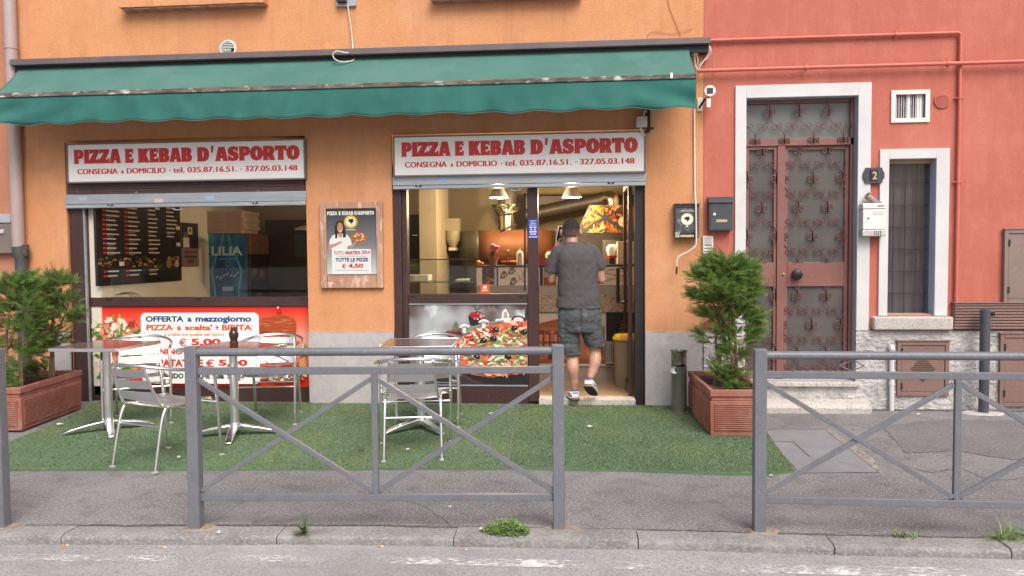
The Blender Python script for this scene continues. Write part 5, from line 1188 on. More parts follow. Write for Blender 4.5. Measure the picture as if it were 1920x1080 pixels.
# polystyrene boxes on the counter
ctz = RZ(497.5)+0.001
FOAM = M('white_foam_box', (0.62, 0.56, 0.44), (0.54, 0.48, 0.37), scale=20, rough=0.8, c3=(0.42, 0.36, 0.27), s3=60, k3=0.34)
zz = ctz
for lb_ in ('lowest white foam box on the counter right of the man', 'middle white foam box on the counter right of the man', 'top white foam box on the counter right of the man'):
    m_ = MB(); x = X_(1157, 1.4); m_.box(x, x+0.24, 1.35, 1.6, zz, zz+0.070, FOAM); m_.box(x-0.004, x+0.244, 1.346, 1.604, zz+0.072, zz+0.084, FOAM)
    tag(m_.build('foam_box', org=(x+0.12, 1.45, zz), bevel=0.008), lb_, 'foam box', 'foam boxes on the counter'); zz += 0.086
RDP = M('red_plastic', (0.45, 0.035, 0.02), (0.38, 0.03, 0.016), scale=6, rough=0.4)
m_ = MB(); x = X_(1148, 1.5); m_.lathe([(0.05, 0), (0.07, 0.06), (0.065, 0.10), (0.03, 0.13)], (x, 1.5, ctz+0.10), WHITEP, 14); m_.lathe([(0.055, 0), (0.06, 0.03)], (x, 1.5, ctz+0.07), RDP, 14); m_.box(x-0.03, x+0.03, 1.47, 1.53, ctz, ctz+0.07, DARKF)
tag(m_.build('kitchen_scale', org=(x, 1.5, ctz)), 'small red and white kitchen gadget beside the foam boxes', 'gadget')
# small things on the counter
def onc(px, Y=1.3): return Vector((X_(px, Y), Y, ctz))
t = thing('flower_pot', 'little terracotta pot with a pink flower on the counter', 'potted flower', onc(925))
c = onc(925); MB().lathe([(0.040, 0), (0.055, 0.075), (0.060, 0.075), (0.060, 0.092)], c, TERRA, 16).build('pot', t, t.location)
m_ = MB(); m_.tube(spline([c+Vector((0, 0, 0.09)), c+Vector((0.005, 0, 0.14)), c+Vector((0.03, 0, 0.17))], 4), 0.006, M('dark_stem', (0.03, 0.07, 0.03), None, rough=0.6)); m_.ball(c+Vector((-0.01, 0, 0.12)), 0.03, 0.025, 0.04, M('dark_leaf', (0.03, 0.07, 0.03), None, rough=0.6), 10, 6); m_.build('stem', t, t.location)
m_ = MB(); PINK = M('pink_petals', (0.62, 0.20, 0.24), (0.5, 0.14, 0.18), scale=20, rough=0.5); g = random.Random(3)
for k in range(9): m_.ball(c+Vector((0.02+g.uniform(-0.045, 0.045), g.uniform(-0.02, 0.02), 0.19+g.uniform(-0.035, 0.04))), 0.022, 0.018, 0.024, PINK, 9, 6)
m_.build('petals', t, t.location)
m_ = MB(); c = onc(952); m_.lathe([(0.028, 0), (0.030, 0.09), (0.012, 0.12), (0.012, 0.16)], c, glassmat('amber_bottle_glass', (0.8, 0.6, 0.45), 0.06), 14); m_.lathe([(0.014, 0.16), (0.014, 0.18)], c, WHITEP, 12); tag(m_.build('sauce_bottle', org=c), 'small glass sauce bottle between flower pot and white squeeze bottle', 'bottle')
m_ = MB(); c = onc(975); m_.lathe([(0.038, 0), (0.040, 0.13), (0.030, 0.15), (0.010, 0.165), (0.006, 0.20)], c, CREAMP, 14); tag(m_.build('squeeze_bottle', org=c), 'cream squeeze bottle standing on the counter', 'bottle')
ORG_ = M('orange_food', (0.72, 0.22, 0.03), (0.6, 0.16, 0.02), scale=20, rough=0.4)
m_ = MB(); c = onc(962, 1.45); m_.lathe([(0.09, 0), (0.14, 0.035), (0.145, 0.045), (0.0, 0.05)], c, ORG_, 18, cap=False); tag(m_.build('food_bowl', org=c), 'shallow orange bowl behind the bottles on the counter', 'bowl')
m_ = MB(); c = onc(897, 1.3); m_.ball(c+Vector((0, 0, 0.03)), 0.03, 0.03, 0.03, ORG_, 10, 7); m_.ball(c+Vector((0.045, 0, 0.018)), 0.02, 0.02, 0.018, ORG_, 10, 7); tag(m_.build('orange_ornament', org=c), 'tiny orange ornament at the left end of the counter top', 'ornament')
m_ = MB(); p, q = X_(1011, 1.35), X_(1024, 1.35); m_.box(p, q, 1.3, 1.45, ctz, ctz+0.07, RDP); m_.box(p-0.003, q+0.003, 1.297, 1.453, ctz+0.071, ctz+0.078, BLACKP); tag(m_.build('red_tub', org=(p, 1.35, ctz), bevel=0.004), 'red plastic tub on the counter beside the door post', 'tub')
m_ = MB(); c = onc(1030, 1.42); m_.lathe([(0.04, 0), (0.045, 0.12), (0.02, 0.15)], c, CREAMP, 14); m_.lathe([(0.021, 0.15), (0.018, 0.175)], c, RDP, 12); tag(m_.build('mayonnaise_bottle', org=c), 'cream bottle with a red cap beside the red tub', 'bottle')
# pendant lamps
LAMPIN = M('lit_lamp_inside', (1.0, 0.82, 0.55), (1.0, 0.8, 0.5), rough=0.6, emit=1.4)
def pendant(px, py, Y, label):
    c = at(px, py, Y); t = thing('pendant_lamp', label, 'pendant lamp', c, group='pendant lamps over the counter')
    MB().lathe([(0.112, 0.0), (0.108, 0.02), (0.066, 0.10), (0.035, 0.125), (0.02, 0.135)], c, CREAMP, 24, cap=False).build('shade', t, t.location)
    MB().ball(c+Vector((0, 0, 0.035)), 0.035, 0.035, 0.045, LAMPIN, 12, 8).build('bulb', t, t.location)
    MB().tube([c+Vector((0, 0, 0.13)), (c.x, c.y, IZ1-0.001)], 0.005, BLACKP, n=6).build('cord', t, t.location)
    l = bpy.data.lights.new('lamp_light', 'POINT'); l.energy = LAMP_W; l.color = (1.0, 0.74, 0.42); l.shadow_soft_size = 0.05
    lo = bpy.data.objects.new('lamp_light', l); C.objects.link(lo); lo.parent = t; lo.location = (0, 0, -0.05)
LAMP_W = 75
pendant(935, 371, 1.5, 'left pendant lamp seen through the shop window')
pendant(1072, 370, 1.6, 'right pendant lamp seen through the open shop doorway')
# ================================================================== entrance door of the red house
t = thing('door_surround', 'pale painted stone surround of the iron front door', 'door surround', (2.07, 0, 0.26))
mb = MB(); a, b, c_, d = at(1377, 400).x, DO[0], DO[1], at(1629.5, 400).x; zt_ = at(1505, 158.5).z
mb.box(a, b, -0.030, 0.0, PZ+0.002, zt_, WHITESTONE); mb.box(c_, d, -0.030, 0.0, PZ+0.002, zt_, WHITESTONE); mb.box(b, c_, -0.030, 0.0, DO[3], zt_, WHITESTONE)
mb.build('moulding', t, t.location, bevel=0.004)
IRON = M('red_brown_door_paint', (0.235, 0.103, 0.088), (0.205, 0.088, 0.075), scale=3, rough=0.42, c3=(0.25, 0.115, 0.10), s3=30, k3=0.32, wear=(((0.30, 0.16, 0.14), 2.5, 0.7, (1, 1, 0.6)),))
IRONS = M('red_brown_scroll_paint', (0.17, 0.078, 0.068), (0.14, 0.062, 0.054), scale=10, rough=0.45)
FROST = M('frosted_grey_glass', (0.19, 0.20, 0.196), (0.15, 0.16, 0.157), scale=2.2, rough=0.25)
FROST2 = M('dusty_grey_glass', (0.128, 0.119, 0.117), (0.082, 0.076, 0.075), scale=1.6, rough=0.22)
DY = 0.10
t = thing('front_door', 'reddish iron front door with scrollwork over frosted glass and a black knob', 'door', (2.07, DY, 0.262))
z_bot = DO[2]; z_top = DO[3]; zA = at(1500, 269, DY).z            # transom
xd0, xd1 = DO[0]+0.001, DO[1]-0.001
xm = at(1456, 420, DY).x; xm2 = at(1470, 420, DY).x
mb = MB()
mb.box(xd0, xd1, DY-0.02, DY+0.05, zA-0.022, zA+0.045, IRON)
mb.box(xd0, xd0+0.02, DY-0.02, DY+0.05, z_bot, zA-0.023, IRON); mb.box(xd1-0.03, xd1, DY-0.02, DY+0.05, z_bot, z_top, IRON); mb.box(xd0, xd1-0.031, DY-0.01, DY+0.05, z_top-0.035, z_top, IRON)
mb.build('frame', t, t.location, bevel=0.003)
def panel_frame(mb, x0, x1, z0, z1, w, zb0, zb1, zr, y0, y1):
    mb.box(x0, x0+w, y0, y1, z0, z1, IRON); mb.box(x1-w, x1, y0, y1, z0, z1, IRON)
    mb.box(x0+w, x1-w, y0, y1, z1-w, z1, IRON); mb.box(x0+w, x1-w, y0, y1, z0, z0+zr, IRON); mb.box(x0+w, x1-w, y0-0.004, y1, zb0, zb1, IRON)
mz0, mz1 = at(1500, 537, DY).z, at(1500, 492, DY).z
zl = zA-0.026
mb = MB(); panel_frame(mb, xd0+0.022, xm, z_bot+0.004, zl, 0.028, mz0, mz1, 0.075, DY-0.005, DY+0.03); mb.box(xm+0.001, xm2, DY-0.022, DY+0.03, z_bot+0.004, zl, IRON)
sl = mb.build('side_leaf', t, t.location, bevel=0.003)
mb = MB(); panel_frame(mb, xm2+0.002, xd1-0.032, z_bot+0.004, zl, 0.034, mz0, mz1, 0.075, DY+0.012, DY+0.045)
ml = mb.build('main_leaf', t, t.location, bevel=0.003)
MB().box(xd0+0.05, xm-0.028, DY+0.024, DY+0.028, z_bot+0.05, zl-0.02, FROST2).build('glass', sl, t.location, smooth=False)
MB().box(xm2+0.03, xd1-0.06, DY+0.034, DY+0.038, z_bot+0.05, zl-0.02, FROST2).build('glass', ml, t.location, smooth=False)
MB().box(xd0, xd1-0.03, DY+0.02, DY+0.024, zA+0.04, z_top-0.03, FROST).build('transom_glass', t, t.location, smooth=False)
k = at(1495, 515, DY-0.03); mb = MB(); mb.lathe([(0.020, 0.045), (0.020, 0.0), (0.042, -0.012), (0.052, -0.035), (0.046, -0.058), (0.02, -0.068)], (k.x, DY+0.01, k.z), BLACKP, 20, axis='y'); mb.build('knob', ml, t.location)
k = at(1469, 514, DY-0.02); MB().lathe([(0.012, 0.0), (0.012, -0.008), (0.006, -0.01)], (k.x, DY-0.022, k.z), M('brass', (0.5, 0.36, 0.2), None, scale=9, rough=0.4, metal=0.8), 12, axis='y').build('lock_plate', sl, t.location)
# scrollwork
def spiral(cx, cz, r, a0, turns, sgn, n=22):
    return [(cx+r*(1-0.62*i/n)*math.cos(a0+sgn*2*math.pi*turns*i/n), cz+r*(1-0.62*i/n)*math.sin(a0+sgn*2*math.pi*turns*i/n)) for i in range(n+1)]
def curl(px, pz, tx, tz, r, sgn, turns=1.35):
    """a little volute leaving (px, pz) in direction (tx, tz), turning to one side"""
    nx, nz = -tz*sgn, tx*sgn
    cx, cz = px+nx*r, pz+nz*r
    a0 = math.atan2(pz-cz, px-cx)
    return spiral(cx, cz, r, a0, turns, sgn)
def scrollwork(name, parent, org, x0, x1, z0, z1, cx, cz, y, w=0.268, h=0.545):
    mb = MB(); rr_ = 0.0042
    def put(pts):
        seg = []
        for p in pts:
            if x0-0.004 <= p[0] <= x1+0.004 and z0-0.004 <= p[1] <= z1+0.004: seg.append((p[0], y, p[1]))
            else:
                if len(seg) > 1: mb.tube(seg, rr_, IRONS, n=5)
                seg = []
        if len(seg) > 1: mb.tube(seg, rr_, IRONS, n=5)
    nodes = []
    for i in range(-8, 9):
        for j in range(-8, 9):
            for ox, oz in ((0, 0), (0.5, 0.5)):
                X, Z = cx+(i+ox)*w, cz+(j+oz)*h
                if x0-w < X < x1+w and z0-h < Z < z1+h: nodes.append((X, Z))
    for X, Z in nodes:
        # four volutes at the knot
        for sx in (1, -1):
            for sz in (1, -1):
                put(curl(X+sx*0.008, Z+sz*0.004, sx*0.75, sz*0.66, 0.027, -sz*sx, 1.0))
        # stem up to the two knots above
        for sx in (1, -1):
            pts = []
            for k in range(25):
                s = k/24; q = min(1, max(0, (s-0.5)*1.55+0.5)); q = q*q*(3-2*q)
                pts.append((X+sx*(w/2*q), Z+h/2*s))
            put(pts)
            mxp, mzp = X+sx*w/4, Z+h/4
            d = Vector((sx*w*0.75, h/2)).normalized()
            put(curl(mxp-d.x*0.012, mzp-d.y*0.012, d.x, d.y, 0.027, sx, 1.0)); put(curl(mxp+d.x*0.012, mzp+d.y*0.012, -d.x, -d.y, 0.027, sx, 1.0))
    return mb.build(name, parent, org)
gx = at(1428, 400, DY).x; gz = at(1428, 390, DY).z
scrollwork('scrollwork', sl, t.location, xd0+0.022, xm-0.002, mz1+0.002, zl-0.012, gx, gz, DY-0.012)
scrollwork('scrollwork', sl, t.location, xd0+0.022, xm-0.002, z_bot+0.05, mz0-0.004, gx, gz-0.02, DY-0.012)
gx2 = at(1497, 400, DY).x
scrollwork('scrollwork', ml, t.location, xm2+0.004, xd1-0.06, mz1-0.002, zl-0.02, gx2, gz, DY+0.006)
scrollwork('scrollwork', ml, t.location, xm2+0.004, xd1-0.06, z_bot+0.05, mz0+0.004, gx2+0.13, gz-0.02, DY+0.006)
scrollwork('transom_scrollwork', t, t.location, xd0+0.006, xd1-0.02, zA+0.0, z_top-0.02, at(1497, 208, DY).x, at(1497, 210, DY).z, DY-0.03)

# ================================================================== narrow window
t = thing('narrow_window', 'tall narrow window with a grid behind dark glass in a pale surround', 'window', (3.06, 0, 0.88))
a, b, c_, d = at(1647, 400).x, WO[0], WO[1], at(1777, 400).x; zt_ = at(1710, 279.5).z; zsl = at(1700, 592).z
mb = MB(); mb.box(a, b, -0.028, 0.0, zsl, zt_, WHITESTONE); mb.box(c_, d, -0.028, 0.0, zsl, zt_, WHITESTONE); mb.box(b, c_, -0.028, 0.0, WO[3], zt_, WHITESTONE); mb.build('surround', t, t.location, bevel=0.004)
mb = MB(); s0, s1 = at(1638, 605, -0.07), at(1787, 605, -0.07); zs_a, zs_b = at(1710, 619, -0.07).z, at(1710, 594, -0.07).z
mb.box(s0.x, s1.x, -0.085, 0.12, zs_a, zs_b, STONE); mb.build('sill', t, t.location, bevel=0.016, segs=3)
WG = M('grey_brown_curtain', (0.215, 0.195, 0.20), (0.145, 0.133, 0.138), scale=3, rough=0.5, stretch=(6, 1, 0.5))  # grey-brown colour of the curtain behind the pane
MB().box(b, c_, 0.17, 0.18, zs_b, WO[3], WG).build('curtain', t, t.location, smooth=False)
MB().box(b, c_, 0.10, 0.106, zs_b, WO[3], glassmat('dusty_glass', (0.86, 0.84, 0.85), 0.02, 0.15)).build('pane', t, t.location, smooth=False)
mb = MB(); TANW = M('tan_window_wood', (0.42, 0.29, 0.18), (0.36, 0.24, 0.15), scale=6, rough=0.6)
mb.box(b+0.001, c_-0.001, 0.06, 0.12, WO[3]-0.035, WO[3]-0.001, TANW); mb.box(b+0.001, c_-0.001, 0.05, 0.12, zs_b+0.0005, zs_b+0.022, TANW); mb.build('frame', t, t.location, smooth=False)
mb = MB(); GRID = M('grey_bar_paint', (0.09, 0.085, 0.085), None, scale=9, rough=0.4)
for k in range(1, 4): x = b+(c_-b)*k/4; mb.tube([(x, 0.13, zs_b), (x, 0.13, WO[3])], 0.005, GRID, n=6)
for k in range(1, 7): z = zs_b+(WO[3]-zs_b)*k/7; mb.tube([(b, 0.135, z), (c_, 0.135, z)], 0.005, GRID, n=6)
mb.build('grille', t, t.location)
# ================================================================== small things on the walls
# little vent window
t = thing('vent_window', 'small square vent window with white frame and grey slats on the red wall', 'window', (VO[0], 0, VO[2]))
x0, x1, z0, z1 = rect(1671, 168.5, 1746, 229.5, -0.02); x1 -= 0.01
mb = MB(); w = 0.04; mb.box(x0, x0+w, -0.022, -0.007, z0, z1, WHITEP); mb.box(x1-w, x1, -0.022, -0.007, z0, z1, WHITEP); mb.box(x0+w, x1-w, -0.022, -0.007, z1-w, z1, WHITEP); mb.box(x0+w, x1-w, -0.022, -0.007, z0, z0+w, WHITEP); mb.build('frame', t, t.location, bevel=0.003)
MB().box(VO[0], VO[1], 0.07, 0.08, VO[2], VO[3], M('vent_depth', (0.08, 0.075, 0.075), None, scale=5, rough=0.7)).build('backing', t, t.location, smooth=False)
mb = MB(); SL = M('vent_slat', (0.52, 0.50, 0.50), (0.40, 0.385, 0.385), scale=20, rough=0.5); n = 13
for k in range(n):
    x = VO[0]+(VO[1]-VO[0])*(k+0.5)/n
    wd = 0.004 if not (k in (5, 9, 10)) else 0.012
    mb.box(x-wd, x+wd, 0.01, 0.03, VO[2]+0.002, VO[3]-0.002, SL if wd < 0.01 else WHITEP)
mb.build('slats', t, t.location, smooth=False)
# round red vent
c = at(1767, 188, -0.02); mb = MB(); mb.lathe([(0.070, 0.014), (0.075, 0.0), (0.068, -0.010), (0.055, -0.010)], (c.x, -0.012, c.z), RED, 28, axis='y')
for k in range(7): zz = c.z-0.042+k*0.014; hw = math.sqrt(max(0, 0.056**2-(zz-c.z)**2)); mb.box(c.x-hw, c.x+hw, -0.0265, -0.0225, zz-0.004, zz+0.003, RED)
tag(mb.build('round_vent', org=(c.x, 0, c.z)), 'round red painted vent cover beside the little vent window', 'vent')
# painted pipes
PIPER = M('red_painted_pipe', (0.60, 0.16, 0.12), (0.53, 0.135, 0.10), scale=6, rough=0.5)
def pipe(name, label, path, r, mat, cat='pipe', clips=(), group=None, n=10):
    o = path[0]
    mb = MB(); mb.tube(path, r, mat, n=n)
    for cx, cy, cz, vert in clips:
        if vert: mb.tube([(cx-r*2.6, cy+r*0.6, cz), (cx+r*2.6, cy+r*0.6, cz)], r*0.5, mat, n=6); mb.lathe([(r*1.35, -0.012), (r*1.35, 0.012)], (cx, cy, cz), mat, 10)
        else: mb.tube([(cx, cy+r*0.6, cz-r*2.4), (cx, cy+r*0.6, cz+r*2.6)], r*0.5, mat, n=6); mb.lathe([(r*1.35, -0.012), (r*1.35, 0.012)], (cx, cy, cz), mat, 10, axis='x')
    return tag(mb.build(name, org=o), label, cat, group)
yp = -0.034
p0, p1, p2 = at(1322, 77, yp), at(1801, 60, yp), at(1793, 572, yp); zz = (p0.z+p1.z)/2; xx = (p1.x+p2.x)/2
pipe('gas_pipe', 'red painted pipe running above the door then turning straight down', [(XR-0.1, yp, zz), (xx-0.03, yp, zz), (xx-0.008, yp, zz-0.008), (xx, yp, zz-0.03), (xx, yp, p2.z)], 0.016, PIPER, clips=[(at(1680, 64, yp).x, yp, zz, 0), (xx, yp, at(1797, 183, yp).z, 1), (xx, yp, at(1796, 341, yp).z, 1)])
p0, p1 = at(1310, 137, yp), at(1920, 114, yp); zz = (p0.z+p1.z)/2
yp2 = yp-0.036
pipe('gas_pipe', 'straight red painted pipe crossing the wall just above the door surround', [(at(1307, 137, yp2).x, yp2, zz), (xx-0.1, yp2, zz), (xx+0.15, yp2, zz), (8.8, yp2, zz)], 0.018, PIPER, clips=[(at(1509, 129, yp).x, yp2, zz, 0), (at(1774, 120, yp).x, yp2, zz, 0)])
# house number plate
c = at(1638, 329, -0.04); t = thing('house_number', 'dark oval-ended house number plate bearing a gold 2', 'number plate', (c.x, 0, c.z))
PLATE = M('blue_grey_plate', (0.055, 0.065, 0.085), (0.045, 0.053, 0.07), scale=9, rough=0.4)
hw, hh = 0.092, 0.068
pts = [(c.x-hw*0.78, c.z-hh), (c.x+hw*0.78, c.z-hh), (c.x+hw*0.82, c.z-hh*0.7), (c.x+hw, c.z-hh*0.3), (c.x+hw, c.z+hh*0.3), (c.x+hw*0.82, c.z+hh*0.7), (c.x+hw*0.78, c.z+hh), (c.x-hw*0.78, c.z+hh), (c.x-hw*0.82, c.z+hh*0.7), (c.x-hw, c.z+hh*0.3), (c.x-hw, c.z-hh*0.3), (c.x-hw*0.82, c.z-hh*0.7)]
MB().prism(pts, -0.044, -0.031, PLATE).build('plate', t, t.location, bevel=0.003)
mb = MB(); mb.box(c.x-0.038, c.x+0.034, -0.047, -0.0445, c.z-0.05, c.z+0.05, ink(28, 34, 48)); mb.box(c.x-0.036, c.x-0.018, -0.0475, -0.0471, c.z-0.048, c.z+0.048, ink(20, 24, 34)); mb.build('numeral_field', t, t.location, smooth=False)
MB().text('2', c.x-0.012, c.x+0.028, c.z-0.036, c.z+0.036, -0.0480, M('gold_numeral', (0.55, 0.44, 0.28), (0.48, 0.38, 0.24), scale=20, rough=0.4), 0.03).build('numeral', t, t.location, smooth=False)
# dark letter box with a brass plate
SLATEP = M('slate_grey_paint', (0.065, 0.075, 0.092), (0.055, 0.063, 0.078), scale=5, rough=0.38)
x0, x1, z0, z1 = rect(1330, 379, 1374, 432, -0.10); t = thing('letter_box', 'slate grey letter box with a round lock on the red wall', 'letter box', ((x0+x1)/2, 0, z0))
mb = MB(); mb.box(x0, x1, -0.095, -0.007, z0, z1, SLATEP); mb.box(x0+0.012, x1-0.012, -0.099, -0.0955, z0+0.012, z1-0.012, SLATEP); mb.build('body', t, t.location, bevel=0.006)
v = [(x0-0.008, -0.006, z1+0.056), (x1+0.008, -0.006, z1+0.056), (x1+0.008, -0.055, z1+0.050), (x0-0.008, -0.055, z1+0.050), (x0-0.008, -0.115, z1-0.004), (x1+0.008, -0.115, z1-0.004), (x0-0.008, -0.006, z1+0.001), (x1+0.008, -0.006, z1+0.001)]
MB().add(v, [(0, 3, 2, 1), (3, 4, 5, 2), (4, 6, 7, 5), (0, 1, 7, 6), (0, 6, 4, 3), (1, 2, 5, 7)], SLATEP).build('lid', t, t.location, bevel=0.004)
c = at(1339.5, 402.5, -0.1); MB().lathe([(0.014, 0.0), (0.014, -0.006), (0.006, -0.008)], (c.x, -0.099, c.z), ALU, 14, axis='y').build('lock', t, t.location)
c = at(1353, 414, -0.1); MB().box(c.x-0.050, c.x+0.050, -0.103, -0.0992, c.z-0.013, c.z+0.013, M('brass_plate', (0.62, 0.45, 0.28), None, scale=12, rough=0.35, metal=0.4)).build('name_plate', t, t.location, smooth=False)
# old steel letter box on the orange wall
OLDM = M('worn_grey_metal', (0.105, 0.11, 0.12), (0.075, 0.078, 0.085), scale=6, rough=0.45, metal=0.3, c3=(0.26, 0.26, 0.27), s3=22, k3=0.3)
x0, x1, z0, z1 = rect(1265.5, 381, 1311.5, 446, -0.09); t = thing('letter_box', 'worn steel letter box with a round leaf sticker on the orange wall', 'letter box', ((x0+x1)/2, 0, z0))
mb = MB(); mb.box(x0, x1, -0.085, -0.001, z0, z1-0.012, OLDM); mb.box(x0-0.004, x1+0.004, -0.098, -0.001, z1-0.011, z1, OLDM); mb.build('body', t, t.location, bevel=0.003)
MB().box(x0+0.006, x1-0.004, -0.090, -0.0855, z0+0.065, z1-0.045, OLDM).build('door', t, t.location, bevel=0.002)
mb = MB(); mb.box(x0+0.003, x1-0.003, -0.093, -0.0855, z1-0.042, z1-0.013, DARKF); mb.box(x0+0.055, x1-0.055, -0.0935, -0.0905, z1-0.082, z1-0.062, GALV); mb.box(x0+0.06, x1-0.06, -0.0942, -0.0936, z1-0.076, z1-0.070, DARKF); mb.build('slot', t, t.location, smooth=False)
mb = MB(); mb.box(x0+0.045, x1-0.04, -0.091, -0.0856, z0+0.008, z0+0.050, DARKF); mb.box(x0+0.05, x1-0.05, -0.0925, -0.0912, z0+0.008, z0+0.028, ink(206, 180, 140)); mb.box(x0+0.002, x0+0.043, -0.09, -0.0856, z0+0.004, z0+0.055, GALV); mb.build('window', t, t.location, smooth=False)
c = at(1288.5, 411, -0.09); mb = MB(); mb.flat(ell(c.x, c.z, 0.058, 0.056), -0.0905, ink(206, 216, 150)); mb.flat(ell(c.x, c.z, 0.051, 0.049), -0.0908, ink(232, 232, 214)); g = random.Random(1); mb.flat(blob(c.x, c.z+0.006, 0.024, 0.020, g, 13, 0.3), -0.0911, ink(24, 26, 34)); mb.flat([(c.x-0.006, c.z-0.012), (c.x+0.004, c.z-0.012), (c.x-0.003, c.z-0.036)], -0.0912, ink(24, 26, 34)); mb.build('sticker', t, t.location, smooth=False)
c = at(1288, 427, -0.09); MB().tube([(c.x-0.014, -0.095, c.z-0.01), (c.x-0.012, -0.098, c.z+0.008), (c.x+0.002, -0.098, c.z+0.012), (c.x+0.013, -0.096, c.z+0.003), (c.x+0.012, -0.092, c.z-0.008)], 0.004, ALU, n=6).build('pull', t, t.location)
# intercom
x0, x1, z0, z1 = rect(1317.5, 442, 1337.5, 476, -0.03); t = thing('intercom', 'small white intercom panel on the red wall over the potted shrub', 'intercom', ((x0+x1)/2, 0, z0))
MB().box(x0, x1, -0.035, -0.007, z0, z1, WHITEP).build('body', t, t.location, bevel=0.012, segs=3)
mb = MB()
for k in range(6): zz = z1-0.018-k*0.011; mb.box(x0+0.014, x1-0.014, -0.0365, -0.0353, zz-0.0035, zz, ink(140, 140, 144))
mb.build('speaker', t, t.location, smooth=False)
mb = MB()
for k, zz in enumerate((z0+0.078, z0+0.048, z0+0.020)):
    mb.box(x0+0.016, x1-0.022, -0.0368, -0.0353, zz, zz+0.010, ink(60, 62, 66)); mb.box(x1-0.020, x1-0.012, -0.0368, -0.0353, zz, zz+0.010, ink(100, 100, 104))
mb.build('button', t, t.location, smooth=False)
# white letter box with a rolled newspaper
x0, x1, z0, z1 = rect(1617.5, 381, 1663, 443, -0.12); x1 -= 0.01; t = thing('letter_box', 'white letter box with a rolled newspaper stuck in its top', 'letter box', ((x0+x1)/2, 0, z0))
mb = MB(); mb.box(x0, x1, -0.125, -0.0315, z0+0.06, z1-0.055, WHITEP); mb.build('door', t, t.location, bevel=0.008, segs=3)
mb = MB(); mb.box(x0-0.003, x1+0.003, -0.128, -0.0312, z1-0.052, z1, WHITEP); mb.build('lid', t, t.location, bevel=0.008, segs=3)
LGREY = M('light_grey_plastic', (0.55, 0.545, 0.54), None, scale=8, rough=0.4)
mb = MB(); mb.box(x0-0.004, x1+0.002, -0.127, -0.0313, z0, z0+0.058, LGREY); mb.build('base', t, t.location, bevel=0.008, segs=3)
mb = MB()
for k in range(4): x = x0+(x1-x0)*(0.50+0.085*k); mb.box(x, x+0.006, -0.1285, -0.1272, z0+0.008, z0+0.05, BLACKP)
mb.box(x0+0.04, x0+0.055, -0.1262, -0.1252, (z0+z1)/2+0.005, (z0+z1)/2+0.02, ink(70, 66, 66)); mb.box(x1-0.105, x1-0.03, -0.1262, -0.1252, z1-0.105, z1-0.085, ink(120, 118, 118)); mb.box(x1-0.10, x1-0.035, -0.1266, -0.1263, z1-0.102, z1-0.088, ink(226, 226, 226)); mb.box(x1-0.075, x1-0.02, -0.1292, -0.1282, z1-0.032, z1-0.018, ink(150, 148, 146))
mb.build('fittings', t, t.location, smooth=False)
NEWS = M('printed_newspaper', (0.42, 0.38, 0.36), (0.12, 0.12, 0.14), scale=14, rough=0.7, c3=(0.45, 0.20, 0.13), s3=9, k3=0.34)
a = at(1630, 370, -0.09); b = at(1652, 388, -0.07)
mb = MB(); d = (Vector(b)-Vector(a)).normalized(); u = d.orthogonal().normalized(); w = d.cross(u); v = []; f = []; n = 30
for i in range(n+1):
    an = 4.2*math.pi*i/n; r_ = 0.014+0.020*i/n
    for e in (Vector(a)-d*0.03, Vector(b)): v.append(e+u*math.cos(an)*r_+w*math.sin(an)*r_)
for i in range(n): f.append((2*i, 2*i+1, 2*i+3, 2*i+2))
mb.add(v, f, NEWS); o = mb.build('newspaper', org=Vector(a)); o.modifiers.new('thickness', 'SOLIDIFY').thickness = 0.002
tag(o, 'rolled colour newspaper sticking out of the white letter box', 'newspaper')
# meter cabinets of the red house
CABM = M('taupe_cabinet_paint', (0.25, 0.185, 0.165), (0.22, 0.162, 0.145), scale=3, rough=0.5, c3=(0.30, 0.23, 0.21), s3=40, k3=0.28)
CABR = M('reddish_cabinet_paint', (0.235, 0.145, 0.125), (0.20, 0.122, 0.105), scale=3, rough=0.5, c3=(0.29, 0.19, 0.17), s3=40, k3=0.28)
def cabinet(label, px0, py0, px1, py1, y, mat, vents, x1ov=None):
    x0, x1, z0, z1 = rect(px0, py0, px1, py1, y)
    if x1ov: x1 = x1ov
    t = thing('meter_cabinet', label, 'meter cabinet', ((x0+x1)/2, 0, z0), group='meter cabinets in the wall of the red house')
    mb = MB(); w = 0.035
    mb.box(x0, x0+w, y-0.02, 0.0, z0, z1, mat); mb.box(x1-w, x1, y-0.02, 0.0, z0, z1, mat); mb.box(x0+w, x1-w, y-0.02, 0.0, z1-w, z1, mat); mb.box(x0+w, x1-w, y-0.02, 0.0, z0, z0+w, mat); mb.box(x0-0.012, x1+0.012, y-0.028, y+0.005, z1+0.001, z1+0.013, mat)
    mb.build('frame', t, t.location, bevel=0.003)
    d = MB(); d.box(x0+w+0.004, x1-w-0.004, y-0.012, 0.0, z0+w+0.004, z1-w-0.004, mat); dd = d.build('door', t, t.location, bevel=0.002)
    h = MB()
    for zz in (z0+(z1-z0)*0.18, z1-(z1-z0)*0.18): h.box(x0+w-0.004, x0+w+0.012, y-0.026, y-0.0125, zz-0.03, zz+0.03, DARKF)
    h.build('hinge', t, t.location, smooth=False)
    if vents:
        v_ = MB(); cx, cz, W, H = vents[0]*(x1-x0)+x0, vents[1]*(z1-z0)+z0, vents[2], vents[3]; n = 15
        for k in range(n):
            q = (k+0.5)/n*2-1; hw = W*(1-abs(q))
            v_.box(cx-hw-0.003, cx+hw+0.003, y-0.0155, y-0.0122, cz+q*H-H/n*0.45, cz+q*H+H/n*0.25, DARKF)
            v_.box(cx-hw-0.003, cx+hw+0.003, y-0.019, y-0.0122, cz+q*H+H/n*0.25, cz+q*H+H/n*0.8, mat)
        v_.build('louvres', dd, t.location, smooth=False)
    return t
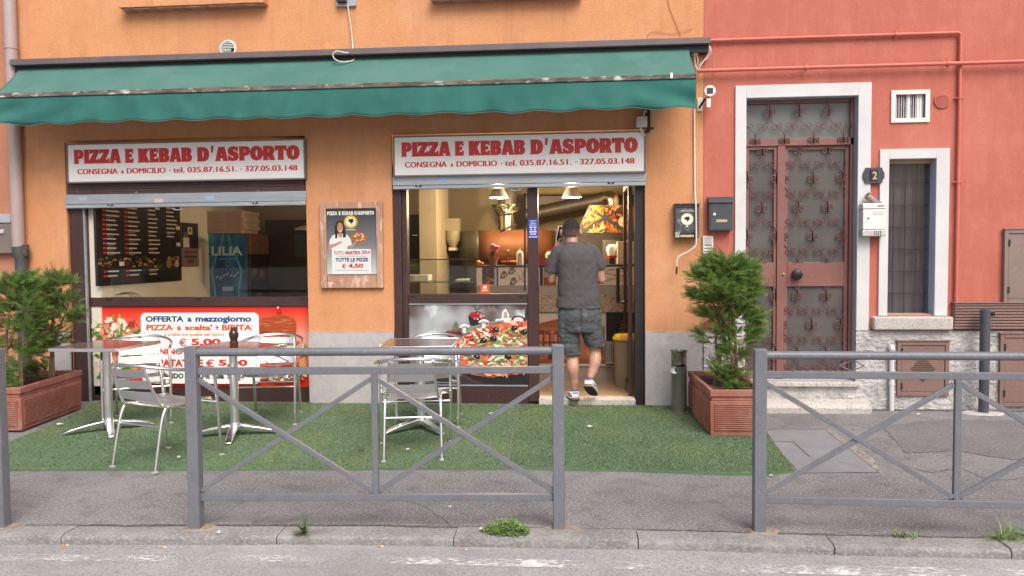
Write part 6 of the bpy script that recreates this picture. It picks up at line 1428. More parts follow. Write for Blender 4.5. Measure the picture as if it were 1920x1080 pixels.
cabinet('low reddish meter cabinet with diamond louvres under the narrow window', 1681, 640, 1778, 742, -0.035, CABR, (0.5, 0.5, 0.105, 0.125))
xr_ = at(1881, 500, -0.03).x+0.62
cabinet('taupe meter cabinet standing higher on the red wall above the ribbed panel', 1881, 430, 2000, 568, -0.03, CABM, (0.5, 0.5, 0.13, 0.16), x1ov=xr_)
cabinet('tall reddish meter cabinet below the ribbed brown panel', 1873, 626, 2000, 762, -0.04, CABR, (0.5, 0.5, 0.12, 0.15), x1ov=at(1873, 640, -0.04).x+0.75)
# ribbed brown panel
x0, z1, z0 = at(1789, 590, -0.06).x, at(1850, 569, -0.06).z, at(1850, 618, -0.06).z; mb = MB()
mb.box(x0, x0+1.6, -0.045, -0.007, z0, z1, CABR); n = 9
for k in range(n): a = z0+(z1-z0)*k/n; mb.box(x0+0.004, x0+1.6, -0.062, -0.0455, a+0.006, a+(z1-z0)/n-0.002, CABR)
mb.box(x0-0.01, x0+1.6, -0.07, -0.0075, z1+0.001, z1+0.010, CABR)
tag(mb.build('ribbed_panel', org=(x0, 0, z0), bevel=0.003), 'brown ribbed panel on the wall right of the window sill', 'panel')
# dark bollard pole
c = at(1844, 772, -0.17); c.z = 0.0; t = thing('bollard', 'dark grey bollard pole set in a concrete pad by the wall', 'bollard', c); zt_ = at(1846, 581, c.y).z
MB().lathe([(0.042, 0.008), (0.042, zt_-0.003), (0.038, zt_)], c, M('dark_bollard_paint', (0.075, 0.082, 0.098), (0.06, 0.067, 0.08), scale=5, rough=0.45), 20).build('pole', t, t.location)
MB().box(c.x+0.03, c.x+0.07, c.y-0.03, c.y+0.01, zt_-0.055, zt_-0.012, BLACKP).build('eyelet', t, t.location, bevel=0.006)
g = random.Random(2); mb = MB(); pts = blob(c.x-0.02, c.y-0.01, 0.17, 0.09, g, 18, 0.12); v = [(a, b, 0.012) for a, b in pts]+[(c.x+(a-c.x)*1.06, c.y+(b-c.y)*1.06, -0.002) for a, b in pts]; n = 18
mb.add(v, [tuple(range(n))]+[(i, n+i, n+(i+1) % n, (i+1) % n) for i in range(n)], STONE); mb.build('pad', t, t.location)
# white conduit rising from the ground beside the low cabinet
c0, c1 = at(1669, 762, -0.06), at(1672, 646, -0.06)
mb = MB(); mb.tube([(c0.x+0.01, -0.065, -0.005), (c0.x+0.008, -0.062, 0.4), (c1.x, -0.058, c1.z-0.03)], 0.022, WHITESTONE); mb.lathe([(0.028, -0.03), (0.029, 0.0), (0.018, 0.02)], (c1.x, -0.058, c1.z-0.02), WHITESTONE, 12)
for zz in (0.25, 0.5): mb.lathe([(0.026, -0.015), (0.026, 0.015)], (c0.x+0.008, -0.062, zz), WHITESTONE, 12)
tag(mb.build('conduit', org=(c0.x, -0.06, 0)), 'white painted conduit rising from the ground beside the low cabinet', 'conduit')
# white cable conduit on the orange wall
WCAB = M('white_cable', (0.72, 0.70, 0.67), (0.62, 0.60, 0.57), scale=9, rough=0.5)
P_ = lambda px, py, y=-0.115: tuple(at(px, py, y))
pipe('cable_conduit', 'thin white conduit hanging down the orange wall with a bent black tip', [P_(1302, 200, -0.02), P_(1303, 360, -0.02), P_(1304.5, 378, -0.112)]+spline([P_(1305, 410), P_(1305.5, 450), P_(1303, 462), P_(1290, 472), P_(1273, 481), P_(1269, 490), P_(1269, 500)], 4), 0.0075, WCAB, 'conduit')
tip = MB(); tip.tube([P_(1269, 500), P_(1268.5, 514)], 0.008, BLACKP, n=8); o = tip.build('conduit_tip', bpy.data.objects['cable_conduit'], P_(1302, 200, -0.02))
# junction box with motor cable under the awning end
x0, x1, z0, z1 = rect(1192.5, 219, 1213, 239, -0.08); t = thing('junction_box', 'pale junction box under the right end of the awning above the sign', 'junction box', ((x0+x1)/2, -0.06, z0))
MB().box(x0, x1, -0.115, -0.06, z0, z1, CREAMP).build('box', t, t.location, bevel=0.005)
MB().tube(spline([P_(1206, 219, -0.08), P_(1210, 207, -0.08), P_(1214, 212, -0.07), P_(1216, 232, -0.07), P_(1213, 240, -0.07)], 4), 0.006, WCAB, n=6).build('upper_cable', t, t.location)
MB().tube(spline([P_(1201, 239, -0.08), P_(1204, 249, -0.075), P_(1210, 254, -0.07)], 4), 0.009, WCAB, n=6).build('lower_cable', t, t.location)
mb = MB(); a = at(1217, 205, -0.06); b = at(1218, 247, -0.06); mb.box(a.x-0.02, a.x+0.01, -0.09, -0.001, b.z, a.z+0.1, DARKF); mb.tube([(a.x-0.02, -0.08, b.z+0.02), (a.x+0.04, -0.08, b.z+0.03)], 0.012, DARKF, n=8)
tag(mb.build('awning_bracket', org=(a.x, 0, b.z), bevel=0.002), 'black steel bracket beside the junction box under the awning', 'bracket')
# wiring at the corner of the two houses
t = thing('wall_socket', 'white cable fittings hanging at the right end of the awning', 'cable fitting', at(1303, 96, -0.03))
mb = MB(); c = at(1303, 95, -0.05); mb.lathe([(0.024, -0.04), (0.032, -0.03), (0.034, 0.03), (0.026, 0.045)], c, WHITEP, 14); mb.build('socket', t, t.location)
mb = MB()
for pts in ([(1328, 82), (1331, 92), (1326, 105), (1318, 116), (1311, 128), (1305, 137)], [(1328, 82), (1333, 95), (1327, 108), (1316, 117), (1308, 126)], [(1303, 103), (1303, 118), (1306, 130)], [(1307, 104), (1309, 116), (1305, 124), (1309, 130)]): mb.tube(spline([P_(x, y, -0.05-0.01*(y % 3)) for x, y in pts], 5), 0.0045, WCAB, n=6)
mb.build('cable', t, t.location)
WIRE = M('thin_tan_wire', (0.42, 0.24, 0.16), None, scale=9, rough=0.6)
mb = MB(); mb.tube(spline([P_(1333, 90, -0.03), P_(1338, 110, -0.03), P_(1339, 135, -0.055), P_(1335, 150, -0.03), P_(1324, 158, -0.03)], 6), 0.0022, WIRE, n=5); mb.build('thin_wire', t, t.location)
# solar lamp with sensor
t = thing('solar_light', 'small white round solar panel and lamp on a wall bracket', 'solar light', at(1330, 171, -0.03))
c = at(1331, 170.5, -0.14); mb = MB(); mb.lathe([(0.046, 0.03), (0.053, 0.012), (0.053, 0.0), (0.048, -0.006)], c, WHITEP, 28, axis='y'); mb.build('head', t, t.location)
MB().box(c.x-0.028, c.x+0.028, c.y-0.009, c.y-0.0065, c.z-0.026, c.z+0.026, M('solar_cells', (0.05, 0.055, 0.07), None, scale=30, rough=0.2)).build('solar_cell', t, t.location, smooth=False)
b = at(1313, 195, -0.02); mb = MB(); mb.box(b.x-0.026, b.x+0.02, -0.020, -0.001, b.z-0.065, b.z+0.06, WHITEP); mb.build('plate', t, t.location, bevel=0.004)
mb = MB(); mb.tube([(b.x-0.01, -0.03, b.z-0.035), (b.x+0.03, -0.09, b.z+0.03), (c.x-0.01, -0.11, c.z-0.055), (c.x, -0.12, c.z-0.03)], 0.010, BLACKP); mb.build('arm', t, t.location)
l = at(1327, 194, -0.1); mb = MB(); mb.box(l.x-0.018, l.x+0.025, -0.13, -0.085, l.z-0.045, l.z+0.045, WHITEP); mb.build('lamp', t, t.location, bevel=0.008)
# upper wall: conduit and lamp bracket, round vent, loose wires
t = thing('lamp_bracket', 'white metal bracket with a dangling cable high on the orange wall', 'bracket', at(650, 5, -0.03))
a = at(649, 6, -0.03); mb = MB(); mb.box(a.x-0.10, a.x+0.095, -0.03, -0.001, a.z-0.028, a.z+0.03, GALV); mb.build('plate', t, t.location, bevel=0.003)
mb = MB(); mb.box(a.x-0.08, a.x+0.01, -0.08, -0.031, a.z+0.0, a.z+0.2, DARKF); mb.build('lamp_foot', t, t.location, bevel=0.004)
MB().tube(spline([P_(652, 10, -0.03), P_(657, 45, -0.03), P_(661, 80, -0.03), P_(660, 94, -0.08), P_(650, 99, -0.18), P_(632, 96, -0.20), P_(624, 102, -0.20), P_(628, 111, -0.19), P_(640, 116, -0.18), P_(656, 115, -0.15), P_(664, 112, -0.12)], 6), 0.006, WCAB, n=6).build('cable', t, t.location)
c = at(427, 91, -0.02); t = thing('wall_vent', 'round white vent grille just above the awning', 'vent', c)
mb = MB(); n = 30; mb.lathe([(0.084, 0.012), (0.086, -0.002), (0.080, -0.012), (0.070, -0.012), (0.068, 0.0)], (c.x, -0.013, c.z), WHITEP, n, axis='y', cap=False); mb.build('rim', t, t.location)
MB().lathe([(0.069, 0.001), (0.001, 0.0)], (c.x, -0.011, c.z), BLACKP, n, axis='y', cap=False).build('opening', t, t.location, smooth=False)
mb = MB()
for k in range(8): zz = c.z-0.056+k*0.016; hw = math.sqrt(max(1e-5, 0.068**2-(zz-c.z)**2)); mb.box(c.x-hw, c.x+hw*(0.5 if k in (2, 3) else 1), -0.022, -0.014, zz-0.0035, zz+0.0035, WHITEP)
mb.build('grille', t, t.location, smooth=False)
mb = MB(); mb.tube(spline([P_(1213, 70, -0.01), P_(1216, 64, -0.012), P_(1228, 58, -0.012), P_(1250, 62, -0.012), P_(1268, 61, -0.012), P_(1283, 58, -0.012), P_(1300, 52, -0.01)], 6), 0.0022, WIRE, n=5); mb.tube(spline([P_(1252, -4, -0.01), P_(1256, 15, -0.01), P_(1266, 40, -0.01), P_(1276, 66, -0.01)], 5), 0.003, WIRE, n=5)
tag(mb.build('loose_wire', org=at(1250, 60)), 'thin loose wires on the orange wall over the right end of the awning', 'wire')
# drainpipe and meter box at the left edge
DP = M('pinkish_grey_drainpipe', (0.44, 0.345, 0.335), (0.38, 0.295, 0.285), scale=4, rough=0.45)
c = at(27, 250, -0.075); zb_ = at(40, 468, -0.075).z
t = thing('drainpipe', 'pinkish grey drainpipe ending in a dark iron boot at the left edge', 'drainpipe', (c.x, -0.075, 0))
mb = MB(); mb.tube([(c.x, -0.075, 5.2), (c.x, -0.075, zb_)], 0.058, DP, n=20); mb.lathe([(0.063, -0.012), (0.063, 0.012)], (c.x, -0.075, at(24, 90, -0.075).z), DP, 20); mb.build('pipe', t, t.location)
IRONB = M('weathered_iron', (0.075, 0.085, 0.095), (0.05, 0.05, 0.05), scale=9, rough=0.6, c3=(0.16, 0.10, 0.07), s3=30, k3=0.3)
mb = MB(); mb.tube([(c.x, -0.075, zb_+0.03), (c.x+0.005, -0.075, zb_-0.02), (c.x+0.02, -0.07, zb_-0.10), (c.x+0.02, -0.07, 0.0)], [0.064, 0.064, 0.058, 0.058], IRONB, n=18)
b = at(45, 487, -0.1); mb.box(c.x-0.01, c.x+0.10, -0.10, -0.05, zb_-0.07, zb_+0.05, IRONB); mb.build('iron_boot', t, t.location, bevel=0.004)
mb = MB(); q = at(44, 521, -0.13); mb.box(q.x-0.06, q.x+0.075, -0.150, -0.125, q.z-0.014, q.z+0.014, GALV); mb.build('pipe_clamp', t, t.location, bevel=0.004)
x0, x1, z0, z1 = rect(-30, 402, 22.5, 475, -0.05); t = thing('meter_box', 'brownish grey meter box with a pale top behind the drainpipe', 'meter box', ((x0+x1)/2, 0, z0))
GB = M('brown_grey_meter_box', (0.20, 0.165, 0.15), (0.17, 0.14, 0.127), scale=5, rough=0.5); zk = at(10, 418, -0.05).z
MB().box(x0, x1, -0.06, 0.011, z0, zk-0.005, GB).build('body', t, t.location, bevel=0.005); MB().box(x0, x1+0.004, -0.068, 0.011, zk, z1, M('pale_blue_grey_top', (0.40, 0.43, 0.47), None, scale=6, rough=0.4)).build('top', t, t.location, bevel=0.005)
p = at(5, 434, -0.06); MB().box(p.x-0.03, p.x+0.02, -0.075, -0.0605, p.z-0.02, p.z+0.02, LGREY).build('lock', t, t.location, bevel=0.003)
# ================================================================== artificial turf
TURF = M('turf_backing', (0.125, 0.195, 0.105), (0.092, 0.155, 0.080), scale=2.5, rough=0.95, c3=(0.14, 0.185, 0.075), s3=1.7, k3=0.36)
BL = [M('turf_blade', (0.200, 0.285, 0.165), (0.160, 0.242, 0.136), scale=1.5, rough=0.8), M('turf_blade_dark', (0.136, 0.208, 0.116), (0.105, 0.170, 0.092), scale=1.5, rough=0.8), M('turf_blade_olive', (0.24, 0.29, 0.11), (0.195, 0.245, 0.09), scale=1.5, rough=0.8)]
def turf(name, label, poly, seed, top=0.012, n=60000):
    pts = [Vector(p) for p in poly]; t = thing(name, label, 'turf mat', (sum(p.x for p in pts)/len(pts), sum(p.y for p in pts)/len(pts), 0), group='green turf mats before the shop')
    # ragged outline
    g = random.Random(seed); ring = []
    for a, b in zip(pts, pts[1:]+pts[:1]):
        L = (b-a).length; k = max(1, int(L/0.04))
        for i in range(k):
            p = a+(b-a)*i/k; q = 0.006*mnoise.noise(Vector((p.x*9, p.y*9, seed)))+0.014*mnoise.noise(Vector((p.x*1.7, p.y*1.7, seed+9))); ring.append((p.x+q, p.y+q))
    m = len(ring); v = [(x, y, top) for x, y in ring]+[(x, y, 0.0) for x, y in ring]
    f = [tuple(range(m))]+[(i, m+i, m+(i+1) % m, (i+1) % m) for i in range(m)]
    a = sum(ring[i][0]*ring[(i+1) % m][1]-ring[(i+1) % m][0]*ring[i][1] for i in range(m))
    if a < 0: f = [tuple(reversed(q)) for q in f]
    MB().add(v, f, TURF).build('backing', t, t.location, smooth=False)
    xs = [p.x for p in pts]; ys = [p.y for p in pts]
    r = np.random.default_rng(seed)
    P = np.column_stack([r.uniform(min(xs), max(xs), n*2), r.uniform(min(ys), max(ys), n*2)])
    inside = np.zeros(len(P), bool)
    for i in range(len(pts)):
        x1, y1, x2, y2 = pts[i-1].x, pts[i-1].y, pts[i].x, pts[i].y
        c = ((y1 > P[:, 1]) != (y2 > P[:, 1])) & (P[:, 0] < (x2-x1)*(P[:, 1]-y1)/(y2-y1+1e-12)+x1); inside ^= c
    P = P[inside][:n]; k = len(P)
    an = r.uniform(0, 6.283, k); w = r.uniform(0.0018, 0.0034, k); h = r.uniform(0.005, 0.011, k); le = r.uniform(0, 6.283, k); lr = r.uniform(0.002, 0.007, k)
    lr = lr+0.004; le = np.where(r.random(k) < 0.6, 4.2+r.normal(0, 0.7, k), le)
    A = np.column_stack([P[:, 0]-w*np.cos(an), P[:, 1]-w*np.sin(an), np.full(k, top)]); B = np.column_stack([P[:, 0]+w*np.cos(an), P[:, 1]+w*np.sin(an), np.full(k, top)])
    T = np.column_stack([P[:, 0]+lr*np.cos(le), P[:, 1]+lr*np.sin(le), top+h])
    V = np.empty((k*3, 3)); V[0::3], V[1::3], V[2::3] = A, B, T
    V -= np.array(t.location)
    me = bpy.data.meshes.new('pile'); me.from_pydata(V.tolist(), [], [(3*i, 3*i+1, 3*i+2) for i in range(k)])
    for m_ in BL: me.materials.append(m_)
    nz = np.array([mnoise.noise(Vector((x*1.4, y*2.2, seed))) for x, y in P])
    back = np.clip((P[:, 1]+0.62)/0.25, 0, 1)*(r.random(k) < 0.75)*(P[:, 1] < -0.12)
    mi = np.where(r.random(k) < 0.42+nz*0.5, 1, 0); mi = np.where(r.random(k) < back*0.8, 2, mi)
    me.polygons.foreach_set('material_index', mi.astype(np.int32)); me.update()
    o = bpy.data.objects.new('pile', me); C.objects.link(o); o.parent = t; o['kind'] = 'stuff'
    return t
sx = gr(952, 881)
turf('turf_mat', 'green artificial turf mat lying under the tables and chairs', [gr(12, 884), gr(350, 883), gr(948, 881), (gr(972, 755).x, -0.01, 0), (gr(200, 750).x, -0.01, 0), gr(95, 800), gr(5, 836)], 3, n=105000)
turf('turf_mat', 'green artificial turf mat leading to the shop doorway', [gr(952, 880), gr(1200, 886), gr(1440, 893), gr(1489, 887), gr(1437, 812), (gr(1390, 760).x, -0.03, 0), (gr(976, 755).x, -0.01, 0)], 4, top=0.017, n=85000)

# ================================================================== steel cover plate in the pavement
CHEQ = M('galvanised_cover', (0.36, 0.375, 0.40), (0.29, 0.305, 0.33), scale=4, rough=0.5, metal=0.35, bump=0.9, bscale=120)
q = [gr(1500, 888), gr(1646, 886), gr(1545, 806), gr(1425, 806)]
t = thing('cover_plate', 'grey steel inspection cover in the pavement beside the turf corner', 'cover plate', (sum(p.x for p in q)/4, sum(p.y for p in q)/4, 0))
MB().add([(p.x, p.y, 0.004) for p in q], [(0, 1, 2, 3)], CHEQ).build('plate', t, t.location, smooth=False)
mb = MB(); SEAM = M('dark_seam', (0.06, 0.058, 0.056), None, scale=20, rough=0.9)
for a, b in (((1440, 829), (1486, 829)), ((1486, 829), (1518, 857)), ((1425, 806), (1545, 806))): a, b = gr(*a), gr(*b); mb.bar((a.x, a.y, 0.0045), (b.x, b.y, 0.0045), 0.008, 0.002, SEAM)
mb.build('seam', t, t.location, smooth=False)
mb = MB(); MORT = M('crumbled_mortar', (0.34, 0.31, 0.27), (0.24, 0.22, 0.195), scale=14, rough=0.95, bump=0.8, bscale=50, c3=(0.14, 0.13, 0.12), s3=26, k3=0.36); g = random.Random(5)
e0, e1, e2 = gr(1546, 806), gr(1648, 888), gr(1500, 890); ring = []
for k in range(15): s = k/14; p = e0+(e1-e0)*s; ring.append((p.x+0.006, p.y))
for k in range(15): s = 1-k/14; p = e0+(e1-e0)*s; ring.append((p.x+0.035+0.09*max(0, mnoise.noise(Vector((s*5, 2, 1))))+0.05*math.sin(math.pi*s), p.y+0.02))
mb.add([(x, y, 0.003) for x, y in ring], [tuple(range(len(ring)))], MORT)
tag(mb.build('mortar_patch', org=(e0.x, e0.y, 0), smooth=False), 'crumbled mortar strip along the edge of the steel cover', 'mortar', kind='structure')

# ================================================================== street barriers
RUSTC = M('rusty_concrete', (0.32, 0.28, 0.24), (0.22, 0.18, 0.15), scale=14, rough=0.95, bump=0.6, bscale=60, c3=(0.30, 0.18, 0.11), s3=22, k3=0.30)
def barrier(name, label, a, b, h=1.0, posts=(True, True)):
    a, b = Vector((a[0], a[1], 0)), Vector((b[0], b[1], 0)); d = (b-a); L = d.length; ang = math.atan2(d.y, d.x)
    t = thing(name, label, 'barrier', a, ang, group='grey street barriers along the kerb')
    for i, x in enumerate((0, L)):
        if not posts[i]: continue
        m = MB(); m.box(x-0.031, x+0.031, -0.031, 0.031, 0.0, h, FENCEP); m.build('post', t, bevel=0.004)
        c = MB(); RUST = RUSTC
        g = random.Random(int(x*10)+3); pts = blob(x+0.02, 0, 0.085, 0.05, g, 16, 0.2); v = [(p, q_, 0.007) for p, q_ in pts]+[(x+(p-x)*1.1, q_*1.1, -0.002) for p, q_ in pts]
        c.add(v, [tuple(range(16))]+[(k, 16+k, 16+(k+1) % 16, (k+1) % 16) for k in range(16)], RUST); c.build('footing', t)
    zt, z2, zb = h-0.033, h-0.135, 0.172
    m = MB(); m.tube([(0.031, 0, zt), (L-0.031, 0, zt)], 0.0225, FENCEP, n=14); m.build('top_rail', t)
    m = MB(); m.box(0.031, L-0.031, -0.0125, 0.0125, z2-0.019, z2+0.019, FENCEP); m.build('middle_rail', t, bevel=0.003)
    m = MB(); m.box(0.031, L-0.031, -0.0125, 0.0125, zb-0.019, zb+0.019, FENCEP); m.build('bottom_rail', t, bevel=0.003)
    m = MB(); m.box(L/2-0.0165, L/2+0.0165, -0.0125, 0.0125, zb+0.019, z2-0.019, FENCEP); m.build('upright', t, bevel=0.003)
    for x0, x1, y in ((0.031, L/2-0.0175, 0.0), (L/2+0.0175, L-0.031, 0.0)):
        m = MB(); m.bar((x0, -0.0035, z2-0.045), (x1, -0.0035, zb+0.035), 0.018, 0.026, FENCEP, up=(0, 0, 1)); m.bar((x0, 0.0035, zb+0.035), (x1, 0.0035, z2-0.045), 0.018, 0.026, FENCEP); m.build('cross_brace', t, bevel=0.002)
    zc = (zt+z2)/2-0.001; hh = (zt-0.0225-z2-0.019)/2
    for f in (0.235, 0.755):
        x = L*f; w = 0.062; pts = [(x-w, 0, zc), (x, 0, zc+hh), (x+w, 0, zc), (x, 0, zc-hh)]
        m = MB()
        for p, q_ in zip(pts, pts[1:]+pts[:1]): m.bar(p, q_, 0.006, 0.006, FENCEP)
        m.build('diamond', t, smooth=False)
    return t
pa, pb = gr(369, 990), gr(1048, 991)
barrier('street_barrier', 'grey steel barrier with crossed braces in front of the chairs', pa, pb, 0.995)
pc = gr(1423, 996); pdir = gr(1920, 992)
pd = Vector((pc.x+1.98, pc.y+(at(1920, 945, -3.3).y-pc.y)*0+(-0.02), 0))
barrier('street_barrier', 'grey steel barrier on the far right with its post beside the planter', pc, pd, 0.97)
pe = gr(5, 988); barrier('street_barrier', 'grey steel barrier ending in a single post at the left edge', Vector((pe.x-2.0, pe.y-0.10, 0)), Vector((pe.x, pe.y, 0)), 0.985)

# ================================================================== bistro chairs
def make_chair(label):
    t = thing('bistro_chair', label, 'chair', group='aluminium bistro chairs by the tables')
    for s in (-1, 1):
        m = MB(); m.tube(spline([(s*0.268, 0.255, 0.0), (s*0.268, 0.225, 0.40), (s*0.268, 0.21, 0.56), (s*0.268, 0.195, 0.61)], 5), 0.0125, ALU, n=12); m.box(s*0.268-0.014, s*0.268+0.014, 0.241, 0.269, 0.0, 0.012, LGREY); m.build('leg', t)
    for s in (-1, 1):
        m = MB(); m.tube(spline([(s*0.205, -0.285, 0.0), (s*0.20, -0.215, 0.33), (s*0.198, -0.175, 0.42)], 5), 0.0125, ALU, n=12); m.box(s*0.205-0.014, s*0.205+0.014, -0.299, -0.271, 0.0, 0.012, LGREY); m.build('leg', t)
    half = [(0.268, 0.195, 0.61), (0.268, 0.165, 0.653), (0.272, 0.10, 0.668), (0.280, -0.02, 0.675), (0.268, -0.14, 0.690), (0.215, -0.245, 0.712), (0.115, -0.315, 0.730), (0.0, -0.335, 0.735)]
    pts = half+[(-x, y, z) for x, y, z in reversed(half[:-1])]
    m = MB(); m.tube(spline(pts, 6), 0.0125, ALU, n=12); m.build('arm_loop', t)
    for s in (-1, 1):
        m = MB()
        m.tube(spline([(s*0.20, 0.235, 0.405), (s*0.20, 0.215, 0.428), (s*0.20, 0.12, 0.437), (s*0.198, -0.08, 0.420), (s*0.192, -0.165, 0.425), (s*0.178, -0.215, 0.47), (s*0.160, -0.285, 0.64), (s*0.152, -0.306, 0.716)], 6), 0.010, ALU, n=10)
        m.tube([(s*0.20, 0.10, 0.432), (s*0.268, 0.225, 0.40)], 0.009, ALU, n=8); m.tube([(s*0.20, 0.215, 0.395), (s*0.268, 0.227, 0.395)], 0.009, ALU, n=8)
        m.build('seat_frame', t)
    m = MB(); m.tube([(-0.268, 0.231, 0.33), (0.268, 0.231, 0.33)], 0.008, ALU, n=8); m.build('stretcher', t)
    m = MB(); m.tube([(-0.2, -0.222, 0.30), (0.2, -0.222, 0.30)], 0.008, ALU, n=8); m.build('stretcher', t)
    m = MB()
    def slat(P0, P1, bulge, nb, th=0.0035, k=12):
        """a thin curved slat swept from x=-w..w; P0, P1 = (w, y, z) of the two long edges"""
        v = []; f = []
        for i in range(k+1):
            u = i/k*2-1; b = 1-u*u
            for (w, y, z) in (P0, P1):
                for e in (0, 1): v.append((w*u, y+nb[0]*bulge*b-e*th*nb[2], z+nb[1]*bulge*b-e*th*nb[3]))
        for i in range(k):
            a, b_ = i*4, i*4+4
            f += [(a, a+2, b_+2, b_), (a+1, b_+1, b_+3, a+3), (a, b_, b_+1, a+1), (a+2, a+3, b_+3, b_+2)]
        f += [(0, 1, 3, 2), (k*4, k*4+2, k*4+3, k*4+1)]
        m.add(v, f, ALUSLAT)
    ys = [(0.225, 0.424), (0.150, 0.447), (0.145, 0.4475), (0.070, 0.444), (0.064, 0.4435), (-0.010, 0.436), (-0.016, 0.4355), (-0.090, 0.430), (-0.096, 0.4298), (-0.165, 0.434)]
    for i in range(0, 10, 2): slat((0.205, ys[i][0]-0.006, ys[i][1]), (0.205, ys[i+1][0]+0.007, ys[i+1][1]), -0.010, (0, 1, 0, 1))
    m.build('seat_slats', t, angle=50)
    m = MB()
    zs = [0.478, 0.544, 0.566, 0.628, 0.650, 0.704]
    by = lambda z: -0.206-(z-0.46)*0.40
    for i in range(0, 6, 2): slat((0.178-(zs[i]-0.47)*0.08, by(zs[i]), zs[i]), (0.178-(zs[i+1]-0.47)*0.08, by(zs[i+1]), zs[i+1]), -0.030, (1, 0, 1, 0))
    m.build('back_slats', t, angle=50)
    return t
ch = make_chair('aluminium chair with its back to the street before the barrier, seat facing the wall, near the left planter')
def heading(dx, dy): return math.atan2(dy, dx)-math.pi/2
def feet(fr, rr):
    """front feet and rear feet pixel positions -> location, heading"""
    f = [gr(*p, 0.015) for p in fr]; r = [gr(*p, 0.015) for p in rr]
    F = sum((p for p in f), Vector())/len(f); Q = sum((p for p in r), Vector())/len(r)
    d = (F-Q).normalized(); return F-d*0.255, heading(d.x, d.y)
l, a = feet([(330, 835), (402, 857)], [(207, 875), (265, 896)])
ch.location = (l.x, l.y, 0.012); ch.rotation_euler.z = a; ch['label'] = 'aluminium bistro chair turned obliquely, nearest the kerb at the left table'
l, a = feet([(722, 832), (838, 824)], [(733, 871), (836, 864)])
dup(ch, (gr(782, 868).x-0.075, gr(782, 868).y+0.285, 0.012), R(9), 'aluminium bistro chair with its back to the street at the rightmost table')
l, a = feet([(441, 800), (547, 794)], [(497, 762), (577, 758)])
dup(ch, (l.x, l.y, 0.012), a, 'aluminium bistro chair facing the street behind the table with the bottle')
l, a = feet([(747, 801), (855, 799)], [(790, 768), (868, 770)])
dup(ch, (l.x, l.y, 0.012), a, 'aluminium bistro chair facing the street before the pizza poster')
l, a = feet([(193, 797), (298, 800)], [(245, 764), (325, 762)])
dup(ch, (l.x+0.02, l.y, 0.012), a+0.15, 'aluminium bistro chair facing the street behind the leftmost table')

# ================================================================== bistro tables
TOPM = M('brown_laminate_top', (0.20, 0.135, 0.105), (0.14, 0.095, 0.073), scale=4, rough=0.14, stretch=(0.6, 5, 1), spec=0.6)
def make_table(label):
    t = thing('bistro_table', label, 'table', group='square bistro tables on the turf')
    m = MB(); m.box(-0.292, 0.292, -0.292, 0.292, 0.712, 0.731, TOPM); m.build('tabletop', t, bevel=0.002)
    m = MB()
    for s in (-1, 1): m.box(-0.30, 0.30, s*0.293, s*0.302, 0.704, 0.733, ALU); m.box(s*0.293, s*0.302, -0.2925, 0.2925, 0.704, 0.733, ALU)
    m.build('metal_edge', t, bevel=0.003)
    m = MB(); m.lathe([(0.034, 0.09), (0.034, 0.70)], (0, 0, 0), ALUSLAT, 20); m.lathe([(0.12, 0.70), (0.12, 0.711)], (0, 0, 0), DARKF, 16); m.build('column', t)
    m = MB(); m.lathe([(0.048, 0.045), (0.048, 0.075), (0.036, 0.105)], (0, 0, 0), ALU, 18)
    m.build('hub', t)
    for k in range(4):
        a = math.pi/2*k; d = Vector((math.cos(a), math.sin(a), 0)); s = Vector((-d.y, d.x, 0)); v = []; f = []
        prof = [(0.03, 0.030, 0.045, 0.088), (0.10, 0.031, 0.040, 0.080), (0.20, 0.030, 0.026, 0.062), (0.29, 0.027, 0.012, 0.040), (0.345, 0.022, 0.002, 0.018)]
        for r_, w, z0, z1 in prof:
            for e, z in ((-1, z0), (1, z0), (1, z1), (-1, z1)): p = d*r_+s*(e*w); v.append((p.x, p.y, z))
        for i in range(len(prof)-1):
            for j in range(4): f.append((i*4+j, i*4+(j+1) % 4, i*4+4+(j+1) % 4, i*4+4+j))
        f += [(3, 2, 1, 0), tuple(len(prof)*4-4+j for j in range(4))]
        m = MB().add(v, f, ALU); m.build('foot', t, bevel=0.006)
    return t
tp = gr(205, 803, 0.03); tb1 = make_table('leftmost square table with a brown top, nobody seated')
tb1.location = (tp.x, tp.y, 0.014)
# the bases are turned against the tops: turn the feet and hub inside each table
for o in kids(tb1):
    if o.name.startswith('foot'): o.rotation_euler.z = R(38)
c1 = gr(200, 662, 0.73)
tb1.location = (tp.x, tp.y, 0.014); tb1.rotation_euler.z = R(-3)
tp2 = gr(441, 812, 0.03); tb2 = dup(tb1, (tp2.x, tp2.y, 0.014), R(-22), 'square brown table holding a brown bottle and an ashtray')
tp3 = gr(790, 800, 0.03); tb3 = dup(tb1, (tp3.x, tp3.y, 0.014), R(4), 'rightmost square brown table between two aluminium chairs')
tz = 0.014+0.733
